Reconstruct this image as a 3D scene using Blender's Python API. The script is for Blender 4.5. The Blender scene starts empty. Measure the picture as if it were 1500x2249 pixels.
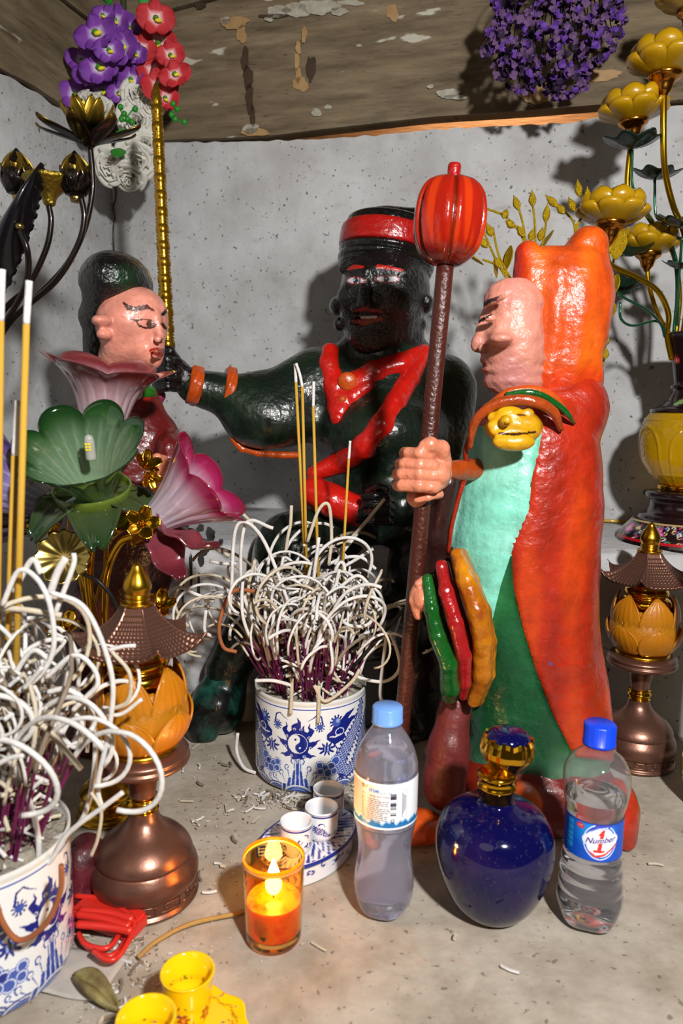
import bpy, bmesh, math, random
import numpy as np
from mathutils import Vector, Matrix
random.seed(7); RNG = np.random.default_rng(7)
SC = bpy.context.scene; COL = SC.collection
pi = math.pi
# ------------------------------------------------------------ camera, light, exposure
FPX = 1600.0; PITCH = math.radians(8); ROLL = .0126; CAMZ = .51
Fd = np.array([0, math.cos(PITCH), -math.sin(PITCH)]); Ud = np.array([0, math.sin(PITCH), math.cos(PITCH)]); Rd = np.array([1., 0, 0])
CR = math.cos(ROLL)*Rd + math.sin(ROLL)*Ud; CU = -math.sin(ROLL)*Rd + math.cos(ROLL)*Ud
CAM0 = np.array([0, 0, CAMZ])
cam = bpy.data.cameras.new('camera'); camo = bpy.data.objects.new('camera', cam); COL.objects.link(camo)
cam.sensor_fit = 'HORIZONTAL'; cam.sensor_width = 36; cam.lens = 36*FPX/1500; cam.clip_start = .01
camo.matrix_world = Matrix(((CR[0], CU[0], -Fd[0], 0), (CR[1], CU[1], -Fd[1], 0), (CR[2], CU[2], -Fd[2], CAMZ), (0, 0, 0, 1)))
cam.dof.use_dof = True; cam.dof.focus_distance = 1.0; cam.dof.aperture_fstop = 9
SC.camera = camo
SC.view_settings.view_transform = 'Standard'; SC.view_settings.look = 'None'; SC.view_settings.gamma = 1; SC.view_settings.exposure = 0
SC.view_settings.use_curve_mapping = False
wd = bpy.data.worlds.new('world'); SC.world = wd; wd.use_nodes = True
wd.node_tree.nodes['Background'].inputs[0].default_value = (.60, .50, .38, 1); wd.node_tree.nodes['Background'].inputs[1].default_value = .07
def area(name, loc, target, size, energy, col):
    l = bpy.data.lights.new(name, 'AREA'); l.shape = 'DISK'; l.size = size; l.energy = energy; l.color = col
    o = bpy.data.objects.new(name, l); COL.objects.link(o); o.location = loc
    o.rotation_euler = (Vector(target)-Vector(loc)).to_track_quat('-Z', 'Y').to_euler(); return o
area('flash_lamp', (.36, -.30, 1.05), (0, 1.2, .45), .085, 33, (1, .98, .96))      # hand-held flash beside the lens
area('warm_fill_light', (-.9, -1.2, 1.6), (0, 1.0, .3), 1.2, 3.5, (1, .88, .74))       # weak broad warm fill from an unseen place at front left
# ------------------------------------------------------------ helpers
def K(px, py, Y):
    dx = (px-750)/FPX; dy = -(py-1124.5)/FPX
    d = Fd + dx*CR + dy*CU
    return CAM0 + d*(Y/d[1])
def ray(px, py):
    d = Fd + (px-750)/FPX*CR - (py-1124.5)/FPX*CU
    return d/np.linalg.norm(d)
def FL(px, py, z=0.0):
    d = ray(px, py); return CAM0 + d*((z-CAMZ)/d[2])
def S(py, Y): return np.dot(K(750, py, Y)-CAM0, Fd)/FPX   # metres per pixel there
def proj(V):
    q = V-CAM0; z = q@Fd
    return 750+FPX*(q@CR)/z, 1124.5-FPX*(q@CU)/z
def ZA(py, Y, px=750): return K(px, py, Y)[2]
def lin(c):
    c = np.asarray(c, float)
    if c.max() > 1.001: c = c/255.
    return np.where(c <= .04045, c/12.92, ((c+.055)/1.055)**2.4)
def h(s): return tuple(lin([int(s[i:i+2], 16) for i in (0, 2, 4)]))
MATS = {}
def pm(name, col=(.8, .8, .8), rough=.5, metal=0, coat=0, bump=0, bscale=60, var=0, vscale=8, attr=False, trans=0, ior=1.45, sss=0, emit=None, estr=0, stretch=None, dark=None, spec=.5, thr=None, alpha=1):
    m = bpy.data.materials.new(name); m.use_nodes = True; nt = m.node_tree; b = nt.nodes['Principled BSDF']; L = nt.links
    def I(k, v): b.inputs[k].default_value = v
    if isinstance(col, str): col = h(col)
    I('Base Color', (*col, 1)); I('Roughness', rough); I('Metallic', metal); I('Coat Weight', coat); I('Coat Roughness', .06); I('Transmission Weight', trans); I('IOR', ior); I('Specular IOR Level', spec); I('Alpha', alpha)
    if sss: I('Subsurface Weight', sss); I('Subsurface Radius', (1, .6, .25)); I('Subsurface Scale', .01)
    if emit is not None: I('Emission Color', (*emit, 1)); I('Emission Strength', estr)
    tc = nt.nodes.new('ShaderNodeTexCoord'); src = tc.outputs['Object']
    if stretch:
        mp = nt.nodes.new('ShaderNodeMapping'); mp.inputs['Scale'].default_value = stretch; L.new(src, mp.inputs[0]); src = mp.outputs[0]
    cs = None
    if attr:
        a = nt.nodes.new('ShaderNodeAttribute'); a.attribute_name = 'Col'; cs = a.outputs['Color']
    if var or dark:
        n = nt.nodes.new('ShaderNodeTexNoise'); n.inputs['Scale'].default_value = vscale; n.inputs['Detail'].default_value = 6; n.inputs['Roughness'].default_value = .65; L.new(src, n.inputs['Vector'])
        r = nt.nodes.new('ShaderNodeValToRGB'); r.color_ramp.elements[0].position = thr[0] if thr else .3; r.color_ramp.elements[1].position = thr[1] if thr else .72; L.new(n.outputs['Fac'], r.inputs[0])
        mx = nt.nodes.new('ShaderNodeMix'); mx.data_type = 'RGBA'
        L.new(r.outputs[0], mx.inputs['Factor'])
        if cs: 
            mx2 = nt.nodes.new('ShaderNodeMix'); mx2.data_type = 'RGBA'; mx2.blend_type = 'MULTIPLY'; mx2.inputs['Factor'].default_value = 1
            mx.inputs['A'].default_value = (1-var, 1-var, 1-var, 1); mx.inputs['B'].default_value = (1, 1, 1, 1)
            L.new(cs, mx2.inputs['A']); L.new(mx.outputs['Result'], mx2.inputs['B']); cs = mx2.outputs['Result']
        else:
            d = h(dark) if isinstance(dark, str) else (dark if dark is not None else tuple(c*(1-var) for c in col))
            mx.inputs['A'].default_value = (*d, 1); mx.inputs['B'].default_value = (*col, 1); cs = mx.outputs['Result']
    if cs: L.new(cs, b.inputs['Base Color'])
    if bump:
        n = nt.nodes.new('ShaderNodeTexNoise'); n.inputs['Scale'].default_value = bscale; n.inputs['Detail'].default_value = 5; L.new(src, n.inputs['Vector'])
        bp = nt.nodes.new('ShaderNodeBump'); bp.inputs['Strength'].default_value = bump; bp.inputs['Distance'].default_value = .004; L.new(n.outputs['Fac'], bp.inputs['Height']); L.new(bp.outputs[0], b.inputs['Normal'])
        if coat: L.new(bp.outputs[0], b.inputs['Coat Normal'])
    MATS[name] = m; return m
def mesh(name, V, F, mat, parent=None, col=None, smooth=True, loc=None):
    me = bpy.data.meshes.new(name); V = np.asarray(V, float)
    if loc is not None: V = V-np.asarray(loc)
    if isinstance(F, np.ndarray) and len(F):
        nf, k = F.shape
        me.vertices.add(len(V)); me.vertices.foreach_set('co', V.ravel()); me.loops.add(nf*k); me.loops.foreach_set('vertex_index', F.ravel().astype(np.int32))
        me.polygons.add(nf); me.polygons.foreach_set('loop_start', np.arange(0, nf*k, k, dtype=np.int32)); me.update(calc_edges=True); me.validate()
    else:
        me.from_pydata([tuple(v) for v in V], [], [tuple(int(i) for i in f) for f in F]); me.update()
    if smooth: me.polygons.foreach_set('use_smooth', [True]*len(me.polygons))
    if col is not None:
        a = me.color_attributes.new('Col', 'FLOAT_COLOR', 'POINT'); c = np.ones((len(me.vertices), 4)); c[:, :3] = col; a.data.foreach_set('color', c.ravel())
    if mat is not None:
        for q in (mat if isinstance(mat, (list, tuple)) else [mat]): me.materials.append(q)
    o = bpy.data.objects.new(name, me); COL.objects.link(o)
    if loc is not None: o.location = loc
    if parent is not None:
        o.parent = parent
        o.location = Vector(o.location)-parent_world(parent)
    return o
def parent_world(p):
    v = Vector((0, 0, 0))
    while p is not None: v = v+p.location; p = p.parent
    return v
def tag(o, label=None, cat=None, group=None, kind=None):
    for k, v in (('label', label), ('category', cat), ('group', group), ('kind', kind)):
        if v: o[k] = v
    return o
def thing(name, label, cat, loc=(0, 0, 0), group=None):
    o = bpy.data.objects.new(name, None); COL.objects.link(o); o.location = Vector([float(c) for c in loc]); o.empty_display_size = .02
    return tag(o, label, cat, group)
def join(parts):
    V = []; F = []; n = 0
    for v, f in parts:
        V.append(np.asarray(v, float)); F += [tuple(int(i)+n for i in q) for q in f]; n += len(v)
    return np.vstack(V), F
def crom(P, n=8):
    P = np.asarray(P, float); Q = np.vstack([2*P[0]-P[1], P, 2*P[-1]-P[-2]]); out = []
    for i in range(1, len(Q)-2):
        a, b, c, d = Q[i-1:i+3]
        for k in range(n):
            t = k/n; out.append(.5*((2*b)+(-a+c)*t+(2*a-5*b+4*c-d)*t*t+(-a+3*b-3*c+d)*t**3))
    out.append(P[-1]); return np.array(out)
def tube(P, r, seg=8, cap=True, flat=1.0, up=None):
    P = np.asarray(P, float); n = len(P); r = np.broadcast_to(np.asarray(r, float), (n,)) if np.ndim(r) < 2 else r
    T = np.gradient(P, axis=0); T /= np.linalg.norm(T, axis=1)[:, None]+1e-12
    a = np.array([0, 0, 1.]) if abs(T[0][2]) < .9 else np.array([1., 0, 0])
    if up is not None: a = np.asarray(up, float)
    N = np.cross(T[0], a); N /= np.linalg.norm(N); V = []
    th = np.arange(seg)*2*pi/seg
    for i in range(n):
        if i:
            N = N-T[i]*np.dot(N, T[i]); N /= np.linalg.norm(N)+1e-12
        B = np.cross(T[i], N)
        V.append(P[i]+r[i]*(np.cos(th)[:, None]*N+flat*np.sin(th)[:, None]*B))
    V = np.vstack(V); F = []
    for i in range(n-1):
        for j in range(seg):
            k = (j+1) % seg; F.append((i*seg+j, i*seg+k, (i+1)*seg+k, (i+1)*seg+j))
    if cap: F.append(tuple(range(seg))[::-1]); F.append(tuple((n-1)*seg+j for j in range(seg)))
    return V, F
def lathe(prof, seg=48, c=(0, 0, 0), rfun=None, closed=False, axis=None):
    """prof: list of (r,z); rfun(theta,i)->factor; axis: unit vector the z axis turns to"""
    th = np.arange(seg)*2*pi/seg; V = []; F = []; n = len(prof)
    for i, (r, z) in enumerate(prof):
        f = rfun(th, i) if rfun else 1.0
        rr = max(r, 1e-5)*f
        V.append(np.stack([rr*np.cos(th), rr*np.sin(th), np.full(seg, z)], 1))
    V = np.vstack(V)
    m = n if closed else n-1
    for i in range(m):
        i2 = (i+1) % n
        for j in range(seg):
            k = (j+1) % seg; F.append((i*seg+j, i*seg+k, i2*seg+k, i2*seg+j))
    if not closed: F.append(tuple(range(seg))[::-1]); F.append(tuple((n-1)*seg+j for j in range(seg)))
    if axis is not None: V = V@frame(axis).T
    return V+np.asarray(c), F
def frame(ax, hint=(0, 0, 1)):
    z = np.asarray(ax, float); z = z/np.linalg.norm(z); x = np.cross(hint, z)
    if np.linalg.norm(x) < 1e-3: x = np.cross((0, 1, 0), z)
    x /= np.linalg.norm(x); y = np.cross(z, x); return np.stack([x, y, z], 1)
def smoothprof(p, n=5): return [tuple(q) for q in crom([(a, b) for a, b in p], n)]
def ellips(c, r, seg=16, rings=10, R=None):
    prof = [(math.sin(pi*i/rings), -math.cos(pi*i/rings)) for i in range(rings+1)]
    V, F = lathe(prof, seg); V = V*np.asarray(r, float)
    if R is not None: V = V@R.T
    return V+np.asarray(c), F
def box(c, s, R=None):
    V = np.array([(x, y, z) for x in (-.5, .5) for y in (-.5, .5) for z in (-.5, .5)])*np.asarray(s)
    if R is not None: V = V@R.T
    return V+np.asarray(c), [(0, 1, 3, 2), (4, 6, 7, 5), (0, 4, 5, 1), (2, 3, 7, 6), (0, 2, 6, 4), (1, 5, 7, 3)]
def gridsolid(fn, nu, nv, th):
    """fn(u,v)->points (arrays) ; closed thick sheet"""
    u, v = np.meshgrid(np.linspace(0, 1, nu), np.linspace(0, 1, nv), indexing='ij'); P = fn(u, v)
    du = np.gradient(P, axis=0); dv = np.gradient(P, axis=1); N = np.cross(du, dv); N /= np.linalg.norm(N, axis=2)[..., None]+1e-12
    A = (P+N*th/2).reshape(-1, 3); B = (P-N*th/2).reshape(-1, 3); n = nu*nv; F = []
    ix = lambda i, j: i*nv+j
    for i in range(nu-1):
        for j in range(nv-1):
            q = (ix(i, j), ix(i+1, j), ix(i+1, j+1), ix(i, j+1)); F.append(q); F.append(tuple(n+k for k in q[::-1]))
    bd = [ix(i, 0) for i in range(nu)]+[ix(nu-1, j) for j in range(1, nv)]+[ix(i, nv-1) for i in range(nu-2, -1, -1)]+[ix(0, j) for j in range(nv-2, 0, -1)]
    for a, b in zip(bd, bd[1:]+bd[:1]): F.append((b, a, n+a, n+b))
    return np.vstack([A, B]), F
def petal(L, W, curl=.3, cup=.3, th=.0008, tip=1.0, nu=9, nv=7, rip=0, base=.25):
    """petal rising along +z from origin, opening towards +x"""
    def fn(u, v):
        w = W*(base*(1-u)+np.sin(pi*np.clip(u, 0, 1)**(.75))**.7*(1-base*.5)*(1-u**6*.3*tip)); w = w*(1-u**(9-6*tip*.6))**.5
        s = (v-.5)*2; x = curl*L*u**2 + cup*W*(-(s**2))*np.sin(pi*u*.9+.2)*-1*-1
        x = curl*L*u**2 - cup*W*s**2*np.sin(pi*(u*.8+.1)) + rip*L*np.cos(s*9)*u*.1
        return np.stack([x, s*w*.5, L*u*(1-.15*curl*u)], -1)
    return gridsolid(fn, nu, nv, th)
def rotz(V, a, c=(0, 0, 0)):
    ca, sa = math.cos(a), math.sin(a); V = np.asarray(V); return np.stack([V[:, 0]*ca-V[:, 1]*sa, V[:, 0]*sa+V[:, 1]*ca, V[:, 2]], 1)+np.asarray(c)
def roty(V, a):
    ca, sa = math.cos(a), math.sin(a); return np.stack([V[:, 0]*ca+V[:, 2]*sa, V[:, 1], -V[:, 0]*sa+V[:, 2]*ca], 1)
def blob_noise(P, f=1., seed=0):
    r = np.random.default_rng(seed); o = np.zeros(len(P))
    for i in range(7):
        k = r.normal(size=3)*f; o += np.sin(P@k+r.uniform(0, 6.3))
    return o/7
# ---- signed-distance sculpting (surface nets)
class SDF:
    def __init__(s): s.ops = []; s.post = []
    def cap(s, a, b, ra, rb=None, k=.008, sub=False): s.ops.append(('c', np.array(a, float), np.array(b, float), ra, ra if rb is None else rb, k, sub)); return s
    def ell(s, c, r, R=None, k=.008, sub=False): s.ops.append(('e', np.array(c, float), np.broadcast_to(np.array(r, float), (3,)), R, None, k, sub)); return s
    def chain(s, P, r, k=.004):
        r = np.broadcast_to(np.asarray(r, float), (len(P),))
        for i in range(len(P)-1): s.cap(P[i], P[i+1], r[i], r[i+1], k)
        return s
    def loft(s, zs, cx, cy, rx, ry, k=.008, pw=2.): s.ops.append(('l', np.array(zs), np.array(cx), np.array(cy), (np.array(rx), np.array(ry), pw), k, False)); return s
    def __call__(s, P):
        d = np.full(len(P), 1e3)
        for o in s.ops:
            k, sub = o[-2], o[-1]
            if o[0] == 'c':
                _, a, b, ra, rb = o[:5]; ba = b-a; q = P-a; t = np.clip(q@ba/(ba@ba+1e-12), 0, 1); e = np.linalg.norm(q-t[:, None]*ba, axis=1)-(ra+(rb-ra)*t)
            elif o[0] == 'e':
                _, c, r, R = o[:4]; q = P-c
                if R is not None: q = q@R
                k0 = np.linalg.norm(q/r, axis=1); k1 = np.linalg.norm(q/(r*r), axis=1); e = np.where(k0 < 1e-6, -r.min(), k0*(k0-1)/(k1+1e-9))
            else:
                _, zs, cx, cy, (rx, ry, pw) = o[:5]; z = np.clip(P[:, 2], zs[0], zs[-1])
                X = (P[:, 0]-np.interp(z, zs, cx))/np.interp(z, zs, rx); Y = (P[:, 1]-np.interp(z, zs, cy))/np.interp(z, zs, ry)
                rr = (np.abs(X)**pw+np.abs(Y)**pw)**(1/pw); e = (rr-1)*np.minimum(np.interp(z, zs, rx), np.interp(z, zs, ry)); dz = np.maximum(zs[0]-P[:, 2], P[:, 2]-zs[-1])
                e = np.where((e > 0) & (dz > 0), np.hypot(e, dz), np.maximum(e, dz))
            if sub: hh = np.clip(.5-.5*(d+e)/k, 0, 1); d = d*(1-hh)-e*hh+k*hh*(1-hh)
            else: hh = np.clip(.5+.5*(e-d)/k, 0, 1); d = e*(1-hh)+d*hh-k*hh*(1-hh)
        for p in s.post: d = p(P, d)
        return d
    def lump(s, amp, f=60, seed=0): s.post.append(lambda P, d: d+amp*blob_noise(P, f, seed)+amp*.5*blob_noise(P, f*2.7, seed+1)); return s
    def bounds(s):
        lo = np.full(3, 1e9); hi = -lo
        for o in s.ops:
            if o[-1]: continue
            if o[0] == 'c': m = max(o[3], o[4]); lo = np.minimum(lo, np.minimum(o[1], o[2])-m); hi = np.maximum(hi, np.maximum(o[1], o[2])+m)
            elif o[0] == 'e': m = max(o[2]) if o[3] is not None else o[2]; lo = np.minimum(lo, o[1]-m); hi = np.maximum(hi, o[1]+m)
            else: rx, ry, _ = o[4]; lo = np.minimum(lo, [min(o[2]-rx), min(o[3]-ry), o[1][0]]); hi = np.maximum(hi, [max(o[2]+rx), max(o[3]+ry), o[1][-1]])
        return lo-.012, hi+.012
    def surf(s, px, py, inset=0., t0=.5, t1=2.2):
        d = ray(px, py); t = t0
        for _ in range(160):
            e = float(s((CAM0+d*t)[None])[0])
            if e < .0004: return CAM0+d*(t+inset)
            t += max(e*.7, .0004)
            if t > t1: break
        return None
    def net(s, res):
        lo, hi = s.bounds(); n = np.ceil((hi-lo)/res).astype(int)+1
        X, Y, Z = [lo[i]+np.arange(n[i])*res for i in range(3)]; D = np.empty(n, np.float32)
        step = max(1, int(400000/(n[1]*n[2])))
        for i in range(0, n[0], step):
            g = np.stack(np.meshgrid(X[i:i+step], Y, Z, indexing='ij'), -1); D[i:i+step] = s(g.reshape(-1, 3)).reshape(g.shape[:3])
        I = D < 0; c = np.zeros(n-1, int)
        for a in (0, 1):
            for b in (0, 1):
                for e in (0, 1): c += I[a:n[0]-1+a, b:n[1]-1+b, e:n[2]-1+e]
        act = (c > 0) & (c < 8); idx = np.full(n-1, -1); idx[act] = np.arange(act.sum()); ci = np.argwhere(act)
        acc = np.zeros((len(ci), 3)); cnt = np.zeros(len(ci))
        corners = [(a, b, e) for a in (0, 1) for b in (0, 1) for e in (0, 1)]
        for p in corners:
            for ax in range(3):
                if p[ax]: continue
                q = list(p); q[ax] = 1
                A = D[tuple((ci+p).T)]; B = D[tuple((ci+q).T)]; m = (A < 0) != (B < 0); t = np.where(m, A/(A-B+1e-12), 0)
                pt = ci+np.array(p)+t[:, None]*np.eye(3)[ax]; acc[m] += pt[m]; cnt[m] += 1
        V = lo+res*acc/cnt[:, None]; F = []
        for ax in range(3):
            u, w = (ax+1) % 3, (ax+2) % 3
            sl = [slice(1, n[k]-1) for k in range(3)]; sl[ax] = slice(0, n[ax]-1); s2 = list(sl); s2[ax] = slice(1, n[ax])
            A = I[tuple(sl)]; B = I[tuple(s2)]
            for flip, m in ((0, A & ~B), (1, ~A & B)):
                e = np.argwhere(m); off = np.ones(3, int); off[ax] = 0; e = e+off
                du = np.eye(3, dtype=int)[u]; dw = np.eye(3, dtype=int)[w]
                q = [idx[tuple((e-du-dw).T)], idx[tuple((e-dw).T)], idx[tuple(e.T)], idx[tuple((e-du).T)]]
                if flip: q = q[::-1]
                F.append(np.stack(q, 1))
        F = np.vstack(F); F = F[(F >= 0).all(1)]; return V, F
def sculpt(name, sdf, mat, parent, res=.0025, colf=None):
    V, F = sdf.net(res); return mesh(name, V, F, mat, parent, col=colf(V) if colf else None)
def submesh(V, F, m):
    F = F[m]; u, inv = np.unique(F, return_inverse=True); return V[u], inv.reshape(F.shape), u
def pip(x, y, poly):
    ins = np.zeros(len(x), bool); n = len(poly)
    for i in range(n):
        x1, y1 = poly[i]; x2, y2 = poly[(i+1) % n]
        c = ((y1 > y) != (y2 > y)) & (x < (x2-x1)*(y-y1)/((y2-y1) if abs(y2-y1) > 1e-9 else 1e-9)+x1); ins ^= c
    return ins
def stroke(x, y, pts, w):
    """signed distance (negative inside) to a polyline with per-point half widths"""
    d = np.full(len(x), 1e9); w = np.broadcast_to(np.asarray(w, float), (len(pts),))
    for i in range(len(pts)-1):
        ax, ay = pts[i]; bx, by = pts[i+1]; vx, vy = bx-ax, by-ay; t = np.clip(((x-ax)*vx+(y-ay)*vy)/(vx*vx+vy*vy+1e-12), 0, 1)
        d = np.minimum(d, np.hypot(x-ax-t*vx, y-ay-t*vy)-(w[i]+(w[i+1]-w[i])*t))
    return d
def lay(c, m, colr, soft=None):
    """paint colour where m (bool or 0..1)"""
    m = np.asarray(m, float)[:, None]; c[:] = c*(1-m)+np.asarray(colr)*m; return c
def sm(d, w): return np.clip(.5-d/w, 0, 1)
# ------------------------------------------------------------ shared materials
BRONZE = pm('bronze_paint', '7a5648', rough=.33, metal=.75, bump=.05, bscale=300)
GOLD = pm('polished_gold', 'd9a326', rough=.13, metal=1)
GOLDB = pm('brushed_gold', 'c99a2a', rough=.25, metal=1, bump=.05, bscale=200)
COPPER = pm('copper_gold', 'b8782e', rough=.2, metal=1)
BLACKM = pm('black_brown_metal', '1b1411', rough=.28, metal=.6, coat=.4)
PAINT = pm('oil_paint', attr=True, rough=.34, coat=.5, bump=.6, bscale=85, var=.38, vscale=40, thr=(.28, .6))
PAINTR = pm('oil_paint_rough', attr=True, rough=.4, coat=.2, bump=.7, bscale=90, var=.3, vscale=20)
GLAZE = pm('glazed_porcelain', attr=True, rough=.12, coat=.6)
# ------------------------------------------------------------ setting
CT = pm('concrete', 'b9b0a2', rough=.85, bump=.35, bscale=70, var=.2, vscale=14, dark='8f8474')
def addspeck(m, scale, thr, colr, stretch=None, w=.03, fac=1.0, det=3):
    nt = m.node_tree; L = nt.links; b = nt.nodes['Principled BSDF']; src = b.inputs['Base Color'].links[0].from_socket if b.inputs['Base Color'].links else None
    tc = nt.nodes.new('ShaderNodeTexCoord'); mp = nt.nodes.new('ShaderNodeMapping'); mp.inputs['Scale'].default_value = stretch or (1, 1, 1); L.new(tc.outputs['Object'], mp.inputs[0])
    n = nt.nodes.new('ShaderNodeTexNoise'); n.inputs['Scale'].default_value = scale; n.inputs['Detail'].default_value = det; L.new(mp.outputs[0], n.inputs['Vector'])
    r = nt.nodes.new('ShaderNodeMapRange'); r.inputs['From Min'].default_value = thr; r.inputs['From Max'].default_value = thr+w; r.inputs['To Max'].default_value = fac; L.new(n.outputs['Fac'], r.inputs['Value'])
    mx = nt.nodes.new('ShaderNodeMix'); mx.data_type = 'RGBA'; L.new(r.outputs[0], mx.inputs['Factor']); (L.new(src, mx.inputs['A']) if src else setattr(mx.inputs['A'], 'default_value', tuple(b.inputs['Base Color'].default_value))); mx.inputs['B'].default_value = (*h(colr), 1)
    L.new(mx.outputs['Result'], b.inputs['Base Color'])
addspeck(CT, 120, .66, '4f4438', fac=.6); addspeck(CT, 28, .68, '7d6a55', fac=.35, w=.08); addspeck(CT, 9, .66, 'a2614a', fac=.25, w=.05); addspeck(CT, 11, .30, 'cfc7b9', fac=.5, w=-.06)
PL = pm('whitewash_plaster', 'c0c1c2', rough=.9, bump=.55, bscale=55, var=.2, vscale=5, dark='969594')
addspeck(PL, 130, .665, '2e2a24', fac=.75, w=.02); addspeck(PL, 22, .63, '8a8272', fac=.4, w=.12, stretch=(1, 1, 2.2)); addspeck(PL, 6, .62, '7c766c', fac=.4, w=.15); addspeck(PL, 45, .72, '1d1b18', fac=.8, w=.02)
WOOD = pm('old_plank', '7e6e56', rough=.8, bump=.4, bscale=30, stretch=(1, 1, 7), var=.5, vscale=6, dark='473b29')
addspeck(WOOD, 5, .60, 'a3977b', stretch=(1, 1, 5), fac=.45, w=.2); addspeck(WOOD, 9, .66, 'bdb9aa', stretch=(1, 1, 3), fac=.75, w=.03); addspeck(WOOD, 3.2, .66, '1d150e', stretch=(2, 2, .8), fac=.5, w=.15); addspeck(WOOD, 90, .67, '120d09', stretch=(.5, .5, 5), fac=.7)
def sheet(name, mat, fn, nu, nv, kind='structure', amp=.0, freq=20):
    u, v = np.meshgrid(np.linspace(0, 1, nu), np.linspace(0, 1, nv), indexing='ij'); P = fn(u, v).reshape(-1, 3); 
    F = np.array([(i*nv+j, (i+1)*nv+j, (i+1)*nv+j+1, i*nv+j+1) for i in range(nu-1) for j in range(nv-1)])
    o = mesh(name, P, F, mat); 
    if kind: o['kind'] = kind
    return o
A0 = K(245, 305, 1.65); B0 = K(1500, 225, 1.40); wdir = (B0-A0); wdir[2] = 0; WL = np.linalg.norm(wdir); wdir /= WL; wn = np.array([wdir[1], -wdir[0], 0])   # towards the room
A2 = A0[:2]
def hit(px, py, off=0.):   # pixel -> point on the back wall plane, off metres in front
    d = ray(px, py); p0 = np.array([*A2, 0])+wn*off; t = np.dot(p0-CAM0, wn)/np.dot(d, wn); return CAM0+d*t
tops = [hit(x, y) for x, y in ((245, 312), (400, 312), (580, 309), (700, 306), (830, 296), (950, 284), (1080, 277), (1180, 273), (1255, 270), (1325, 256), (1400, 238), (1500, 230), (1620, 226))]
ts = [float((p-A0)@wdir) for p in tops]; tz = [p[2] for p in tops]
WE = WL+.55
def wallf(u, v):
    s = u*WE-.02*0; top = np.interp(s, ts, tz)+.0011*np.sin(s*140)*(np.sin(s*37)+.6); z = v*top
    P = np.stack([A2[0]+wdir[0]*s, A2[1]+wdir[1]*s, z], -1)
    n = blob_noise(P.reshape(-1, 3), 9, 3).reshape(z.shape)*.006+blob_noise(P.reshape(-1, 3), 40, 4).reshape(z.shape)*.0016
    return P+wn*n[..., None]
sheet('wall_back', PL, wallf, 260, 180)
# left wall, square to the back wall and running to the camera's left
ldir = np.array([-.28, -.96, 0]); ldir /= np.linalg.norm(ldir); ln = np.array([-ldir[1], ldir[0], 0]); ln = ln if ln[0] > 0 else -ln
def hitl(px, py, off=0.):
    d = ray(px, py); p0 = np.array([*A2, 0])+ln*off; t = np.dot(p0-CAM0, ln)/np.dot(d, ln); return CAM0+d*t
lt = [hitl(x, y) for x, y in ((245, 312), (190, 272), (135, 240), (60, 190), (0, 160))]
ls = [float((p-A0)@ldir) for p in lt]; lz = [p[2] for p in lt]
def lwallf(u, v):
    s = u*1.5; top = np.interp(s, ls, lz)+.002*np.sin(s*90); z = v*top; P = np.stack([A2[0]+ldir[0]*s, A2[1]+ldir[1]*s, z], -1)
    n = blob_noise(P.reshape(-1, 3), 9, 5).reshape(z.shape)*.006+blob_noise(P.reshape(-1, 3), 40, 6).reshape(z.shape)*.0014
    return P+ln*n[..., None]
sheet('wall_left', PL, lwallf, 150, 150)
# planks above both walls (bottom edges traced where they hang)
bb = [hit(x, y, .006) for x, y in ((235, 316), (400, 309), (580, 301), (700, 287), (830, 273), (950, 259), (1080, 250), (1180, 243), (1255, 237), (1325, 232), (1400, 228), (1500, 222), (1640, 214))]
bs = [float((p-A0)@wdir) for p in bb]; bz = [p[2] for p in bb]
def plank(name, o2, dr, nr, s0, s1, zb, zt, off, th, mat, seed):
    n = 120; V = []; F = []
    s = np.linspace(s0, s1, n); b = zb(s); t = zt(s)
    for i in range(n):
        for z in np.linspace(0, 1, 9):
            V.append(np.array([*(o2+dr[:2]*s[i]), b[i]+(t[i]-b[i])*z])+nr*(off+.0015*math.sin(s[i]*13+z*9+seed)))
    for i in range(n-1):
        for j in range(8): F.append((i*9+j, (i+1)*9+j, (i+1)*9+j+1, i*9+j+1))
    m = len(V); V += [v-nr*th for v in V]
    F += [tuple(m+k for k in f[::-1]) for f in F]
    for i in range(n-1):
        F.append((i*9, m+i*9, m+(i+1)*9, (i+1)*9)); F.append((i*9+8, (i+1)*9+8, m+(i+1)*9+8, m+i*9+8))
    for i in (0, n-1):
        for j in range(8): F.append((i*9+j, i*9+j+1, m+i*9+j+1, m+i*9+j))
    o = mesh(name, V, F, mat, smooth=False); o['kind'] = 'structure'; return o
seam = lambda s: 1.285+.035*np.clip(s/.45, 0, 1)+.02*(s > .45)+s*.05
plank('trim_1', A2, wdir, wn, -.01, WE, lambda s: np.interp(s, bs, bz), lambda s: seam(s), .012, .035, WOOD, 0)
plank('trim_2', A2, wdir, wn, -.01, WE, lambda s: seam(s)+.003, lambda s: seam(s)+.35, .020, .035, WOOD, 4)
plank('trim_3', A2, ldir, ln, -.01, 1.5, lambda s: np.interp(s, ls, lz)+.002, lambda s: np.interp(s, ls, lz)+.19-.02*s, .012, .035, WOOD, 7)
plank('trim_4', A2, ldir, ln, -.01, 1.5, lambda s: np.interp(s, ls, lz)+.194-.02*s, lambda s: np.interp(s, ls, lz)+.6, .020, .035, WOOD, 9)
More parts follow.
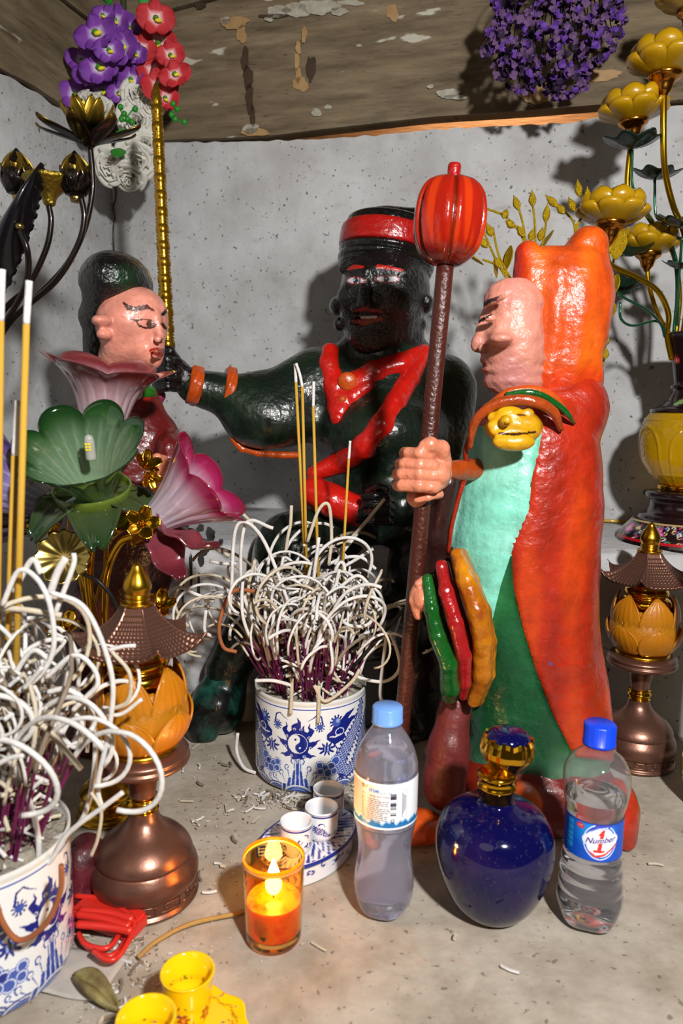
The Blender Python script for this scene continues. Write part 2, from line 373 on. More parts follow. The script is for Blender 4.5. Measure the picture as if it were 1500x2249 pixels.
# daylit rafter board seen through the slit between wall and plank
rb = mesh('trim_5', *box(np.array([*(A2+wdir[:2]*.85), 1.12])-wn*.17, (1.8, .02, .30), np.stack([wdir, -wn, np.array([0, 0, 1.])], 1)), pm('raw_rafter', 'b07f52', rough=.8, bump=.2, bscale=40, stretch=(1, 1, 6), var=.3, vscale=9), smooth=False); rb['kind'] = 'structure'
area('sun_behind_wall', tuple(np.array([*(A2+wdir[:2]*.8), 1.36])-wn*.10), tuple(np.array([*(A2+wdir[:2]*.8), 1.12])-wn*.17), .12, 0.0, (1, .8, .6)).data.energy = 7
# altar floor and the plastered bench behind
def floorf(u, v):
    P = np.stack([-.95+1.9*u, .18+1.55*v, 0*u], -1); n = blob_noise(P.reshape(-1, 3), 14, 8).reshape(u.shape)*.0014; P[..., 2] = n-.0014; return P
sheet('floor', CT, floorf, 140, 110)
L0 = np.array([-1.0, 1.19]); L1 = np.array([1.1, 1.075]); LH = .294
def benchf(u, v):
    prof = np.array([(0, -.01), (0, .12), (.002, .25), (.006, .275), (.018, .290), (.04, .2945), (.1, .295), (.75, .297)])
    t = v*(len(prof)-1); a = np.interp(t, range(len(prof)), prof[:, 0]); z = np.interp(t, range(len(prof)), prof[:, 1])
    x = L0[0]+(L1[0]-L0[0])*u; y = L0[1]+(L1[1]-L0[1])*u+a; P = np.stack([x, y, z], -1)
    n = blob_noise(P.reshape(-1, 3), 16, 11).reshape(u.shape)*.004; P[..., 1] -= n*(v < .6); P[..., 2] += n*.3*(v > .3); return P
sheet('trim_6', PL, benchf, 160, 60)

# old paint stains and flaking on the planks, blots and drips on the bench face
def blotch(x, y, rx, ry, seed, place_, n=40, rough=.35):
    g = np.random.default_rng(seed); a = np.linspace(0, 2*pi, n, endpoint=False); f = 1+rough*sum(np.sin(a*k+g.uniform(0, 6.3))/k**.6 for k in (2, 3, 5, 8, 13))*.5
    P = [place_(x+rx*ff*math.cos(t), y+ry*ff*math.sin(t)) for t, ff in zip(a, f)]; c = place_(x, y); V = np.array([c]+P); return V, [(0, 1+i, 1+(i+1) % n) for i in range(n)]
def onplank(x, y): return hit(x, y, .0150)
def onbench(x, y):
    d = ray(x, y); nn = np.array([L1[1]-L0[1], -(L1[0]-L0[0]), 0]); nn /= np.linalg.norm(nn); p0 = np.array([*L0, 0])+nn*.0055; t = np.dot(p0-CAM0, nn)/np.dot(d, nn); return CAM0+d*t
def blots(name, mat, items, place_):
    V, F = join([blotch(*it, seed=i*7+len(name), place_=place_) for i, it in enumerate(items)]); o = mesh(name, V, F, mat, None, smooth=False); o['kind'] = 'structure'
blots('trim_8', pm('flaking_white_paint', 'a9a69b', rough=.8, var=.35, vscale=60, dark='857d69'), [(610, 25, 26, 14), (650, 22, 30, 15), (700, 15, 42, 18), (745, 25, 20, 8), (770, 6, 30, 6), (590, 42, 10, 5), (985, 205, 24, 11), (1000, 213, 28, 5), (945, 190, 8, 4), (550, 283, 18, 11), (695, 247, 12, 8), (720, 235, 8, 5), (495, 45, 10, 9)], onplank)
blots('trim_9', pm('tan_drip', 'a5855a', rough=.6, var=.3, vscale=40, dark='8b6c42'), [(668, 75, 6, 18), (655, 105, 6, 14), (652, 135, 5, 22), (655, 165, 7, 16), (660, 185, 17, 15), (862, 28, 13, 18), (515, 50, 28, 15), (530, 75, 12, 18), (1180, 205, 40, 22), (1320, 165, 45, 12), (560, 290, 34, 8)], onplank)
blots('trim_10', pm('brown_seep', '46331e', rough=.6, var=.4, vscale=30, dark='2b1f12'), [(538, 130, 9, 26), (545, 170, 12, 24), (548, 215, 9, 30), (555, 255, 6, 22), (683, 150, 10, 30), (440, 12, 14, 7), (600, 35, 30, 5)], onplank)
blots('trim_11', pm('soot_blots', '2c2b2c', rough=.7, var=.4, vscale=50), [(440, 1160, 9, 8), (462, 1175, 11, 16), (452, 1200, 9, 14), (443, 1225, 6, 16), (485, 1190, 5, 7), (420, 1255, 3, 40), (402, 1280, 2.5, 50), (437, 1290, 2.5, 30)], onbench)
# ------------------------------------------------------------ turned and glass things on the altar
def facing(x, y): return math.atan2(-y, -x)
def cyl_patch(rf, z0, z1, a0, a1, nu, nv, paint, off=.0003):
    """patch of a turned surface; paint(s,z)->rgb, s = arc metres from the middle"""
    u, v = np.meshgrid(np.linspace(a0, a1, nu), np.linspace(z0, z1, nv), indexing='ij'); u = u.ravel(); v = v.ravel(); r = np.array([rf(z) for z in v])+off
    V = np.stack([r*np.cos(u), r*np.sin(u), v], 1); F = [(i*nv+j, (i+1)*nv+j, (i+1)*nv+j+1, i*nv+j+1) for i in range(nu-1) for j in range(nv-1)]
    return V, F, paint((u-(a0+a1)/2)*r, v)
def textV(txt, size, shear=0, bold=0):
    cu = bpy.data.curves.new('t', 'FONT'); cu.body = txt; cu.size = size; cu.shear = shear; cu.align_x = 'LEFT'; cu.offset = bold
    ob = bpy.data.objects.new('t', cu); COL.objects.link(ob); dg = bpy.context.evaluated_depsgraph_get(); me = ob.evaluated_get(dg).to_mesh()
    V = np.array([tuple(v.co) for v in me.vertices]); F = [tuple(p.vertices) for p in me.polygons]; ob.evaluated_get(dg).to_mesh_clear()
    bpy.data.objects.remove(ob); bpy.data.curves.remove(cu); return V, F
def wrap(V, F, am, s0, z0, r, off, rot=0):
    x, y = V[:, 0], V[:, 1]; c, s = math.cos(rot), math.sin(rot); x, y = x*c-y*s, x*s+y*c; a = am+(s0+x)/r; rr = r+off
    return np.stack([rr*np.cos(a), rr*np.sin(a), z0+y], 1), F
class Acc:
    def __init__(s): s.V = []; s.F = []; s.C = []; s.n = 0
    def add(s, V, F, C):
        V = np.asarray(V); s.V.append(V); s.F += [tuple(int(i)+s.n for i in f) for f in F]; s.C.append(np.broadcast_to(np.asarray(C, float), (len(V), 3))); s.n += len(V)
    def put(s, name, mat, parent, **k): return mesh(name, np.vstack(s.V), s.F, mat, parent, col=np.vstack(s.C), **k)
def place(o, P, z=None): o.location = (float(P[0]), float(P[1]), float(P[2] if z is None else z)); return o
GLASSC = pm('clear_plastic', (.93, .94, .98), rough=.04, trans=.96, ior=1.3)
GLASSL = pm('hazy_plastic', (.84, .84, .98), rough=.10, trans=.90, ior=1.22)
WATER = pm('water', (.93, .95, 1), rough=0, trans=1, ior=1.33)
AMBER = pm('amber_frosted_glass', 'cf8312', rough=.38, trans=.35, coat=.25, ior=1.4, sss=.25, bump=.15, bscale=400)
# --- pagoda lotus lanterns
def lantern(name, label, P, rot=0):
    t = thing(name, label, 'lantern', P, 'pagoda lotus lanterns')
    base = smoothprof([(.054, 0), (.0556, .003), (.0535, .0055), (.0525, .008), (.0525, .018), (.0545, .0205), (.0556, .027), (.0545, .035), (.0505, .043), (.0490, .0455), (.0500, .048), (.0465, .056), (.0385, .065), (.0265, .074), (.0185, .083), (.0155, .090), (.0148, .095)], 4)
    mesh('base', *lathe([(0, 0)]+base+[(0, .095)], 64, P), BRONZE, t)
    KV = []; nrep = 12
    for i in range(nrep):
        a0 = 2*pi*i/nrep; w = 2*pi/nrep; pts = [(0, 0), (.86, 0), (.86, 1), (.22, 1), (.22, .45), (.52, .45), (.52, .72)]
        for (x1, y1), (x2, y2) in zip(pts, pts[1:]):
            n = 4; P4 = [(a0+w*(x1+(x2-x1)*k/n), .0092+.0078*(y1+(y2-y1)*k/n)) for k in range(n+1)]
            KV.append(tube([(.0528*math.cos(a), .0528*math.sin(a), z) for a, z in P4], .0008, 5, flat=1))
    V, F = join(KV); mesh('key_pattern', V+P, F, BRONZE, t)
    bead = smoothprof([(.0135, .094), (.0162, .0955), (.0138, .0975), (.0162, .101), (.0162, .104), (.0138, .107), (.0158, .109), (.0130, .111)], 4)
    mesh('bead', *lathe([(0, .094)]+bead+[(0, .111)], 40, P), GOLD, t)
    st = smoothprof([(.0132, .110), (.0140, .118), (.0165, .130), (.0210, .139), (.030, .1445), (.0440, .1465), (.0478, .1485), (.0490, .152), (.0470, .155), (.0480, .158), (.0460, .161), (.0400, .1635)], 4)
    mesh('stem', *lathe([(0, .110)]+st+[(0, .1635)], 56, P), BRONZE, t)
    mesh('ring', *lathe([(0, .1625), (.037, .1625), (.0375, .1655), (.035, .168), (0, .168)], 48, P), GOLDB, t)
    parts = []
    bowl = smoothprof([(.028, .168), (.040, .175), (.0475, .190), (.0485, .205), (.044, .222)], 4); inner = [(r-.0025, z) for r, z in bowl[::-1]]
    parts.append(lathe(bowl+inner, 48, closed=True))
    for ring, (n, L, W, rb, lean, zb, off) in enumerate([(6, .076, .050, .0385, .05, .178, .5), (6, .062, .052, .0400, .30, .172, 0), (6, .040, .050, .0440, .30, .1715, .5)]):
        for k in range(n):
            def fn(u, v, L=L, W=W, lean=lean, ring=ring):
                s = (v-.5)*2; w = W*.5*np.sin(pi*(.18+.78*u))**.6*np.where(u > .7, np.sqrt(np.clip(1-((u-.7)/.3)**2*.97, 0, 1)), 1)
                prof = .016*np.sin(u*pi*.72)*(1-lean)+lean*.012*u-.010*u**3*(1-lean)*(ring < 2)
                a = s*w; x = prof - a*a/(2*.042)+.0011*np.sin(s*19)*np.sin(pi*u)**.5*.8+.0010*(np.abs(s) > .88); return np.stack([x, a, L*u], -1)
            V, F = gridsolid(fn, 14, 17, .0022); V = V+[rb-.006, 0, zb]; parts.append((rotz(V, 2*pi*(k+off)/n+rot), F))
    V, F = join(parts); mesh('lotus_shade', V+P, F, AMBER, t)
    col = smoothprof([(.026, .214), (.0275, .226), (.0325, .233), (.0345, .239), (.0325, .245), (.0275, .2485), (.0275, .2505), (.0300, .2535), (.0298, .258), (.027, .262), (.026, .268)], 4)
    mesh('collar', *lathe([(0, .214)]+col+[(0, .268)], 48, P), GOLD, t)
    seg = 360; n = 44; V = []; F = []
    for side in (0, 1):
        for i in range(n+1):
            tt = i/n
            for j in range(seg):
                th = 2*pi*j/seg+rot; c = ((th-rot) % (pi/3))/(pi/3); dv = abs(c-.5)*2   # 1 at corners
                hexf = math.cos(pi/6)/math.cos((c-.5)*pi/3); r = (.0165+(.0585-.0165)*tt+.008*tt**4*dv**3)*(hexf/ .93*.98+ (1-hexf)*.0)
                z = .3150-.038*tt**.62-.004*tt+.012*tt**4*dv**4+.0012*(dv > .93)
                if side == 0: z += .0009*math.sin(tt*pi*24)*(dv < .93)+.0008*math.sin(c*2*pi*10)*(dv < .93)*tt; z += .0012*(tt > .97)
                else: z -= .0028; r -= .001
                V.append((r*math.cos(th), r*math.sin(th), z))
    m = (n+1)*seg
    for i in range(n):
        for j in range(seg):
            k = (j+1) % seg; F.append((i*seg+j, (i+1)*seg+j, (i+1)*seg+k, i*seg+k)); F.append((m+i*seg+j, m+i*seg+k, m+(i+1)*seg+k, m+(i+1)*seg+j))
    for j in range(seg):
        k = (j+1) % seg; F.append((n*seg+j, m+n*seg+j, m+n*seg+k, n*seg+k)); F.append((j, k, m+k, m+j))
    mesh('roof', np.array(V)+P, F, BRONZE, t)
    fin = smoothprof([(.0165, .314), (.0170, .317), (.0125, .3185), (.0115, .321), (.0130, .3235), (.0118, .3255), (.0138, .331), (.0132, .337), (.0095, .345), (.0058, .351), (.0042, .3545), (.0015, .357)], 4)
    mesh('finial', *lathe([(0, .314)]+fin+[(0, .3572)], 40, P), GOLDB, t)
    return t
Pl = K(320, 1965, .71); Pl[2] = 0; lantern('pagoda_lantern', 'bronze lantern with tiled roof and amber lotus shade beside the left incense pot', Pl)
Pr = K(1392, 1690, 1.025); Pr[2] = 0; lantern('pagoda_lantern', 'bronze lantern with tiled roof and amber lotus shade at right behind the blue-capped bottles', Pr)
# --- water bottles
def bottle(name, label, P, prof, zw, capz, capr, capcol, plastic, tilt, zlev=None):
    t = thing(name, label, 'bottle', P, 'plastic water bottles'); ins = [(max(r-.0006, .0001), z+(.0008 if i == 0 else 0)) for i, (r, z) in enumerate(prof)]
    rf = tilt
    V, F = lathe(prof+ins[::-1], 72, P, rfun=(lambda th, i: rf(th, (prof+ins[::-1])[i][1])) if rf else None, closed=False)
    mesh('bottle_body', V, F, plastic, t)
    w = [(max(r-.0012, .0001), z) for r, z in prof if z < zw]; w = [(0, .0022)]+[(r, max(z, .0022)) for r, z in w if z > .002]+[(w[-1][0], zw), (0, zw)]
    mesh('water', *lathe(w, 72, P, rfun=(lambda th, i: rf(th, w[i][1])) if rf else None), WATER, t)
    cp = [(0, capz[0]), (capr, capz[0]), (capr, capz[0]+.0028), (capr*.965, capz[0]+.0032), (capr*.97, capz[1]-.0015), (capr*.9, capz[1]), (0, capz[1])]
    mesh('cap', *lathe(cp, 90, P, rfun=lambda th, i: 1+.012*np.sign(np.sin(th*45))*(i in (3, 4))), pm(name+'_cap', capcol, rough=.35), t)
    return t
PT = K(842, 1975, .69); PT[2] = 0
thp = smoothprof([(.0005, .0012), (.012, .0012), (.020, .001), (.0255, .006), (.0295, .018), (.0305, .032), (.0290, .048), (.0272, .062), (.0272, .076), (.0292, .090), (.0312, .100), (.0316, .106), (.0316, .150), (.0318, .156), (.0312, .163), (.0270, .177), (.0205, .189), (.0152, .197), (.0142, .200), (.0142, .2035)], 4)
TLEAN = np.array([.0, 0, 0])
tb = bottle('water_bottle', 'water bottle with pale blue cap and white label next to the incense pot', PT, thp, .176, (.2025, .2195), .0155, '6d9be0', GLASSL, lambda th, z: 1+.03*np.cos(5*th)*(z < .03)*(1-z/.03)+.008*np.cos(8*th)*(z < .095)*(z > .02))
fa = facing(*PT[:2]); A = Acc(); INK = h('3a3c50')
def thpaint(s, z):
    c = np.tile(h('eef0f5'), (len(s), 1)); pk = sm(s+.010, .016)*.9; lay(c, pk*(z < .150)*(z > .105), h('d2b0a2')); 
    wv = .1125+.0012*np.sin(s*420)+.001*np.sin(s*900+1); lay(c, z < wv+.0018, h('9dc3e4')); lay(c, z < wv, h('1f6fae')); lay(c, z < .1078, h('e9edf3')); lay(c, z > .1515, h('f6f6fa'))
    lay(c, stroke(s, z, [(.0128, .150), (.0128, .106)], .00035) < 0, (.9, .9, .95)); return c
V, F, C = cyl_patch(lambda z: .0318, .1058, .1530, fa-1.75, fa+1.75, 150, 60, thpaint); A.add(V, F, C)
def wtext(A, txt, size, s0, z0, r, c, rot=0, off=.0006, **k): V, F = textV(txt, size, **k); A.add(*wrap(V, F, fa, s0, z0, r, off, rot), c)
wtext(A, 'TH', .0052, -.0258, .1452, .0318, h('333a4a'), bold=.0001); wtext(A, '+', .004, -.0198, .1475, .0318, h('e07a30'))
wtext(A, 'true', .0062, -.0172, .1436, .0318, h('2c7fd0'), bold=.00012); wtext(A, 'WATER', .0038, -.0065, .1424, .0318, h('8fa3b8'))
wtext(A, 'Nuoc uong tinh khiet', .0034, -.0255, .1388, .0318, h('55586a'), shear=.4)
rr = random.Random(3)
for k in range(13):
    z = .1362-.0019*k; s = -.0255
    while s < (.0012 if k % 4 else -.006):
        w = rr.uniform(.0012, .0042); V = np.array([(0, 0, 0), (w, 0, 0), (w, .00075, 0), (0, .00075, 0)]); A.add(*wrap(V, [(0, 1, 2, 3)], fa, s, z, .0318, .0006), h('5b5560')); s += w+.0007
for k in range(26):
    w = rr.choice([.0003, .0005, .0008]); V = np.array([(0, 0, 0), (.0058, 0, 0), (.0058, w, 0), (0, w, 0)]); zz = .1425-.00088*k
    if abs(k-8) > 1 and abs(k-20) > 1: A.add(*wrap(V, [(0, 1, 2, 3)], fa, .0048, zz, .0318, .0006), h('353545'))
wtext(A, 'Q', .0052, .0050, .1135, .0318, h('3a3c50'), bold=.0001)
for q in ([(.0165, .118), (.0165, .146)], [(.0215, .118), (.0215, .146)], [(.0165, .146), (.0215, .146)], [(.0165, .118), (.0215, .118)]):
    (x1, y1), (x2, y2) = q; V = np.array([(x1-.0001, y1-.0001, 0), (x2+.0002, y1-.0001, 0), (x2+.0002, y2+.0002, 0), (x1-.0001, y2+.0002, 0)])
    A.add(*wrap(V, [(0, 1, 2, 3)], fa, 0, 0, .0318, .0006), h('7b8292'))
for k in range(4):
    V = np.array([(.0172+k*.001, .1195+.002*k, 0), (.0176+k*.001, .1195+.002*k, 0), (.0176+k*.001, .143-.001*k, 0), (.0172+k*.001, .143-.001*k, 0)]); A.add(*wrap(V, [(0, 1, 2, 3)], fa, 0, 0, .0318, .0006), h('5d6272'))
V0 = A.put('paper_label', pm('printed_label', attr=True, rough=.35), tb); V0.location = (0, 0, 0)
PN = K(1290, 2025, .68); PN[2] = 0
npf = smoothprof([(.0005, .004), (.012, .004), (.019, .0005), (.0285, .004), (.0325, .018), (.0325, .028), (.0306, .034), (.0318, .040), (.0300, .048), (.0312, .054), (.0292, .061), (.0300, .067), (.0280, .074), (.0276, .079), (.0278, .085), (.0278, .117), (.0280, .122), (.0296, .128), (.0318, .142), (.0322, .152), (.0308, .162), (.0255, .172), (.0180, .179), (.0145, .183), (.0142, .188)], 4)
nb = bottle('water_bottle', 'water bottle with dark blue cap and bright blue label, furthest right on the altar', PN, npf, .135, (.187, .2085), .0158, '0f3fd0', GLASSC, lambda th, z: 1+.05*np.cos(5*th)*(z < .028)*(1-z/.028)+.012*np.sin(3*th+z*90)*(z < .075)*(z > .028))
fa = facing(*PN[:2]); A = Acc(); CX = .0075; CZ = .0995
def npaint(s, z):
    c = np.tile(h('0b4fc0'), (len(s), 1)); lay(c, sm(np.hypot((s-.002)*.8, (z-.108))-.012, .016), h('1792e8')); x = s-CX; y = z-CZ
    d = np.hypot(x/1.0, y/1.12); lay(c, (d < .0165), h('dfe8ff')); lay(c, (d < .0155)*(d > .0140), h('2a62cc')); lay(c, d < .0140, h('e8ecfa'))
    lay(c, stroke(x, y, [(-.0095, .004), (-.012, .001), (.013, .003)], [.0048, .0055, .0050]) < 0, h('e8ecfa'))
    lay(c, stroke(x, y, [(-.0105, .0095), (-.004, .0145), (.006, .0165), (.0105, .0185)], [.0005, .0028, .0028, .001]) < 0, h('4152c0'))
    lay(c, stroke(x, y, [(-.0105, .0095), (-.002, .0132), (.006, .0150)], [.0002, .0012, .0006]) < 0, h('cdd6fa'))
    one = [(-.0028, .0075), (.0018, .0125), (.0035, .0125), (.0010, -.0085), (.0045, -.0085), (.0042, -.0110), (-.0068, -.0110), (-.0065, -.0085), (-.0030, -.0085), (-.0008, .0065)]
    lay(c, pip(x, y, one), h('d9362c')); 
    lay(c, stroke(x, y, [(-.011, -.0105), (-.004, -.0150), (.004, -.0125), (.016, -.003)], [.0004, .0016, .0015, .0009]) < 0, h('d84438')); lay(c, stroke(x, y, [(-.010, -.0095), (-.004, -.0132), (.004, -.0110), (.016, -.0015)], [.0002, .0007, .0007, .0003]) < 0, h('ffffff'))
    lay(c, np.hypot((s+.0125)/1.35, z-.1125) < .0030, h('d8303a')); lay(c, np.hypot((s+.0125)/1.35, z-.1125) < .0026, h('c02030')); lay(c, (np.abs((s+.0125)) < .0024)*(np.abs(z-.1125) < .0012)*(np.sin(z*9000) > 0), h('f0b0b0'))
    lay(c, (s < -.0200)*(s > -.0265-.002*np.sin(z*2000))*(np.sin(z*3900) > .1)*(z > .0845)*(z < .116), h('35b5e8')); lay(c, (z > .1165)+(z < .0795) > 0, h('0a3aa0')); return c
V, F, C = cyl_patch(lambda z: .0279, .0788, .1178, fa-1.85, fa+1.85, 220, 80, npaint); A.add(V, F, C)
for bold, c, off in ((.00055, h('f0f2ff'), .0006), (.00008, h('4a2f86'), .0009)):
    V, F = textV('Number', .0082, shear=.35, bold=bold); V[:, 1] += V[:, 0]*.12; A.add(*wrap(V, F, fa, CX-.0145, CZ-.0022, .0279, off), c)
A.put('paper_label', MATS['printed_label'], nb).location = (0, 0, 0)
# --- navy decanter
PV = K(1078, 2018, .69); PV[2] = 0
t = thing('glass_decanter', 'round navy blue glass bottle with gold collar and faceted gold stopper', 'decanter', PV)
vp = smoothprof([(.024, .0005), (.029, .0015), (.037, .008), (.0455, .020), (.0532, .038), (.0582, .056), (.0600, .073), (.0580, .088), (.0515, .102), (.040, .1115), (.026, .1165), (.0185, .1195), (.0168, .124), (.0165, .130)], 5)
NAVY = pm('dusty_navy_glass', '08073c', rough=.09, coat=.35, spec=.4); addspeck(NAVY, 300, .62, '6a6478', fac=.3, w=.12); addspeck(NAVY, 20, .50, '2a1a48', fac=.5, w=.2)
mesh('glass_body', *lathe([(0, .0005)]+vp+[(0, .130)], 80, PV), NAVY, t)
cl = [(0, .122), (.0170, .122), (.0172, .134), (.0196, .1355), (.0198, .1385), (.0190, .139), (.0190, .147), (.0198, .1475), (.0196, .150), (.017, .1515), (0, .1515)]
mesh('collar', *lathe(cl, 72, PV, rfun=lambda th, i: 1+.006*np.sin(th*36)*(i in (5, 6))), GOLD, t)
sp = [(0, .150), (.0130, .150), (.0135, .153), (.0262, .171), (.0272, .177), (.0255, .183), (.0235, .187)]
V, F = lathe(sp+[(0, .187)], 40, (0, 0, 0), rfun=lambda th, i: 1+(.05*np.abs(np.cos(th*5))-.03)*(i > 2)); V[:, 2] += .003*np.abs(np.cos(np.arctan2(V[:, 1], V[:, 0])*5))*(V[:, 2] > .18)
so = mesh('stopper', V@np.array(Matrix.Rotation(.05, 3, 'Y')).T+PV, F, GOLD, t, smooth=False)
mesh('stopper_gem', *lathe([(0, .186), (.0225, .186), (.0215, .190), (.0165, .1945), (.008, .197), (0, .1975)], 40, PV+np.array([.009, 0, 0])), NAVY, so)
for i in (0,): 
    for ob in (so,): pass
# --- burning glass candle
PC = K(601, 2085, .645); PC[2] = 0
t = thing('candle_glass', 'amber glass tumbler with a burning candle floating in it', 'candle', PC)
gp = [(0, .001), (.0230, .001), (.0262, .004), (.0272, .012), (.0296, .080), (.0300, .0832), (.0292, .0840), (.0280, .0826), (.0256, .014), (.0225, .0095), (0, .009)]
mesh('tumbler', *lathe(smoothprof(gp, 3), 64, PC), pm('amber_glass', (1.0, .62, .16), rough=.03, trans=1, ior=1.35), t)
RIM = pm('amber_rim', (.9, .35, .02), rough=.15, coat=1, emit=(1, .35, .02), estr=.15)  # rim glows faintly by itself to imitate candlelight caught in the glass
th = np.linspace(0, 2*pi, 49)
mesh('rim', *tube(np.stack([.0291*np.cos(th), .0291*np.sin(th), 0*th+.0835], 1)+PC, .0011, 8, cap=False), RIM, t)
wx = [(0, .0098), (.0228, .0100), (.0252, .0145), (.0262, .040), (.0250, .043), (.015, .0445), (.006, .0435), (0, .043)]
WAX = pm('melted_wax', 'ffab1c', rough=.25, trans=.45, sss=.5, coat=.5, var=.5, vscale=45, dark='e0521a', thr=(.35, .5), ior=1.4)
mesh('wax', *lathe(smoothprof(wx, 3), 56, PC), WAX, t)
LEAF = pm('printed_leaf', '3d5a1c', rough=.5)
mesh('leaf_print', *gridsolid(lambda u, v: np.stack([.0253*np.cos(facing(*PC[:2])-.62+(v-.5)*.55*np.sin(pi*u)+.25*u), .0253*np.sin(facing(*PC[:2])-.62+(v-.5)*.55*np.sin(pi*u)+.25*u), .014+.026*(1-u)], -1)+PC, 10, 6, .0004), LEAF, t)
mesh('wick', *tube([PC+(0, 0, .040), PC+(0, 0, .049), PC+(.001, 0, .052)], .0007, 6), pm('charred', '0c0a09', rough=.9), t)
fl = smoothprof([(.0005, .046), (.0058, .050), (.0080, .056), (.0066, .065), (.0030, .076), (.0003, .083)], 4)
mesh('flame', *lathe(fl, 24, PC+np.array([0, 0, 0])), pm('flame', (1, .7, .3), emit=(1, .62, .22), estr=60), t)
pl = bpy.data.lights.new('candle_flame', 'POINT'); pl.energy = .8; pl.color = (1, .52, .18); pl.shadow_soft_size = .012; plo = bpy.data.objects.new('candle_flame', pl); COL.objects.link(plo); plo.location = PC+np.array([0, 0, .090])
# --- blue and white tea cups and their tray
BLU = h('1c2c86'); WHT = h('e4e6ea')
def bluecup(P, r, H, label, seed):
    V, F = lathe(smoothprof([(r*.55, 0), (r*.62, .001), (r*.92, .008), (r, .018), (r, H-.001), (r*.985, H), (r*.93, H-.0015), (r*.91, .016), (r*.7, .006)], 5), 120, rfun=None)
    # densify wall for painting
    prof = [(0, 0)]+smoothprof([(r*.55, 0), (r*.64, .0012), (r*.90, .007), (r*.985, .013)], 4)+[(r, z) for z in np.linspace(.015, H-.001, 34)]+[(r*.985, H), (r*.94, H-.0006), (r*.925, H-.003), (r*.91, .014), (r*.7, .0055), (0, .005)]
    V, F = lathe(prof, 150); a = np.arctan2(V[:, 1], V[:, 0]); s = a*r; z = V[:, 2]; c = np.tile(WHT, (len(V), 1)); out = np.hypot(V[:, 0], V[:, 1]) > r*.96
    g = random.Random(seed); m = np.zeros(len(V), bool)
    for k in range(16):
        s0 = g.uniform(-pi*r, pi*r); z0 = g.uniform(.006, H*.72); pts = [(s0, z0)]; an = g.uniform(0, 6.3)
        for q in range(7): an += g.uniform(.2, .9)*(1 if k % 2 else -1); pts.append((pts[-1][0]+.0017*math.cos(an), pts[-1][1]+.0015*math.sin(an)))
        m |= stroke(s, z, pts, np.linspace(.0010, .0002, 8)) < 0
    body = stroke(s, z, [(-pi*r*.7, .022), (-.02, .010), (0, .022), (.018, .018), (.03, .008)], [.001, .0035, .0045, .004, .001]) < 0
    m |= body & ((np.sin(s*2600+z*2000)+np.sin(s*2000-z*2600)) > -.6); m &= z < H*.78
    m |= (np.abs(z-H*.885) < .00075) | (np.abs(z-H*.945) < .0003); lay(c, m & out, BLU)
    return mesh('tea_cup', V, F, GLAZE, None, col=c), label
cups = [(( 651, 1795), .742, .0178, 'small blue and white tea cup, nearest of three and decorated darkest'), ((706.5, 1770), .772, .0190, 'small blue and white tea cup, middle of three on the oval tray'), ((722, 1738), .812, .0185, 'small blue and white tea cup, furthest back of three by the large pot')]
TZ = .0265
for (x, y), Y, r, lb in cups:
    o, l = bluecup(None, r, .0385, lb, int(x)); P = K(x, y, Y); o.location = (P[0], P[1], TZ); o.rotation_euler = (0, 0, x*.37); tag(o, l, 'cup', 'blue and white tea cups')
tc = np.array([-.034, .776]); ta = math.radians(52)
t = thing('cup_tray', 'blue and white oval porcelain tray carrying three tea cups', 'tray', (tc[0], tc[1], 0))
A = Acc(); n = 200; zs = list(np.linspace(0, .020, 20)); prof = [(.0, 0), (.90, 0)]+[(.92+.03*k/19, z) for k, z in enumerate(zs)]+[(.955, .0215), (1.0, .0225), (1.02, .0245), (1.01, .0265), (.98, .0262)]+[(.98-.06*k/6, .0262) for k in range(1, 7)]+[(.9, .0262)]+[(.9-.9*k/10, .0262) for k in range(1, 11)]
V, F = lathe(prof, n); a = np.arctan2(V[:, 1], V[:, 0]); zz = V[:, 2].copy(); rad = np.hypot(V[:, 0], V[:, 1]); V[:, 0] *= .072; V[:, 1] *= .045
s = a*.06; c = np.tile(WHT, (len(V), 1)); g = random.Random(5); m = np.zeros(len(V), bool)
for k in range(46):
    s0 = g.uniform(-pi*.06, pi*.06); z0 = g.uniform(.003, .017); pts = [(s0, z0)]; an = g.uniform(0, 6.3)
    for q in range(6): an += g.uniform(.3, 1.)*(1 if k % 2 else -1); pts.append((pts[-1][0]+.0019*math.cos(an), pts[-1][1]+.0016*math.sin(an)))
    m |= stroke(s, zz, pts, np.linspace(.0013, .0003, 7)) < 0
lay(c, m & (zz < .0205), BLU); lay(c, (zz > .022) & (rad > .965), BLU); top = (zz > .0255) & (rad < .96); lay(c, top & (np.sin(V[:, 0]*700)*np.sin(V[:, 1]*800) > .1), BLU)
mesh('tray_body', rotz(V, ta, (tc[0], tc[1], 0)), F, GLAZE, t, col=c)
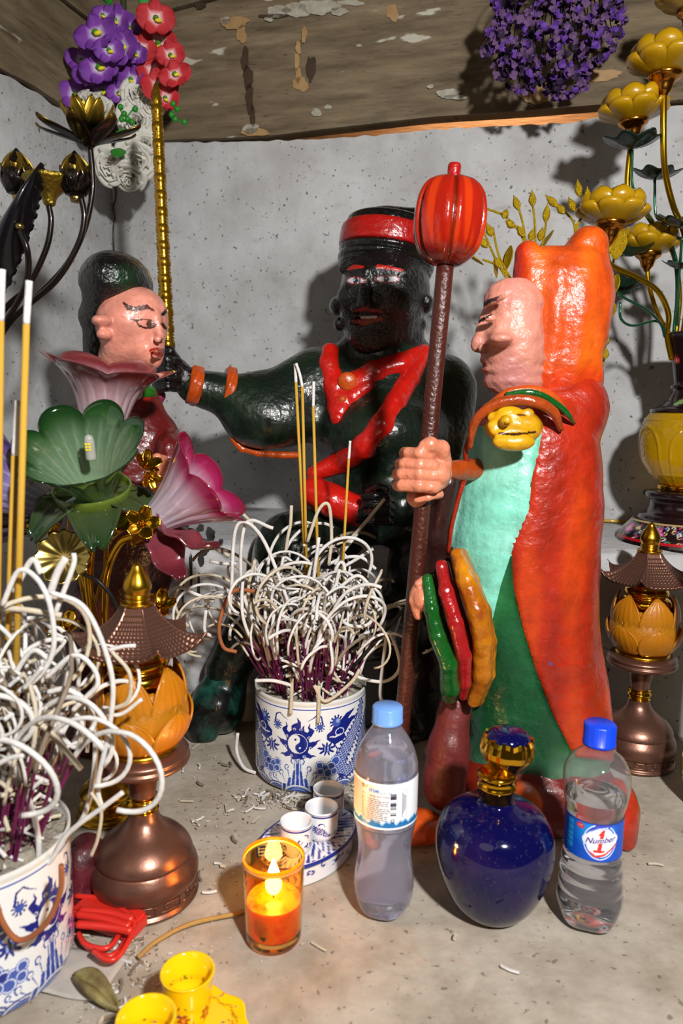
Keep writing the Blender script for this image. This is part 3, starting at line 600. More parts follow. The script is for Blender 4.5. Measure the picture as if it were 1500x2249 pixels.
# --- yellow cups on a lobed saucer
YEL = h('f2c40c')
def ycup(P, r, H, label, seed):
    prof = [(0, 0)]+smoothprof([(r*.62, 0), (r*.66, .002), (r*.80, .010)], 3)+[(r*(.82+.14*k/26), .012+(H-.014)*k/26) for k in range(27)]+[(r*1.01, H-.001), (r*.99, H), (r*.90, H-.0006), (r*.88, H*.5), (r*.6, .008), (0, .006)]
    V, F = lathe(prof, 150); s = np.arctan2(V[:, 1], V[:, 0])*r; z = V[:, 2]; out = np.arange(len(V)) < 150*34; c = np.tile(YEL, (len(V), 1)); g = random.Random(seed)
    for k in range(90):
        s0 = g.uniform(-pi*r, pi*r); z0 = g.uniform(.004, H*.74); cc = h(g.choice(['3c6b1e', '8a3a16', '2b3a6e', '6b7a10', 'a8641c'])); e = g.uniform(0, pi); pts = [(s0-.0016*math.cos(e), z0-.0016*math.sin(e)), (s0+.0016*math.cos(e), z0+.0016*math.sin(e))]
        lay(c, (stroke(s, z, pts, [.0009, .0003]) < 0) & out, cc)
    for k in range(6):
        s0 = (k+.5)*2*pi*r/6-pi*r; d = np.hypot(s-s0, (z-H*.36)); lay(c, (d < .0055*(1+.25*np.sin(6*np.arctan2(z-H*.36, s-s0)))) & out, h('a03a18')); lay(c, (d < .0022) & out, h('d88a20'))
    o = mesh('tea_cup', V, F, GLAZE, None, col=c); o.location = (P[0], P[1], P[2]); return tag(o, label, 'cup', 'yellow tea cups')
zc = .012; Hc = .046
Pa = FL(412, 2131, zc+Hc); Pa[2] = zc; ycup(Pa, .0218, Hc, 'yellow porcelain tea cup with painted flowers, further from the lens', 3)
Pb = FL(321, 2231, zc+Hc); Pb[2] = zc; ob = ycup(Pb, .0222, Hc, 'yellow porcelain tea cup cut off by the bottom edge of the photo', 4)
Ps = FL(405, 2290, .008); V, F = lathe([(0, 0), (.030, 0), (.034, .003), (.044, .009), (.0475, .0125), (.0462, .0135), (.040, .011), (.034, .0115), (0, .0105)], 160); a = np.arctan2(V[:, 1], V[:, 0]); rr_ = np.hypot(V[:, 0], V[:, 1])
k = 1+.035*np.cos(a*10)*(rr_ > .035); V[:, 0] *= k; V[:, 1] *= k
prof = [(0, 0), (.034, 0)]+[(.034+.0145*q/14, .012*q/14) for q in range(1, 15)]+[(.0485, .0132)]+[(.0485-.0485*q/40, .0132-.0022*min(1, q/9)) for q in range(1, 41)]
V, F = lathe(prof, 200); a = np.arctan2(V[:, 1], V[:, 0]); rr_ = np.hypot(V[:, 0], V[:, 1]); k = 1+.04*np.cos(a*9)*np.clip((rr_-.03)/.018, 0, 1); c = np.tile(YEL, (len(V), 1)); g = random.Random(9)
up = np.arange(len(V)) > 200*17
x, y = V[:, 0]*k, V[:, 1]*k; lay(c, up & (np.abs(rr_-.0395-.0012*np.sin(a*18)) < .0006), h('a8641c'))
for q in range(70):
    e = g.uniform(0, 2*pi); R0 = g.uniform(.028, .046); cc = h(g.choice(['3c6b1e', '8a3a16', '2b3a6e', 'b8501c'])); X0, Y0 = R0*math.cos(e), R0*math.sin(e); b = g.uniform(0, pi)
    lay(c, up & (stroke(x, y, [(X0-.0014*math.cos(b), Y0-.0014*math.sin(b)), (X0+.0014*math.cos(b), Y0+.0014*math.sin(b))], [.0007, .0003]) < 0), cc)
V[:, 0] = x*1.05; V[:, 1] = y*1.05
Pm = (Pa+Pb)/2; o = mesh('saucer', V, F, GLAZE, None, col=c); o.location = (Pm[0]+.012, Pm[1]+.008, .0005); tag(o, 'yellow lobed saucer under two yellow tea cups', 'saucer')
# ------------------------------------------------------------ incense pots (blue dragons on white)
def potpaint(s, z):
    """s, z in cm; s=0 is the middle of the yin-yang medallion, z from the foot"""
    c = np.tile(h('dfe3e4'), (len(s), 1)); D = h('16247c'); M = h('3c55a8'); Lt = h('8fa4d0')
    sm1 = s.copy(); P = 25.0; s = (s+P) % (2*P)-P; s2 = s
    # waves at the foot
    for cx, r in [(k*3.1, 2.1 if k % 2 else 2.5) for k in range(-8, 9)]:
        d = np.hypot(s-cx, (z+.35)*1.15); ins = d < r; lay(c, ins, M); 
        for q, rr in enumerate(np.arange(r-.28, .2, -.42)): lay(c, ins & (np.abs(d-rr) < (.11 if q == 0 else .05)), h('dfe3e4') if q == 0 else Lt)
        lay(c, np.abs(d-r) < .05, D)
    for cx in (0, 16.5, -16.5):
        pk = pip(s, z, [(cx-2.9, 0), (cx-2.2, 1.5), (cx-1.5, 1.5), (cx-1.35, 2.4), (cx-.75, 2.5), (cx-.6, 3.5), (cx-.2, 3.6), (cx, 5.0), (cx+.2, 3.6), (cx+.6, 3.5), (cx+.75, 2.5), (cx+1.35, 2.4), (cx+1.5, 1.5), (cx+2.2, 1.5), (cx+2.9, 0)])
        lay(c, pk, M); lay(c, pk & (np.abs(((s-cx)*1.7/(1.25-z*.13)) % 1-.5) < .13), h('cfd8ea')); lay(c, pk & (np.abs(((s-cx)*1.7/(1.25-z*.13)) % 1-.5) > .42), D)
        d = np.hypot((s-cx), (z+.6)*1.1); lay(c, d < 2.2, M); lay(c, (d < 2.2) & (np.abs((d*2.2) % 1-.5) < .16), Lt); lay(c, np.abs(d-2.2) < .12, h('dfe3e4'))
        for sg in (-1, 1):
            for (x0, y0, r0) in ((2.3, 3.0, .42), (1.5, 3.9, .40), (.55, 4.9, .42), (3.4, 2.3, .42), (4.3, 2.0, .32), (.25, 5.4, .28)):
                an = np.linspace(-1.2, 4.4, 12); pts = [(cx+sg*(x0+r0*math.cos(a)*(1-i*.055)), y0+r0*math.sin(a)*(1-i*.055)) for i, a in enumerate(an)]; lay(c, stroke(s, z, pts, np.linspace(.085, .04, 12)) < 0, M)
                lay(c, stroke(s, z, [(cx+sg*(x0-.1), y0-.35), (cx+sg*x0*.75, y0*.55)], [.07, .03]) < 0, M)
    # medallion with flames
    for cx in (0,):
        x = s-cx; y = z-7.3; d = np.hypot(x, y); an = np.arctan2(y, x)
        R = 1.95+.28*np.cos(an*2-pi)+.12*np.cos(an*7+1); lay(c, d < R, D)
        fl = [([(0, 1.5), (-.15, 2.2), (.25, 2.9), (-.1, 3.6)], [.75, .62, .22, .02]), ([(-1.4, 1.1), (-1.9, 1.8), (-1.5, 2.3), (-1.7, 2.9)], [.4, .33, .13, .02]), ([(1.4, 1.1), (1.9, 1.8), (1.5, 2.3), (1.7, 2.9)], [.4, .33, .13, .02]),
              ([(-1.6, -.2), (-2.3, .1), (-2.6, .35), (-3.1, .6)], [.5, .3, .12, .02]), ([(1.6, -.2), (2.3, .1), (2.6, .35), (3.1, .6)], [.5, .3, .12, .02]), ([(-1.1, -1.4), (-1.7, -1.7), (-2.1, -1.6), (-2.6, -1.75)], [.4, .28, .12, .02]),
              ([(1.1, -1.4), (1.7, -1.7), (2.1, -1.6), (2.6, -1.75)], [.4, .28, .12, .02]), ([(-.5, -1.7), (0, -1.85), (.5, -1.7)], [.2, .22, .2]), ([(-.6, 1.7), (-.75, 2.4), (-.5, 2.7)], [.25, .12, .02]), ([(.7, 1.7), (.75, 2.3), (.95, 2.6)], [.25, .12, .02])]
        for pts, w in fl: lay(c, stroke(x, y, pts, w) < 0, D)
        for sx in (-1, 1):
            for (cx2, cy2) in ((.45, 2.0), (1.55, .9), (1.75, -.55), (.9, -1.75)):
                lay(c, np.abs(np.hypot(x-sx*cx2, y-cy2)-.16) < .035, h('dfe3e4'))
        lay(c, d < 1.42, h('dfe3e4')); lay(c, np.abs(d-1.42) < .05, D); q = 1.30; xr, yr = x*math.cos(.5)+y*math.sin(.5), -x*math.sin(.5)+y*math.cos(.5)
        blu = ((xr > 0) & (np.hypot(xr, yr-q/2) > q/2)) | (np.hypot(xr, yr+q/2) < q/2); lay(c, (d < q) & blu, D)
        lay(c, np.hypot(xr, yr-q/2) < .17, D); lay(c, np.hypot(xr, yr+q/2) < .14, h('dfe3e4'))
    # two dragons facing the medallion (mirrored), repeated at the back
    for sg in (-1, 1):
        x = sg*s; y = z
        bp = [(10.4, 11.2), (9.6, 9.0), (8.3, 7.6), (7.0, 6.0), (6.1, 4.6), (6.3, 3.3), (7.4, 2.6), (8.8, 3.2), (9.8, 4.6), (10.8, 6.8), (12.5, 8.4), (14.5, 8.2), (16, 6.5), (17.5, 7.5), (20, 8.5)]
        bw = [.5, .85, .95, .95, .9, .8, .7, .75, .9, 1.0, 1.0, .9, .8, .7, .3]
        d = stroke(x, y, [(p+.0, q) for p, q in bp], bw); lay(c, d < .07, D); sc = np.hypot((x*2.6+y*1.1) % 1-.5, ((y*2.6-x*1.1) % 1)-.2); lay(c, (d < -.06) & (sc > .38) & (sc < .62), h('cdd6ea')); lay(c, (d < -.06) & (sc <= .38), M)
        lay(c, (d > .07) & (d < .38) & (np.sin(x*9+y*7) > .2), D)
        hd = [([(4.3, 8.3), (5.3, 8.6), (6.3, 9.0), (7.4, 9.6)], [.35, .75, .85, .5]), ([(4.2, 7.9), (5.2, 7.4), (6.4, 7.8)], [.25, .45, .45]), ([(6.0, 9.6), (7.2, 10.6), (8.6, 11.2)], [.45, .4, .05]), ([(6.6, 9.0), (8.0, 9.9), (9.2, 10.0)], [.4, .35, .05])]
        for pts, w in hd: lay(c, stroke(x, y, pts, w) < 0, D)
        a2 = np.arctan2(y-10.0, x-5.4); d2 = np.hypot(x-5.4, y-10.0); lay(c, d2 < .85+.18*np.sign(np.sin(a2*11)), D); lay(c, d2 < .62, M); lay(c, np.hypot(x-5.6, y-10.2) < .3, Lt)
        a2 = np.arctan2(y-9.6, x-3.0); d2 = np.hypot(x-3.0, y-9.6); lay(c, d2 < .55+.15*np.sign(np.sin(a2*10)), D); lay(c, d2 < .38, M)
        a2 = np.arctan2(y-6.5, x-4.0); d2 = np.hypot((x-4.0)/1.4, y-6.5); lay(c, d2 < .7+.28*np.sin(a2*9), D); lay(c, (d2 < .4)*(np.sin(x*14) > .3), Lt)
        lay(c, np.hypot(x-4.45, y-9.15) < .2, h('e8ecf0')); lay(c, np.hypot(x-4.40, y-9.15) < .09, D); lay(c, stroke(x, y, [(4.4, 8.1), (5.2, 8.0), (6.0, 8.2)], [.05, .12, .1]) < 0, h('dfe3e4'))
        lay(c, np.abs(np.hypot((x-5.9)/1.3, y-8.6)-.5) < .06, h('cdd6ea'))
        for pts, w in (([(3.4, 9.9), (3.2, 11.0), (2.6, 11.3), (2.0, 10.8), (1.4, 10.5)], [.12, .1, .08, .06, .03]), ([(4.9, 7.2), (5.6, 6.2), (5.2, 5.2), (4.6, 4.7), (4.1, 4.6)], [.1, .09, .07, .05, .02])): lay(c, stroke(x, y, pts, w) < 0, D)
        for (cx, cy, r) in ((5.3, 4.6, .62), (4.6, 3.9, .6), (3.7, 3.8, .55), (3.0, 4.3, .45), (3.1, 3.4, .45), (4.2, 3.1, .55), (5.1, 3.2, .45)):
            dd = np.hypot(x-cx, y-cy); lay(c, dd < r, D if (cx*7) % 2 < 1 else M); lay(c, np.abs(dd-r) < .06, h('c4cfe6')); lay(c, np.abs(dd-r-.13) < .04, M)
        for k in range(5): lay(c, stroke(x, y, [(6.3, 2.4), (5.4+k*.45, 1.6+.1*abs(k-2))], [.18, .03]) < 0, D)
    lay(c, (np.abs(z-12.0) < .05) | (np.abs(z-11.75) < .03), M)
    lay(c, z > 12.35, h('cfd0cb')); return c
def pot(label, P, ang, zH=.131):
    t = thing('incense_pot', label, 'incense pot', P, 'blue and white incense pots'); n = 720
    prof = [(0, 0), (.070, 0), (.0722, .0015)]+[(.0735+.0045*min(1, k/14)**.6*(1), .003+(.1245-.003)*k/149) for k in range(150)]+[(.0785, .1265), (.0783, .1305), (.0765, .131), (.0752, .1285)]
    V, F = lathe(prof+[(.0745, .116), (0, .116)], n); a = np.arctan2(V[:, 1], V[:, 0]); dv = (a-ang+pi) % (2*pi)-pi
    out = np.zeros(len(V), bool); out[:n*(len(prof)-2)] = True
    c = potpaint(dv*7.96, V[:, 2]*100); lay(c, ~out, h('cfcfca')); lay(c, V[:, 2] < .0028, h('8f8878'))
    F = np.array([f for f in F if len(f) == 4])
    mesh('pot_body', V+P, F, GLAZE, t, col=c)
    g = np.random.default_rng(3); V, F = lathe([(.0755*k/14, 0) for k in range(15)], 60); F = [f for f in F if len(f) == 4]; V[:, 2] = .1205+.006*np.cos(np.hypot(V[:, 0], V[:, 1])/.075*1.4)+.003*blob_noise(V, 150, 2)+g.normal(size=len(V))*.0009
    mesh('ash_bed', V+P, F, pm('grey_ash', 'a59c8c', rough=.95, bump=.8, bscale=260, var=.5, vscale=120), t, smooth=False)
    return t
PP = np.array([-.0405, .985, 0]); potA = pot('blue and white incense pot behind the tea cups and candle', PP, facing(*PP[:2])-.215)
PQ = K(-46, 1900, .605); PQ[2] = 0; potB = pot('blurred blue and white incense pot, nearest at lower left', PQ, facing(*PQ[:2])+.74)
ASH = [pm('white_ash', 'd9d6d2', rough=.85, bump=.2, bscale=300, var=.25, vscale=60), pm('cream_ash', 'cbbfa8', rough=.85, bump=.2, bscale=300, var=.3, vscale=50), pm('grey_brown_ash', '8d7e6c', rough=.9, bump=.2, bscale=300, var=.5, vscale=40)]
TAN = pm('scorched_ash', 'a05c34', rough=.85, var=.3, vscale=40)
MAG = pm('magenta_stick', '7d1458', rough=.6, var=.6, vscale=40, dark='3a0f24'); INC = pm('yellow_incense', 'b98f2c', rough=.75, bump=.15, bscale=400)
CHAR = pm('charred_tip', '1d1916', rough=.9)
def curl(L, a0, am, rng, r, plane_w=0.0, n=26):
    """ash arc starting straight up, bending in xz plane with a little wander"""
    P = [np.zeros(3)]; a = a0; dl = L/n; b = 0
    for i in range(n):
        a += am*dl*(.35+1.3*i/n) if am > 0 else am*dl; b += rng.gauss(0, .08)+plane_w*dl
        P.append(P[-1]+dl*np.array([math.sin(a)*math.cos(b), math.sin(a)*math.sin(b), math.cos(a)]))
    V, F = tube(P, r, 7); return V, F, np.array(P)
rg = random.Random(21); VAR = []
for i in range(22):
    L = rg.uniform(.06, .19); 
    if i < 9: L = rg.uniform(.14, .24)
    if i > 16: L = rg.uniform(.015, .05)
    V, F, P = curl(L, rg.uniform(-.1, .25), rg.uniform(12, 30) if i < 17 else rg.uniform(0, 18), rg, rg.uniform(.0018, .0024), rg.uniform(-5, 5))
    me = bpy.data.meshes.new('ash_curl'); me.from_pydata([tuple(v) for v in V], [], F); me.polygons.foreach_set('use_smooth', [True]*len(me.polygons)); me.materials.append(ASH[(0, 1, 0, 0, 2, 0, 1, 0)[i % 8]]); VAR.append(me)
SV, SF = tube([(0, 0, 0), (0, 0, 1)], .0013, 6); SME = bpy.data.meshes.new('stick'); SME.from_pydata([tuple(v) for v in SV], [], SF); SME.materials.append(MAG)
def linkobj(name, me, parent, loc=(0, 0, 0), scale=(1, 1, 1), rot=None):
    o = bpy.data.objects.new(name, me); COL.objects.link(o); o.parent = parent; o.location = loc; o.scale = scale
    if rot: o.rotation_euler = rot
    return o
def bunch(P, n, seed, where, grp, hmax, lean, xs=0):
    g = random.Random(seed); ref = None
    for i in range(n):
        a = g.uniform(0, 2*pi); q = math.sqrt(g.random()); r0 = .055*q; x, y = r0*math.cos(a), r0*math.sin(a)
        ln = lean*q*g.uniform(.5, 1.25)+g.gauss(0, .04); L = g.uniform(.45, 1)*hmax*(1-.30*q*q)
        d = np.array([math.sin(ln)*math.cos(a)+xs*g.random(), math.sin(ln)*math.sin(a), math.cos(ln)]); d /= np.linalg.norm(d)
        t = bpy.data.objects.new('incense_stick', None); COL.objects.link(t); t.location = (P[0]+x, P[1]+y, .118); t.empty_display_size = .01
        tag(t, 'burnt magenta incense stick with curled white ash standing in '+where, 'incense stick', grp)
        t.rotation_mode = 'QUATERNION'; t.rotation_quaternion = Vector(d).to_track_quat('Z', 'Y') @ Matrix.Rotation(g.uniform(0, 6.28), 3, 'Z').to_quaternion()
        st = linkobj('stick', SME, t, scale=(1, 1, L))
        # ash bends away from the bunch
        me = VAR[g.randrange(22)]
        o = bpy.data.objects.new('ash_curl', me); COL.objects.link(o); o.parent = t; o.location = (0, 0, L-.002); s = g.uniform(.75, 1.1); o.scale = (s, s, s); o.rotation_euler = (0, 0, g.uniform(0, 6.28))
bunch(PP, 165, 5, 'the pot behind the cups', 'burnt incense in the pot behind the cups', .155, .50, -.03)
bunch(PQ, 165, 9, 'the nearest pot', 'burnt incense in the nearest pot', .17, .36, .05)
# loose ash pieces piled between the sticks
def ashpile(name, P, n, seed, R, z0, z1, parent, label=None):
    g = random.Random(seed); parts = []; 
    for i in range(n):
        z = z0+(z1-z0)*g.random()**1.25; f = (z-z0)/(z1-z0+1e-6); rr_ = R*math.sqrt(g.random())*(1+.35*f)
        a = g.uniform(0, 6.28); c = np.array([rr_*math.cos(a), rr_*math.sin(a), z]); L = g.uniform(.005, .028); d = np.array([g.gauss(0, 1), g.gauss(0, 1), g.gauss(0, .8)]); d /= np.linalg.norm(d); b = np.cross(d, (g.random(), .3, g.random()))*g.uniform(-.5, .5)
        pts = [c+d*L*t+b*L*(t*t) for t in (-.5, -.15, .2, .5)]; parts.append(tube(crom(pts, 3), g.uniform(.0012, .0022), 6))
    V, F = join(parts); o = mesh(name, V+P, F, ASH[:1], parent); o['kind'] = 'stuff'; o.data.materials.append(ASH[1]); o.data.materials.append(ASH[2])
    k = [g.choice((0, 0, 0, 1, 2)) for _ in range(n)]; fp = len(parts[0][1]); mi = []
    for i, p in enumerate(parts): mi += [k[i]]*len(p[1])
    o.data.polygons.foreach_set('material_index', mi); return o
ashpile('ash_pieces', PP, 900, 31, .060, .124, .285, potA); ashpile('ash_pieces', PQ, 900, 32, .060, .124, .30, potB)
# a few hand-placed long curls that stand out
def longcurl(pts, Y, r, mat, label, name='ash_curl'):
    P = crom([K(x, y, Y if np.isscalar(Y) else Y[i]) for i, (x, y) in enumerate(pts)], 8); V, F = tube(P, r*S(pts[0][1], .97), 8); o = mesh(name, V, F, mat, None, loc=P[0]); return o
g1 = 'long ash curls hanging from the pot behind the cups'
LC = [([(640, 1340), (575, 1180), (520, 1155), (508, 1300), (503, 1350)], 0), ([(600, 1160), (540, 1150), (530, 1280), (560, 1370), (590, 1420)], 0), ([(560, 1230), (545, 1300), (560, 1370), (600, 1450)], 1), ([(745, 1470), (722, 1380), (735, 1260), (755, 1240), (760, 1330), (765, 1365)], 0),
      ([(675, 1190), (700, 1120), (722, 1110), (728, 1180), (722, 1240)], 1), ([(745, 1290), (790, 1265), (826, 1320), (810, 1370), (760, 1370), (735, 1320), (745, 1250)], 0), ([(790, 1480), (812, 1400), (795, 1395), (850, 1385), (878, 1460), (850, 1495), (795, 1490), (740, 1460)], 0),
      ([(700, 1180), (690, 1300), (738, 1255), (765, 1300), (720, 1430), (740, 1455), (785, 1450)], 0), ([(650, 1480), (640, 1400), (628, 1330), (660, 1275), (697, 1300)], 0), ([(640, 1110), (638, 1150), (632, 1180), (628, 1210)], 1), ([(690, 1505), (715, 1540), (770, 1500), (790, 1470)], 1), ([(560, 1495), (600, 1495), (640, 1505)], 0),
      ([(352, 1320), (390, 1290), (430, 1305), (470, 1320)], 0), ([(450, 1320), (490, 1305), (540, 1295)], 0), ([(510, 1098), (530, 1125), (555, 1150)], 1), ([(415, 1172), (460, 1198), (505, 1222)], 1), ([(845, 1095), (800, 1150), (745, 1210)], 1), ([(785, 1172), (755, 1210), (735, 1240)], 0), ([(820, 1205), (780, 1230), (745, 1250)], 0), ([(825, 1250), (795, 1225), (755, 1225), (720, 1240)], 0),
      ([(460, 1232), (490, 1238), (520, 1238)], 0), ([(850, 1385), (835, 1520), (850, 1545)], 0), ([(522, 1610), (520, 1650), (535, 1685), (562, 1698)], 0), ([(452, 1340), (450, 1385), (470, 1400)], 0), ([(641, 1490), (640, 1540), (638, 1568)], 1), ([(700, 1505), (700, 1555), (698, 1588)], 1)]
LCL = ['white ash curl arching high then hanging furthest at the upper left', 'white ash curl in a long S just inside the upper left arch', 'cream ash curl dropping through the middle left', 'white ash hairpin standing near the right centre', 'cream ash hairpin, highest arch between the yellow sticks', 'white ash ring, nearly closed, at the right side', 'white ash loop swinging widest out to the right', 'white ash curl winding down through the centre', 'white ash arch low in the front centre', 'straight cream ash piece standing highest at the top left', 'cream ash piece sagging over the front rim', 'white ash piece lying along the left of the front rim', 'white ash arc furthest left, beside the lantern roof', 'short white ash piece pointing left above the lantern roof tip', 'short white ash spike, uppermost at the upper left', 'long white ash spike pointing left', 'cream ash spike pointing up and right, longest on the right', 'short white ash spike at the upper right', 'white ash spike pointing right, just above the ring', 'white ash arc bending down at the far right', 'short white ash piece sticking out left at mid height', 'white ash piece hanging down beside the pale blue cap', 'white ash arc leaning on the floor at the left', 'small white ash hook at the far left', 'cream ash piece hanging straight down left of centre', 'cream ash piece hanging straight down right of centre']
for i, (pts, k) in enumerate(LC):
    Y = .93+.012*(i % 5)
    if i in (14, 15, 16, 17, 18, 19, 20): Y = 1.0
    if i in (10, 11, 24, 25): Y = .905
    if i == 22: Y = [.99, .99, .97, .965]
    o = longcurl(pts, Y, 3.9, ASH[k] if k else ASH[0], ''); tag(o, LCL[i]+', middle pot', 'incense ash', g1)
o = longcurl([(570, 1300), (510, 1300), (482, 1370), (490, 1420), (520, 1432)], .93, 4.2, TAN, ''); tag(o, 'rust brown curled ash arc left of the pot behind the cups', 'incense ash')
LQ = [([(5, 1330), (40, 1255), (80, 1270), (110, 1330), (118, 1420), (90, 1480), (40, 1520)], 6), ([(110, 1300), (190, 1340), (245, 1480), (240, 1600), (215, 1720), (225, 1780)], 6), ([(0, 1335), (60, 1340), (135, 1352)], 7), ([(100, 1490), (160, 1440), (200, 1460), (215, 1500), (190, 1530), (160, 1560)], 6), ([(105, 1520), (150, 1515), (200, 1560), (208, 1680), (180, 1800), (110, 1850)], 6.5),
      ([(200, 1555), (260, 1570), (312, 1535)], 5), ([(65, 1570), (120, 1620), (178, 1690)], 7), ([(0, 1690), (55, 1740), (85, 1850), (70, 1950), (20, 2005), (-10, 2000)], 7), ([(120, 1350), (160, 1245), (162, 1215)], 6), ([(105, 1320), (125, 1260), (145, 1225)], 9), ([(245, 1430), (285, 1480), (280, 1540), (235, 1560)], 5), ([(120, 1550), (140, 1620), (170, 1640), (180, 1590), (160, 1560)], 6),
      ([(270, 1740), (230, 1770), (150, 1830), (100, 1900), (0, 1935)], 6), ([(20, 1500), (70, 1430), (110, 1450)], 6), ([(0, 1640), (50, 1580), (60, 1500), (40, 1480)], 6), ([(30, 1300), (70, 1230), (90, 1260)], 7), ([(-5, 1450), (30, 1480), (10, 1540), (60, 1600)], 6), ([(240, 1428), (270, 1420), (298, 1418)], 5), ([(200, 1740), (222, 1780), (215, 1840), (200, 1880)], 4)]
LQL = ['white ash curl arching at the top left', 'longest white ash curl sweeping down the right side', 'cream ash piece lying level near the top', 'white ash ring in the middle right', 'white ash curl falling from the middle to the lower right', 'white ash piece pointing right at middle height', 'cream ash piece slanting down right across the middle', 'thick white ash curl drooping over the rim', 'white ash spike pointing up, left of a close pair', 'thickest white ash spike pointing up, right of a close pair', 'cream ash hook at the right edge', 'white ash hook curling inward in the middle right', 'white ash piece slanting down left over the rim', 'white ash arc at the middle left', 'cream ash curl rising at the left edge', 'white ash arch at the very top left', 'white ash curl zigzagging at the left edge', 'short white ash piece pointing right towards the lantern roof', 'thin cream ash curl hanging furthest down on the right']
for i, (pts, r) in enumerate(LQ):
    P = crom([K(x, y, .60+.008*(i % 6)-.02) for x, y in pts], 8); V, F = tube(P, r*S(1500, .6)*.95, 8); o = mesh('ash_curl', V, F, ASH[(0, 0, 1, 0)[i % 4]], None, loc=P[0]); tag(o, LQL[i]+', nearest pot', 'incense ash', 'long ash curls over the nearest pot')
P = crom([K(x, y, .53) for x, y in ((135, 1900), (132, 1960), (100, 2030), (45, 2065), (8, 2030), (-15, 1960))], 8); o = mesh('ash_curl', *tube(P, .0023, 8), TAN, None, loc=P[0]); tag(o, 'tan brown ash loop hanging over the front of the nearest pot', 'incense ash')
# fresh yellow incense sticks with white tips
def fresh(x0, y0, x1, y1, x2, y2, Y, r, label, bend=0):
    B, T, A1 = K(x0, y0, Y), K(x1, y1, Y), K(x2, y2, Y); t = thing('incense_stick', label, 'incense stick', B)
    mesh('stick', *tube([B, B+(T-B)*.30], r*.55, 8), MAG, t); mesh('incense_coat', *tube([B+(T-B)*.28, T], [r, r*.9], 10), INC, t)
    mid = (T+A1)/2+np.array([0, 0, 1.])*bend; mesh('ash_tip', *tube(crom([T, T+(A1-T)*.4+(T-B)/np.linalg.norm(T-B)*abs(bend), A1], 5), r*.95, 8), ASH[0], t); return t
fresh(680, 1430, 650, 840, 648, 800, .99, .0022, 'yellow incense stick with short white tip, leftmost of the middle pot')
fresh(678, 1450, 664, 850, 650, 798, .985, .0022, 'yellow incense stick whose white ash tip bends left over its neighbour', .004)
fresh(705, 1480, 688, 893, 689, 838, .98, .0022, 'yellow incense stick with white tip, tallest on the right of a close pair')
fresh(740, 1470, 766, 1008, 769, 968, .985, .0020, 'shortest fresh yellow incense stick leaning right in the middle pot')
fresh(22, 1900, 58, 712, 64, 617, .60, .0030, 'yellow incense stick with white ash tip, rightmost in the nearest pot')
fresh(0, 1900, 32, 1000, 40, 880, .62, .0030, 'yellow incense stick standing just left of the tallest one in the nearest pot')
fresh(-12, 1900, 2, 705, 5, 592, .61, .0030, 'yellow incense stick cut off by the left edge of the photo')
# dark burnt stick leaning out of the middle pot
P = [K(752, 1492, .96), K(902, 1322, .90)]; o = mesh('incense_stick', *tube(P, .0026, 8), pm('burnt_black_stick', '26221f', rough=.8, bump=.4, bscale=200), None, loc=P[0]); tag(o, 'charred black incense stick leaning right towards the red robed figure', 'incense stick')
P = crom([FL(303, 2104, .003), FL(345, 2068, .003), FL(420, 2030, .003), FL(535, 2003, .004)], 6); P[:, 2] = .0035; o = mesh('incense_stick', *tube(P, .0023, 8), pm('ochre_ash', 'b08a4a', rough=.8, var=.3, vscale=40), None, loc=P[0]); tag(o, 'bent ochre incense stick lying on the floor left of the candle glass', 'incense stick')
# crumbs of fallen ash on the altar floor
g = random.Random(77); CR_ = []
for i in range(8):
    L = g.uniform(.006, .02); r = g.uniform(.0011, .0020); V, F = tube(crom([(-L/2, 0, r), (0, L*g.uniform(-.15, .15), r), (L/2, 0, r)], 3), r, 6); me = bpy.data.meshes.new('ash_fragment'); me.from_pydata([tuple(v) for v in V], [], F); me.materials.append(ASH[i % 3]); CR_.append(me)
spots = [(548, 1778), (563, 1800), (515, 1845), (460, 1960), (490, 1905), (440, 1925), (640, 1752), (655, 1760), (668, 1748), (630, 1765), (600, 1750), (575, 1745), (780, 1735), (790, 1745), (772, 1750), (785, 1725), (795, 1720), (430, 1640), (440, 1722), (400, 1690), (1000, 2060), (820, 1830), (900, 1955), (1440, 1900), (1120, 2130), (700, 2080), (450, 2150)]
for k in range(70): spots.append((g.gauss(640, 70), g.gauss(1748, 14)))
for k in range(28): spots.append((g.uniform(170, 300), g.uniform(2050, 2249)))
for k in range(7): spots.append((g.uniform(380, 540), g.uniform(1620, 1900)))
for k, (x, y) in enumerate(spots):
    P = FL(x, y, .001)
    if math.hypot(P[0]-PP[0], P[1]-PP[1]) < .078 or math.hypot(P[0]-tc[0], P[1]-tc[1]) < .075 or math.hypot(P[0]-Pl[0], P[1]-Pl[1]) < .058: continue
    o = bpy.data.objects.new('ash_fragment', CR_[k % 8]); COL.objects.link(o); o.location = (P[0], P[1], .0003); o.rotation_euler = (0, 0, g.uniform(0, 6.3)); tag(o, 'small broken piece of incense ash lying on the concrete', 'ash fragment', 'ash fragments on the altar floor')
# ------------------------------------------------------------ painted cement statues
def R_(px, py, Y): return px*S(py, Y)
class B(SDF):
    """sculpting in photo-measured points: (x, y, depth) and radii in photo pixels at that depth"""
    def c(s, a, b, ra, rb=None, k=8): 
        s.cap(K(*a), K(*b), R_(ra, a[1], a[2]), R_(ra if rb is None else rb, b[1], b[2]), k=k*.0007); return s
    def e(s, a, r, R=None, k=8): 
        q = S(a[1], a[2]); s.ell(K(*a), [v*q for v in r], R, k=k*.0007); return s
    def ch(s, P, r, k=5):
        r = np.broadcast_to(np.asarray(r, float), (len(P),))
        for i in range(len(P)-1): s.c(P[i], P[i+1], r[i], r[i+1], k)
        return s
def onsurf(f, pts, inset=.0, dflt=1.0):
    out = []; last = dflt
    for x, y in pts:
        p = f.surf(x, y, inset)
        if p is None: p = K(x, y, last)
        last = p[1]; out.append(p)
    return out
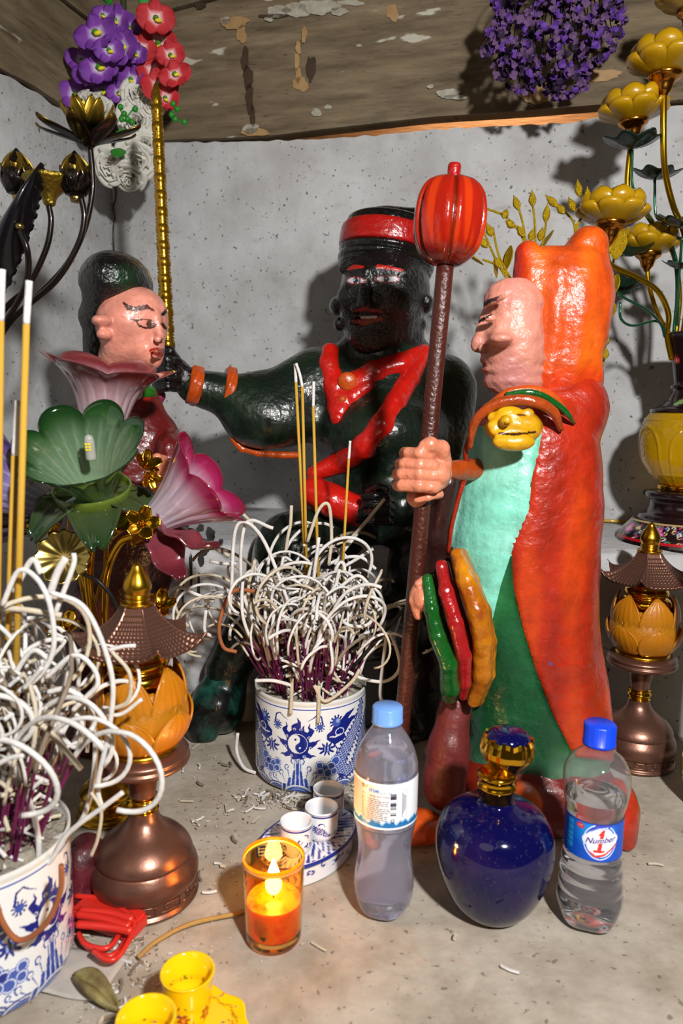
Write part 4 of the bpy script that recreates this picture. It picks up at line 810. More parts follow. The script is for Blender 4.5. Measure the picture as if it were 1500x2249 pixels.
def strap(f, pts, rpx, Y, inset=.25, k=.006, flat=None):
    s = SDF(); P = onsurf(f, pts, 0, Y); r = [w*S(900, Y) for w in (rpx if np.ndim(rpx) else [rpx]*len(pts))]
    P = [p+ray(x, y)*rr*(1-inset*1.0)*.6 for p, (x, y), rr in zip(P, pts, r)]
    s.chain(P, r, k); return s
def paint(V, base, items):
    """oil-painted features: brush strokes given on the face as seen from the front"""
    x, y = proj(V); c = np.tile(np.asarray(base, float), (len(V), 1))
    for it in items:
        kind, geo, w, colr = it[:4]; m = stroke(x, y, geo, w) < 0 if kind == 's' else (pip(x, y, geo) if kind == 'p' else np.hypot((x-geo[0])/w[0], (y-geo[1])/w[1]) < 1)
        if len(it) > 4: m = m & (V[:, 1] < it[4])
        lay(c, m, colr)
    return c
SKIN = h('dd9179'); BLK = h('0b0b0c'); RED = h('b8140c'); DKG = h('0e1b12'); ORG = h('c2480f')
# ===== seated dark-faced guardian
bt = K(840, 1560, 1.2); bt[2] = 0
T1 = thing('guardian_statue', 'seated black faced statue in dark green robe and red headband at the back', 'statue', bt)
Y0 = 1.25
body = B().e((838, 950, 1.275), (150, 200, 108), k=20).c((720, 845, 1.272), (965, 850, 1.272), 76, 72, k=60).e((870, 1100, 1.27), (140, 150, 120), k=70).c((840, 790, 1.275), (840, 850, 1.275), 100, 120, k=50)
body.c((690, 850, 1.25), (560, 900, 1.22), 74, 66, k=60).e((595, 925, 1.215), (88, 72, 60), k=55).c((560, 880, 1.22), (425, 850, 1.19), 55, 36, k=40)
body.c((975, 870, 1.27), (985, 1060, 1.23), 58, 50, k=60).c((985, 1060, 1.22), (880, 1110, 1.14), 46, 36, k=40)
body.c((800, 1170, 1.24), (640, 1205, 1.12), 80, 82, k=50).c((640, 1215, 1.12), (500, 1470, 1.11), 62, 50, k=30).c((930, 1180, 1.24), (930, 1250, 1.13), 80, 75, k=50).c((930, 1250, 1.13), (900, 1590, 1.12), 75, 62, k=20).e((790, 1350, 1.15), (140, 250, 60), k=30)
body.lump(.0035, 28, 3)
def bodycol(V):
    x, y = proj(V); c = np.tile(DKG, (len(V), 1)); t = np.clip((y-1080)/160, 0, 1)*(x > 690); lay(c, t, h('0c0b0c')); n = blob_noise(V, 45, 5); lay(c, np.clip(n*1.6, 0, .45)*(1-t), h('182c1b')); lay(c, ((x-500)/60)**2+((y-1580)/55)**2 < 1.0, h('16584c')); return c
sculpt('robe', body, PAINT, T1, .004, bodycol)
head = B().e((845, 640, Y0), (98, 128, 105)).e((828, 705, 1.232), (76, 62, 84), k=40).e((812, 738, 1.205), (34, 24, 34), k=40).c((850, 720, 1.265), (850, 810, 1.27), 80, 88, k=14)
fy = 1.178
def FY(x, y):   # depth of the bare skull front there
    for q in (0, .15, .3, .5):
        p = head.surf(x+(842-x)*q, y+(665-y)*q)
        if p is not None: return p[1]
    return 1.2
y1 = FY(800, 640); head.c((803, 600, y1-.001), (799, 668, y1-.016), 9, 16, k=16); head.e((782, 676, y1-.004), (12, 10, 12), k=9).e((818, 676, y1-.003), (13, 10, 12), k=9)
for a, b in (((752, 592), (790, 590)), ((825, 588), (885, 600))): head.c((*a, FY(*a)+.004), (*b, FY(*b)+.004), 8, 8, k=16)
head.e((768, 655, FY(768, 655)+.014), (26, 24, 24), k=30).e((868, 660, FY(868, 660)+.016), (34, 28, 26), k=30)
ym = FY(795, 697); head.c((768, 692, ym+.004), (835, 690, ym+.004), 6, 7, k=3).c((772, 707, ym+.004), (825, 706, ym+.004), 7, 8, k=3)
head.e((740, 672, 1.235), (17, 44, 20), k=5).e((746, 712, 1.235), (13, 18, 14), k=6).e((934, 668, 1.235), (18, 50, 22), k=6).e((922, 712, 1.25), (14, 20, 16), k=4)
head.lump(.0009, 90, 8)
WH = h('cfd2da')
def hp(V):
    p_ = []; x, y = proj(V)
    for cx, cy, w, sl in ((781, 616, 18, -.05), (851, 613, 24, -.05)):
        p_ += [('e', (cx, cy), (w+3.5, 8.5), h('8e2a2a'), 1.24), ('e', (cx, cy), (w, 6), WH, 1.24), ('e', (cx+(0 if cx < 800 else -2), cy), (6, 6), h('20242c'), 1.24), ('e', (cx-3, cy-1), (2, 2), WH, 1.24)]
    p_ += [('s', [(764, 592), (778, 586), (797, 586)], [2, 5, 3], h('a01c10'), 1.24), ('s', [(830, 585), (850, 588), (885, 593)], [4, 5.5, 2], h('a81c10'), 1.24),
           ('s', [(780, 683), (800, 680), (836, 684)], [2, 5, 3], h('8a2412'), 1.24), ('s', [(776, 704), (800, 708), (838, 700)], [3, 7.5, 3], h('8e3014'), 1.24), ('s', [(784, 694), (828, 692)], [2.5, 3], BLK, 1.24), ('s', [(794, 697), (826, 696)], [2, 2.4], h('d8d0d8'), 1.24)]
    return paint(V, BLK, p_)
sculpt('head', head, pm('glossy_black_paint', attr=True, rough=.27, coat=.55, bump=.8, bscale=150), T1, .0017, hp)
cap_ = B(); c0 = K(846, 586, 1.262); ax = K(862, 470, 1.28)-c0; ax /= np.linalg.norm(ax); F3 = frame(ax, (0, 1, 0))
def tlathe(prof, c, ax, seg=72, el=(1, 1), wob=0, seed=0):
    V, F = lathe(prof, seg); V[:, 0] *= el[0]; V[:, 1] *= el[1]; V = V+blob_noise(V, 45, seed)[:, None]*wob; z = np.asarray(ax)/np.linalg.norm(ax); x = np.cross((0, 1, 0), z); x /= np.linalg.norm(x); y = np.cross(z, x); return V@np.stack([x, y, z], 1).T+c, F
q = S(545, 1.262); uax = np.array([.14, .10, 1.])
BLKP = pm('black_paint', '0b0b0c', rough=.2, coat=.7, bump=.5, bscale=110)
mesh('cap', *tlathe(smoothprof([(.0, -.010), (.070, -.010), (.0775, -.002), (.0775, .014), (.076, .040), (.076, .060), (.073, .069), (.060, .0735), (.03, .073), (0, .072)], 4), c0, uax, wob=.0022), BLKP, T1)
mesh('cap_fold', *tube(crom([K(762, 505, 1.26), K(830, 470, 1.28), K(900, 472, 1.30), K(945, 470, 1.30)], 6), [.012]*19, 10), BLKP, T1)
mesh('headband', *tlathe(smoothprof([(.0765, .021), (.0815, .023), (.083, .029), (.083, .048), (.0810, .055), (.0755, .057)], 4), c0, uax, wob=.0012), pm('red_oil_paint', 'a81410', rough=.25, coat=.5, bump=.5, bscale=100, var=.3, vscale=30), T1)
mesh('brow_roll', *tlathe(smoothprof([(.074, -.002), (.0795, .000), (.0810, .006), (.0790, .010), (.0795, .012), (.0812, .018), (.076, .023)], 4), c0+np.array([0, -.002, 0]), uax, wob=.0012), BLKP, T1)
REDP = MATS['red_oil_paint']; REDB = pm('scarlet_oil_paint', 'c81a10', rough=.25, coat=.5, bump=.5, bscale=90, var=.35, vscale=25); ORP = pm('orange_oil_paint', 'c04c12', rough=.28, coat=.5, bump=.5, bscale=90, var=.3, vscale=25)
sc = strap(body, [(725, 775), (722, 800), (738, 850), (745, 900), (742, 918)], [22, 22, 28, 26, 18], 1.15); sc2 = strap(body, [(930, 775), (880, 800), (820, 815), (770, 850), (752, 900)], [20, 26, 24, 26, 18], 1.15); sc3 = strap(body, [(735, 850), (775, 845), (830, 822)], [24, 26, 20], 1.15); sc4 = strap(body, [(745, 890), (775, 875), (810, 850)], [20, 22, 16], 1.15); sc.ops += sc2.ops+sc3.ops+sc4.ops
sc.lump(.0018, 70, 4); sculpt('neckerchief', sc, REDB, T1, .0026)
p = sc.surf(763, 838, 0); 
if p is None: p = body.surf(763, 838, 0)
mesh('medallion', *ellips(p, (.0155, .006, .0150), 24, 12), ORP, T1); p = body.surf(752, 878, 0); mesh('medallion', *ellips(p-(0, .014, 0), (.0075, .006, .007), 16, 10), ORP, T1)
s2 = strap(body, [(925, 785), (900, 830), (868, 885), (838, 935), (800, 980), (750, 1015), (690, 1040)], [20, 23, 24, 26, 27, 26, 18], 1.14); s2.lump(.0015, 70, 6); sculpt('sash', s2, REDB, T1, .0028)
s3 = B().ch([(690, 1080, 1.125), (730, 1100, 1.115), (790, 1125, 1.105)], [34, 36, 34], k=8); s3.lump(.0015, 60, 7); sculpt('red_sleeve', s3, REDB, T1, .003)
hd = B().e((825, 1118, 1.09), (34, 36, 28)).c((790, 1130, 1.10), (825, 1118, 1.09), 26, 30)
for i in range(4): hd.ch([(800+i*3, 1092+i*18, 1.068), (822, 1090+i*18, 1.056), (850, 1094+i*17, 1.058), (862-i*2, 1100+i*16, 1.075)], [9, 10, 9, 8], k=2)
hd.ch([(812, 1080, 1.085), (832, 1070, 1.068), (850, 1074, 1.06)], [10, 10, 8], k=3); hd.lump(.0006, 120, 5)
sculpt('hand', hd, BLKP, T1, .002)
# outstretched fist round the rod, with painted cuffs
hl = B().c((425, 850, 1.19), (385, 820, 1.185), 30, 34).e((368, 820, 1.182), (38, 46, 36), k=10)
for i in range(4): hl.ch([(392, 795+i*19, 1.155), (368, 790+i*20, 1.142), (346, 796+i*19, 1.155), (340, 800+i*18, 1.18)], [10, 11, 10, 9], k=2)
hl.ch([(385, 790, 1.17), (372, 772, 1.160), (360, 768, 1.16)], [13, 12, 10], k=4); hl.c((352, 870, 1.17), (345, 890, 1.17), 12, 9); hl.lump(.0012, 90, 5)
def hlc(V):
    x, y = proj(V); c = np.tile(BLK, (len(V), 1)); lay(c, (np.hypot(x-352, y-885) < 22), h('8e1f4e')); return c
sculpt('hand', hl, MATS['glossy_black_paint'], T1, .002, hlc)
for (a, b, r1) in (((437, 818, 1.19), (418, 875, 1.19), 39), ((508, 818, 1.205), (492, 895, 1.205), 48)):
    A1, A2_ = K(*a), K(*b); c = (A1+A2_)/2; ax = K(560, 880, 1.22)-K(425, 850, 1.19); ax /= np.linalg.norm(ax); rr_ = r1*S(850, 1.2); w = .011 if r1 < 40 else .009
    V, F = lathe(smoothprof([(rr_-.004, -w), (rr_+.001, -w*.8), (rr_+.0035, 0), (rr_+.001, w*.8), (rr_-.004, w)], 4), 40, rfun=lambda th, i: 1+.03*np.sin(th*5+i)+.02*np.sin(th*11)); mesh('cuff', V@frame(ax).T+c, F, ORP, T1)
hem = strap(body, [(512, 965), (530, 985), (570, 996), (620, 1000), (655, 1000)], 8, 1.18, k=.003); hem.lump(.0008, 120, 3); sculpt('sleeve_hem', hem, ORP, T1, .0022)
bo = B().e((480, 1540, 1.10), (58, 70, 55)).e((445, 1590, 1.07), (40, 28, 50), k=15).c((500, 1480, 1.11), (485, 1560, 1.10), 46, 50); bo.lump(.003, 40, 4)
bo.post.append(lambda P, d: np.maximum(d, .0005-P[:, 2]))
sculpt('boot', bo, pm('teal_green_paint', '1c5a4c', rough=.35, coat=.3, bump=.6, bscale=50, var=.8, vscale=16, dark='050707', thr=(.45, .7)), T1, .003)
b2 = B().e((880, 1600, 1.10), (60, 55, 60)).e((860, 1640, 1.06), (40, 24, 60), k=15); b2.lump(.003, 40, 4); b2.post.append(lambda P, d: np.maximum(d, .0005-P[:, 2])); sculpt('boot', b2, BLKP, T1, .003)
# ===== segmented gold rod
P0, P1 = K(369, 775, 1.185), K(342, 181, 1.20); L = np.linalg.norm(P1-P0); n = 15; prof = [(0, -.03), (.0085, -.03)]
for i in range(n):
    z0 = L*.93*i/n; d = L*.93/n; r = .0122-.0035*i/n
    prof += [(r*.74, z0+.0005), (r*.98, z0+d*.10), (r*.80, z0+d*.2), (r*.95, z0+d*.28), (r*1.0, z0+d*.5), (r*.95, z0+d*.72), (r*.80, z0+d*.82), (r*.98, z0+d*.90)]
prof += [(.0068, L*.935), (.0085, L*.945), (.0060, L*.953), (.0062, L*.96), (.0050, L*.98), (.0018, L*.998), (0, L)]
t = thing('ceremonial_rod', 'tall gold segmented rod held upright by the black faced statue', 'rod', P0)
mesh('rod_body', *lathe(prof, 28, P0, axis=P1-P0), pm('lacquered_gold', 'c09022', rough=.22, metal=.9, coat=.3, var=.25, vscale=60), t)
# ===== robed figure with orange headdress
b0 = K(1165, 1720, .93); b0[2] = 0
T2 = thing('robed_statue', 'standing red robed statue with orange headdress, facing left at right of centre', 'statue', b0)
rows = [(870, 1115, 1285, .938, 70), (900, 1072, 1292, .935, 92), (960, 1040, 1300, .93, 108), (1020, 1026, 1307, .93, 112), (1100, 1004, 1307, .93, 116), (1200, 988, 1300, .93, 116), (1300, 990, 1300, .93, 116), (1400, 1002, 1303, .93, 118), (1500, 1014, 1318, .93, 120), (1600, 1024, 1330, .925, 122), (1690, 1010, 1335, .92, 126), (1745, 985, 1345, .915, 130)]
zs = []; cx = []; cy = []; rx = []; ry = []
for (y, l, r, Y, d) in rows[::-1]:
    P = K((l+r)/2, y, Y); zs.append(P[2]); cx.append(P[0]); cy.append(Y); rx.append((r-l)/2*S(y, Y)*.985); ry.append(d*S(y, Y))
zs[0] = .0
mint = [(1030, 935), (1192, 938), (1182, 1000), (1165, 1060), (1160, 1125), (1128, 1200), (1100, 1285), (1072, 1400), (1052, 1500), (1034, 1570), (940, 1560), (900, 1100), (1000, 960)]
redp = [(1100, 700), (1500, 700), (1500, 1690), (1260, 1660), (1215, 1570), (1180, 1480), (1150, 1385), (1128, 1290), (1124, 1195), (1162, 1120), (1168, 1050), (1190, 950), (1060, 935), (1022, 1000), (985, 1200), (900, 1200), (900, 800)]
robe = B().loft(zs, cx, cy, rx, ry, k=.004, pw=2.25).e((1255, 900, .935), (70, 70, 75), k=18)
def zone(P):
    x, y = proj(P); f = P[:, 1] < .955; m = pip(x, y, mint) & f; r = (pip(x, y, redp) | ~f) & ~m; return m, r & (y < 1690), ~(m | r) | (y >= 1690)
nz = lambda P, d: d+.0016*blob_noise(P, 38, 2)+.0008*blob_noise(P, 110, 3)+.0010*np.sin(P[:, 0]*130+np.sin(P[:, 2]*9)*3)*np.clip(1-P[:, 2]*1.2, 0, 1)
def soft(P, poly, w=6):
    x, y = proj(P); m = pip(x, y, poly); d = stroke(x, y, poly+[poly[0]], 0); return np.where(m, np.clip(.5+d/w, 0, 1), np.clip(.5-d/w, 0, 1))
def raise_(P, d):
    near = np.abs(d) < .02; o = d.copy()
    if near.any():
        Q = P[near]; fr = (Q[:, 1] < .955); w = np.where(fr, soft(Q, redp, 14), 1.); g_ = np.where(fr, soft(Q, mint, 20), 0.); o[near] = d[near]-.006*w-.003*g_
    return o
robe.post += [nz, raise_, lambda P, d: np.maximum(d, -P[:, 2])]
V, F = robe.net(.0032); C = V[F].mean(1); m, r, g_ = zone(C)
def snap():
    b_ = np.zeros((3, len(V)), bool)
    for i, q in enumerate((m, r, g_)): b_[i, F[q].ravel()] = True
    ix = np.where((b_.sum(0) > 1) & (V[:, 1] < .95))[0]; x, y = proj(V[ix]); bd = np.full(len(ix), 1e9); bx = x.copy(); by = y.copy()
    for poly in (mint, redp):
        for (ax_, ay), (bx_, by_) in zip(poly, poly[1:]+poly[:1]):
            vx, vy = bx_-ax_, by_-ay; t = np.clip(((x-ax_)*vx+(y-ay)*vy)/(vx*vx+vy*vy), 0, 1); qx, qy = ax_+t*vx, ay+t*vy; d = np.hypot(x-qx, y-qy); k = d < bd; bd[k] = d[k]; bx[k] = qx[k]; by[k] = qy[k]
    ok = bd < 9; s_ = S(1200, .84); V[ix[ok]] += ((bx-x)[ok]*s_)[:, None]*CR-((by-y)[ok]*s_)[:, None]*CU
def part(nm, mask, colf, mat=PAINT): 
    v, f, u = submesh(V, F, mask); return mesh(nm, v, f, mat, T2, col=colf(v))
def redc(v):
    x, y = proj(v); c = np.tile(h('a9270d'), (len(v), 1)); n = blob_noise(v*[1, 1, .25], 60, 4); lay(c, np.clip(n*1.8, 0, .7), h('c4400e')); lay(c, np.clip(-n*1.2-.1, 0, .5), h('7e180a')); lay(c, np.hypot(x-1208, y-1458) < 4, h('27508e')); return c
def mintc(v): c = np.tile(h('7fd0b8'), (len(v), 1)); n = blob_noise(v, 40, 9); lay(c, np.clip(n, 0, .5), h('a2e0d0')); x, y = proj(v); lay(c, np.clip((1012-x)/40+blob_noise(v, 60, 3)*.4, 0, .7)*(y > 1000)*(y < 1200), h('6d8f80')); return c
def greenc(v):
    x, y = proj(v); c = np.tile(h('12502c'), (len(v), 1)); n = blob_noise(v, 40, 12); lay(c, np.clip(n*1.4, 0, .6), h('2a7a42')); lay(c, np.clip(-n, 0, .4), h('0a2c18')); lay(c, np.clip((y-1640)/60, 0, 1)*np.clip(n+.5, 0, .5), h('7a9a80')); return c
snap()
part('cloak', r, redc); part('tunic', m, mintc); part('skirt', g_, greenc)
# headdress
hrow = [(548, 1190, 1262, 40), (565, 1160, 1300, 62), (600, 1142, 1326, 78), (650, 1136, 1338, 86), (700, 1134, 1339, 88), (750, 1133, 1328, 86), (800, 1131, 1310, 82), (850, 1125, 1292, 76), (885, 1140, 1286, 66)][::-1]
hdp = B().loft([ZA(r[0], .945, 1230) for r in hrow], [K((r[1]+r[2])/2, r[0], .945)[0] for r in hrow], [.945]*9, [(r[2]-r[1])/2*S(r[0], .945) for r in hrow], [r[3]*S(r[0], .945) for r in hrow], k=.01, pw=2.3)
hdp.c((1157, 556, .93), (1163, 640, .93), 25, 26, k=34).c((1292, 538, .95), (1294, 640, .95), 42, 40, k=40).c((1290, 840, .94), (1280, 930, .935), 30, 34, k=40)
hdp.c((1160, 815, .93), (1132, 846, .93), 34, 24, k=30)
hdp.post.append(lambda P, d: d+.0022*np.sin(P[:, 0]*190+np.sin(P[:, 2]*14)*1.2)*(P[:, 1] < .93)*np.clip((.74-P[:, 2])*8, 0, 1)*.6+.0018*blob_noise(P, 50, 6)+.0009*blob_noise(P*[1.6, 1.6, .5], 120, 7))
def hdc(v):
    x, y = proj(v); c = np.tile(h('c8480e'), (len(v), 1)); n = blob_noise(v*[1, 1, .3], 60, 4); lay(c, np.clip(n*1.5, 0, .6), h('e56a14')); lay(c, np.clip((1165-x)/22+.3*n, 0, .85), h('b41a10')); lay(c, np.clip((y-800)/50+n*.5, 0, .7), h('bc2408')); return c
sculpt('headdress', hdp, PAINT, T2, .003, hdc)
# face in profile
frow = [(614, 1100), (628, 1078), (648, 1065), (668, 1062), (688, 1067), (712, 1065), (740, 1061), (770, 1061), (790, 1056), (803, 1065), (814, 1058), (824, 1066), (840, 1063), (852, 1067), (862, 1082), (870, 1108)][::-1]
fc = B().loft([ZA(r[0], .91, 1100) for r in frow], [K(1128, r[0], .91)[0] for r in frow], [.912]*len(frow), [(1128-r[1])*S(r[0], .91) for r in frow], [np.interp(r[0], [614, 660, 760, 840, 870], [30, 52, 60, 46, 26])*S(r[0], .91) for r in frow], k=.01, pw=2.2)
fc.c((1066, 690, .912), (1050, 750, .912), 8, 13, k=14).e((1046, 759, .912), (12, 12, 13), k=10).e((1060, 765, .896), (11, 9, 10), k=8).e((1100, 745, .868), (26, 34, 14), k=24)
fc.c((1070, 668, .888), (1105, 652, .868), 7, 6, k=14).e((1076, 698, .880), (16, 8, 8), k=8); fc.lump(.0011, 90, 4); fc.lump(.0006, 200, 6)
def fcc(v):
    P_ = [('p', [(1060, 664), (1070, 658), (1098, 650), (1090, 660), (1080, 664), (1066, 672), (1060, 674)], 0, h('15100f')), ('s', [(1052, 706), (1060, 702), (1080, 690)], [3, 4, 1.5], h('17110f')), ('s', [(1050, 804), (1068, 804)], [2.6, 2], h('6e2a20')), ('s', [(1048, 798), (1064, 798)], [4, 2], h('b05a4c')), ('s', [(1052, 811), (1066, 811)], [4, 3], h('b25c4e'))]
    c = paint(v, h('d28a76'), P_); n = blob_noise(v, 60, 3); lay(c, np.clip(n*.9, 0, .5), h('b06c74')); return c
sculpt('face', fc, PAINTR, T2, .0016, fcc)
# collar rolls and golden beast mask
def roll(nm, pts, r, mat, k=None): 
    P = crom([K(*p) for p in pts], 6); V, F = tube(P, np.interp(np.linspace(0, 1, len(P)), np.linspace(0, 1, len(r)), r)*S(900, .85), 12); V = V+.0010*blob_noise(V, 110, 2)[:, None]; return mesh(nm, V, F, mat, T2)
OR2 = pm('burnt_orange_paint', 'a8430e', rough=.28, coat=.5, bump=.6, bscale=90, var=.5, vscale=28); GRN = pm('leaf_green_paint', '0f5a1c', rough=.22, coat=.6, bump=.5, bscale=100, var=.45, vscale=30)
roll('collar_roll', [(1032, 985, .87), (1042, 930, .855), (1075, 895, .845), (1120, 880, .84), (1175, 882, .84), (1215, 905, .848), (1232, 945, .86)], [6, 11, 12, 12, 12, 12, 6], OR2)
roll('collar_roll', [(1075, 890, .865), (1120, 862, .86), (1175, 858, .86), (1220, 880, .865), (1250, 915, .875)], [8, 11, 12, 11, 5], ORP)
roll('collar_trim', [(1110, 867, .852), (1165, 862, .847), (1210, 880, .85), (1245, 908, .858), (1262, 930, .87)], [5, 8, 8, 7, 3], GRN)
roll('cloak_edge', [(1040, 940, .875), (1022, 990, .88), (1025, 1030, .885), (1008, 1090, .885), (992, 1160, .885), (985, 1215, .89)], [7, 6, 6, 6, 5, 4], pm('brick_red_paint', '9a240e', rough=.3, coat=.4, bump=.6, bscale=80, var=.4, vscale=25))
bm = B().e((1128, 938, .857), (64, 50, 40), k=8); yb = .825
bm.e((1118, 915, .842), (30, 16, 22), k=14).e((1110, 924, .822), (13, 15, 13), k=10).c((1080, 935, .835), (1170, 930, .84), 11, 11, k=12).c((1085, 945, .832), (1175, 942, .842), 11, 10, k=6).e((1128, 970, .832), (46, 20, 20), k=6).e((1160, 908, .84), (14, 9, 12), k=4).e((1085, 918, .845), (14, 8, 12), k=4)
bm.lump(.0010, 90, 6)
def bmc(v):
    x, y = proj(v); c = np.tile(h('d09a0c'), (len(v), 1)); n = blob_noise(v, 70, 4); lay(c, np.clip(n*1.4, 0, .5), h('a8740a')); lay(c, stroke(x, y, [(1096, 952), (1130, 954), (1176, 949)], [2, 3, 2.2]) < 0, h('3a1c04')); lay(c, stroke(x, y, [(1108, 930), (1116, 932)], [3, 3]) < 0, h('6a3a06')); lay(c, stroke(x, y, [(1138, 911), (1152, 912)], [2.5, 1.5]) < 0, h('5a2e06')); return c
sculpt('beast_mask', bm, PAINT, T2, .0015, bmc)
# hand on the staff
YS = .865
fist = B().e((935, 1040, YS), (50, 66, 36), k=10).e((962, 1038, YS-.006), (28, 54, 32), k=12).e((918, 1092, YS), (26, 26, 24), k=14)
for i, (x0, x1, y0) in enumerate(((884, 946, 996), (874, 958, 1021), (868, 962, 1042), (869, 960, 1067))):
    fist.ch([(x1+12, y0+6-i*4, YS-.012), (x1-8, y0+3, YS-.030), ((x0+x1)/2+6, y0, YS-.036), (x0+14, y0-1, YS-.026), (x0+6, y0-1, YS-.004), (x0+16, y0, YS+.014)], [12, 14.5, 14, 13.5, 13, 12], k=2.2)
fist.ch([(974, 1015, YS-.01), (968, 985, YS-.022), (945, 976, YS-.034), (932, 980, YS-.034)], [19, 18, 16, 14], k=5)
fist.ch([(965, 1085, YS-.01), (940, 1092, YS-.024), (915, 1098, YS-.02)], [10, 9, 8], k=3); fist.lump(.0007, 130, 4)
SK = pm('salmon_paint', 'd58465', rough=.33, coat=.35, bump=.6, bscale=110, var=.22, vscale=40)
fo = sculpt('hand', fist, SK, T2, .0014)
ar = B().c((978, 1035, .868), (1045, 1030, .90), 20, 26); ar.lump(.001, 80, 4); sculpt('sleeve', ar, OR2, T2, .002)
ar = B().c((985, 1060, .875), (955, 1180, .90), 22, 30).c((955, 1180, .90), (960, 1280, .91), 30, 34, k=14); ar.lump(.002, 50, 4); sculpt('cloak_lining', ar, pm('dark_maroon_paint', '2c0d0b', rough=.45, coat=.2, bump=.5, bscale=70, var=.4, vscale=20), T2, .003)
# layered sleeve drapes and lower hand
def drape(nm, pts, r, mat, dy=.05):
    s = B(); 
    for k in range(3): s.ch([(x+k*5, y, Y+dy*k/2) for x, y, Y in pts], r, k=4)
    s.lump(.0012, 80, len(nm)); return sculpt(nm, s, mat, T2, .0022)
YLP = pm('mustard_paint', 'c8820e', rough=.26, coat=.5, bump=.6, bscale=80, var=.45, vscale=30, dark='8a3a08'); CRM = pm('crimson_paint', 'a3161a', rough=.24, coat=.6, bump=.6, bscale=80, var=.4, vscale=30)
drape('yellow_drape', [(1003, 1218, .835), (1022, 1275, .815), (1046, 1340, .808), (1060, 1410, .808), (1058, 1480, .815), (1040, 1540, .83)], [15, 20, 22, 21, 20, 13], YLP)
drape('red_drape', [(968, 1242, .825), (980, 1300, .808), (1000, 1370, .80), (1018, 1440, .80), (1020, 1500, .81), (1016, 1530, .82)], [12, 16, 18, 17, 15, 9], CRM)
drape('green_drape', [(938, 1272, .82), (948, 1340, .803), (962, 1400, .798), (984, 1460, .798), (988, 1510, .81), (985, 1528, .82)], [12, 17, 19, 20, 22, 18], GRN)
lh = B().e((925, 1310, .83), (26, 46, 30), k=6).c((915, 1290, .825), (905, 1318, .82), 9, 8, k=3).c((912, 1325, .82), (918, 1352, .82), 12, 10, k=4).c((930, 1275, .825), (918, 1282, .82), 11, 9, k=4); lh.lump(.0008, 110, 3); sculpt('hand', lh, SK, T2, .0018)
lg = B().ch([(1000, 1550, .87), (985, 1640, .86), (975, 1730, .85)], [36, 44, 48], k=10); lg.lump(.002, 40, 6); lg.lump(.001, 100, 3); sculpt('trouser_leg', lg, pm('dull_maroon_paint', '6e2622', rough=.5, coat=.1, bump=.7, bscale=70, var=.4, vscale=22), T2, .003)
pl_ = B(); Pc = K(1165, 1745, .90); pl_.loft([0, .02, .05, .07], [Pc[0]]*4, [.915]*4, [.128, .122, .10, .07], [.10, .095, .08, .06], k=.004, pw=2.4); pl_.lump(.003, 40, 9); pl_.post.append(lambda P, d: np.maximum(d, .0004-P[:, 2])); sculpt('base', pl_, pm('red_brown_paint', '7c1c0c', rough=.4, coat=.3, bump=.6, bscale=60, var=.4, vscale=20), T2, .003)
def foot(nm, L_, col):
    s = B(); 
    for (x, y, z, rx_, ry_, rz_) in L_: P = FL(x, y, z); s.ell(P, (rx_, ry_, rz_), k=.008)
    s.lump(.0012, 70, 4); s.post.append(lambda P, d: np.maximum(d, .0004-P[:, 2])); return sculpt(nm, s, col, T2, .002)
BOR = pm('bright_orange_paint', 'd4551a', rough=.3, coat=.5, bump=.6, bscale=80, var=.4, vscale=30)
foot('shoe', [(925, 1815, .012, .030, .03, .018), (905, 1830, .008, .018, .018, .012)], BOR); foot('shoe', [(1150, 1760, .040, .024, .03, .022), (1150, 1790, .02, .024, .03, .02)], BOR)
foot('shoe', [(1362, 1775, .03, .020, .035, .035), (1366, 1830, .012, .016, .022, .022), (1345, 1790, .03, .026, .035, .028)], pm('vermilion_paint', 'b8301a', rough=.32, coat=.5, bump=.6, bscale=80, var=.4, vscale=30))
# ===== staff with a red fluted bulb
Sa, Sb = K(982, 560, YS+.004), FL(866, 1706, 0.0); 
Sb = K(870, 1690, .865); Sb[2] = 0
Sa = K(980, 560, .865); dd = K(941, 975, .865)-Sa; dd /= np.linalg.norm(dd); Sb = Sa+dd*((.0005-Sa[2])/dd[2])
t = thing('ceremonial_staff', 'brown staff topped by a glossy red fluted bulb, gripped by the red robed statue', 'staff', Sb)
mesh('shaft', *tube([Sb+(Sa-Sb)*k for k in np.linspace(0, 1, 20)], .0100, 20), pm('brown_painted_wood', '43190f', rough=.35, coat=.3, bump=.5, bscale=220, var=.15, vscale=60), t)
ux = (Sa-Sb)/np.linalg.norm(Sa-Sb); prof = smoothprof([(.002, -.012), (.018, -.010), (.033, .004), (.0395, .024), (.0405, .044), (.037, .064), (.028, .078), (.014, .083), (.006, .079)], 6)
V, F = lathe(prof, 160, rfun=lambda th, i: 1.03-.20*np.exp(-((((th+.55) % (2*pi/6))-pi/6)/.075)**2)-.03*np.cos(6*(th+.55)))
rr_ = np.hypot(V[:, 0], V[:, 1]); a = (np.arctan2(V[:, 1], V[:, 0])+.55) % (2*pi/6)-pi/6; c = np.tile(h('94180a'), (len(V), 1)); lay(c, np.clip(1.2*np.sin(a*5+V[:, 2]*30+1)*np.sin(a*9+1), 0, .55), h('c83c0c')); lay(c, np.clip(1-np.abs(a)/.09, 0, .8), h('3c0a08')); lay(c, np.clip((.012-V[:, 2])/.018, 0, .75), h('4a0d08'))  # orange highlights and groove shading painted into the colour; darker towards the foot
mesh('bulb', V@frame(ux).T+Sa, F, pm('fluted_lacquer', attr=True, rough=.15, coat=.8, bump=.25, bscale=80), t, col=c)
mesh('knob', *lathe([(0, .070), (.0072, .070), (.0075, .096), (.0065, .099), (0, .099)], 20, Sa, axis=ux), REDP, t)
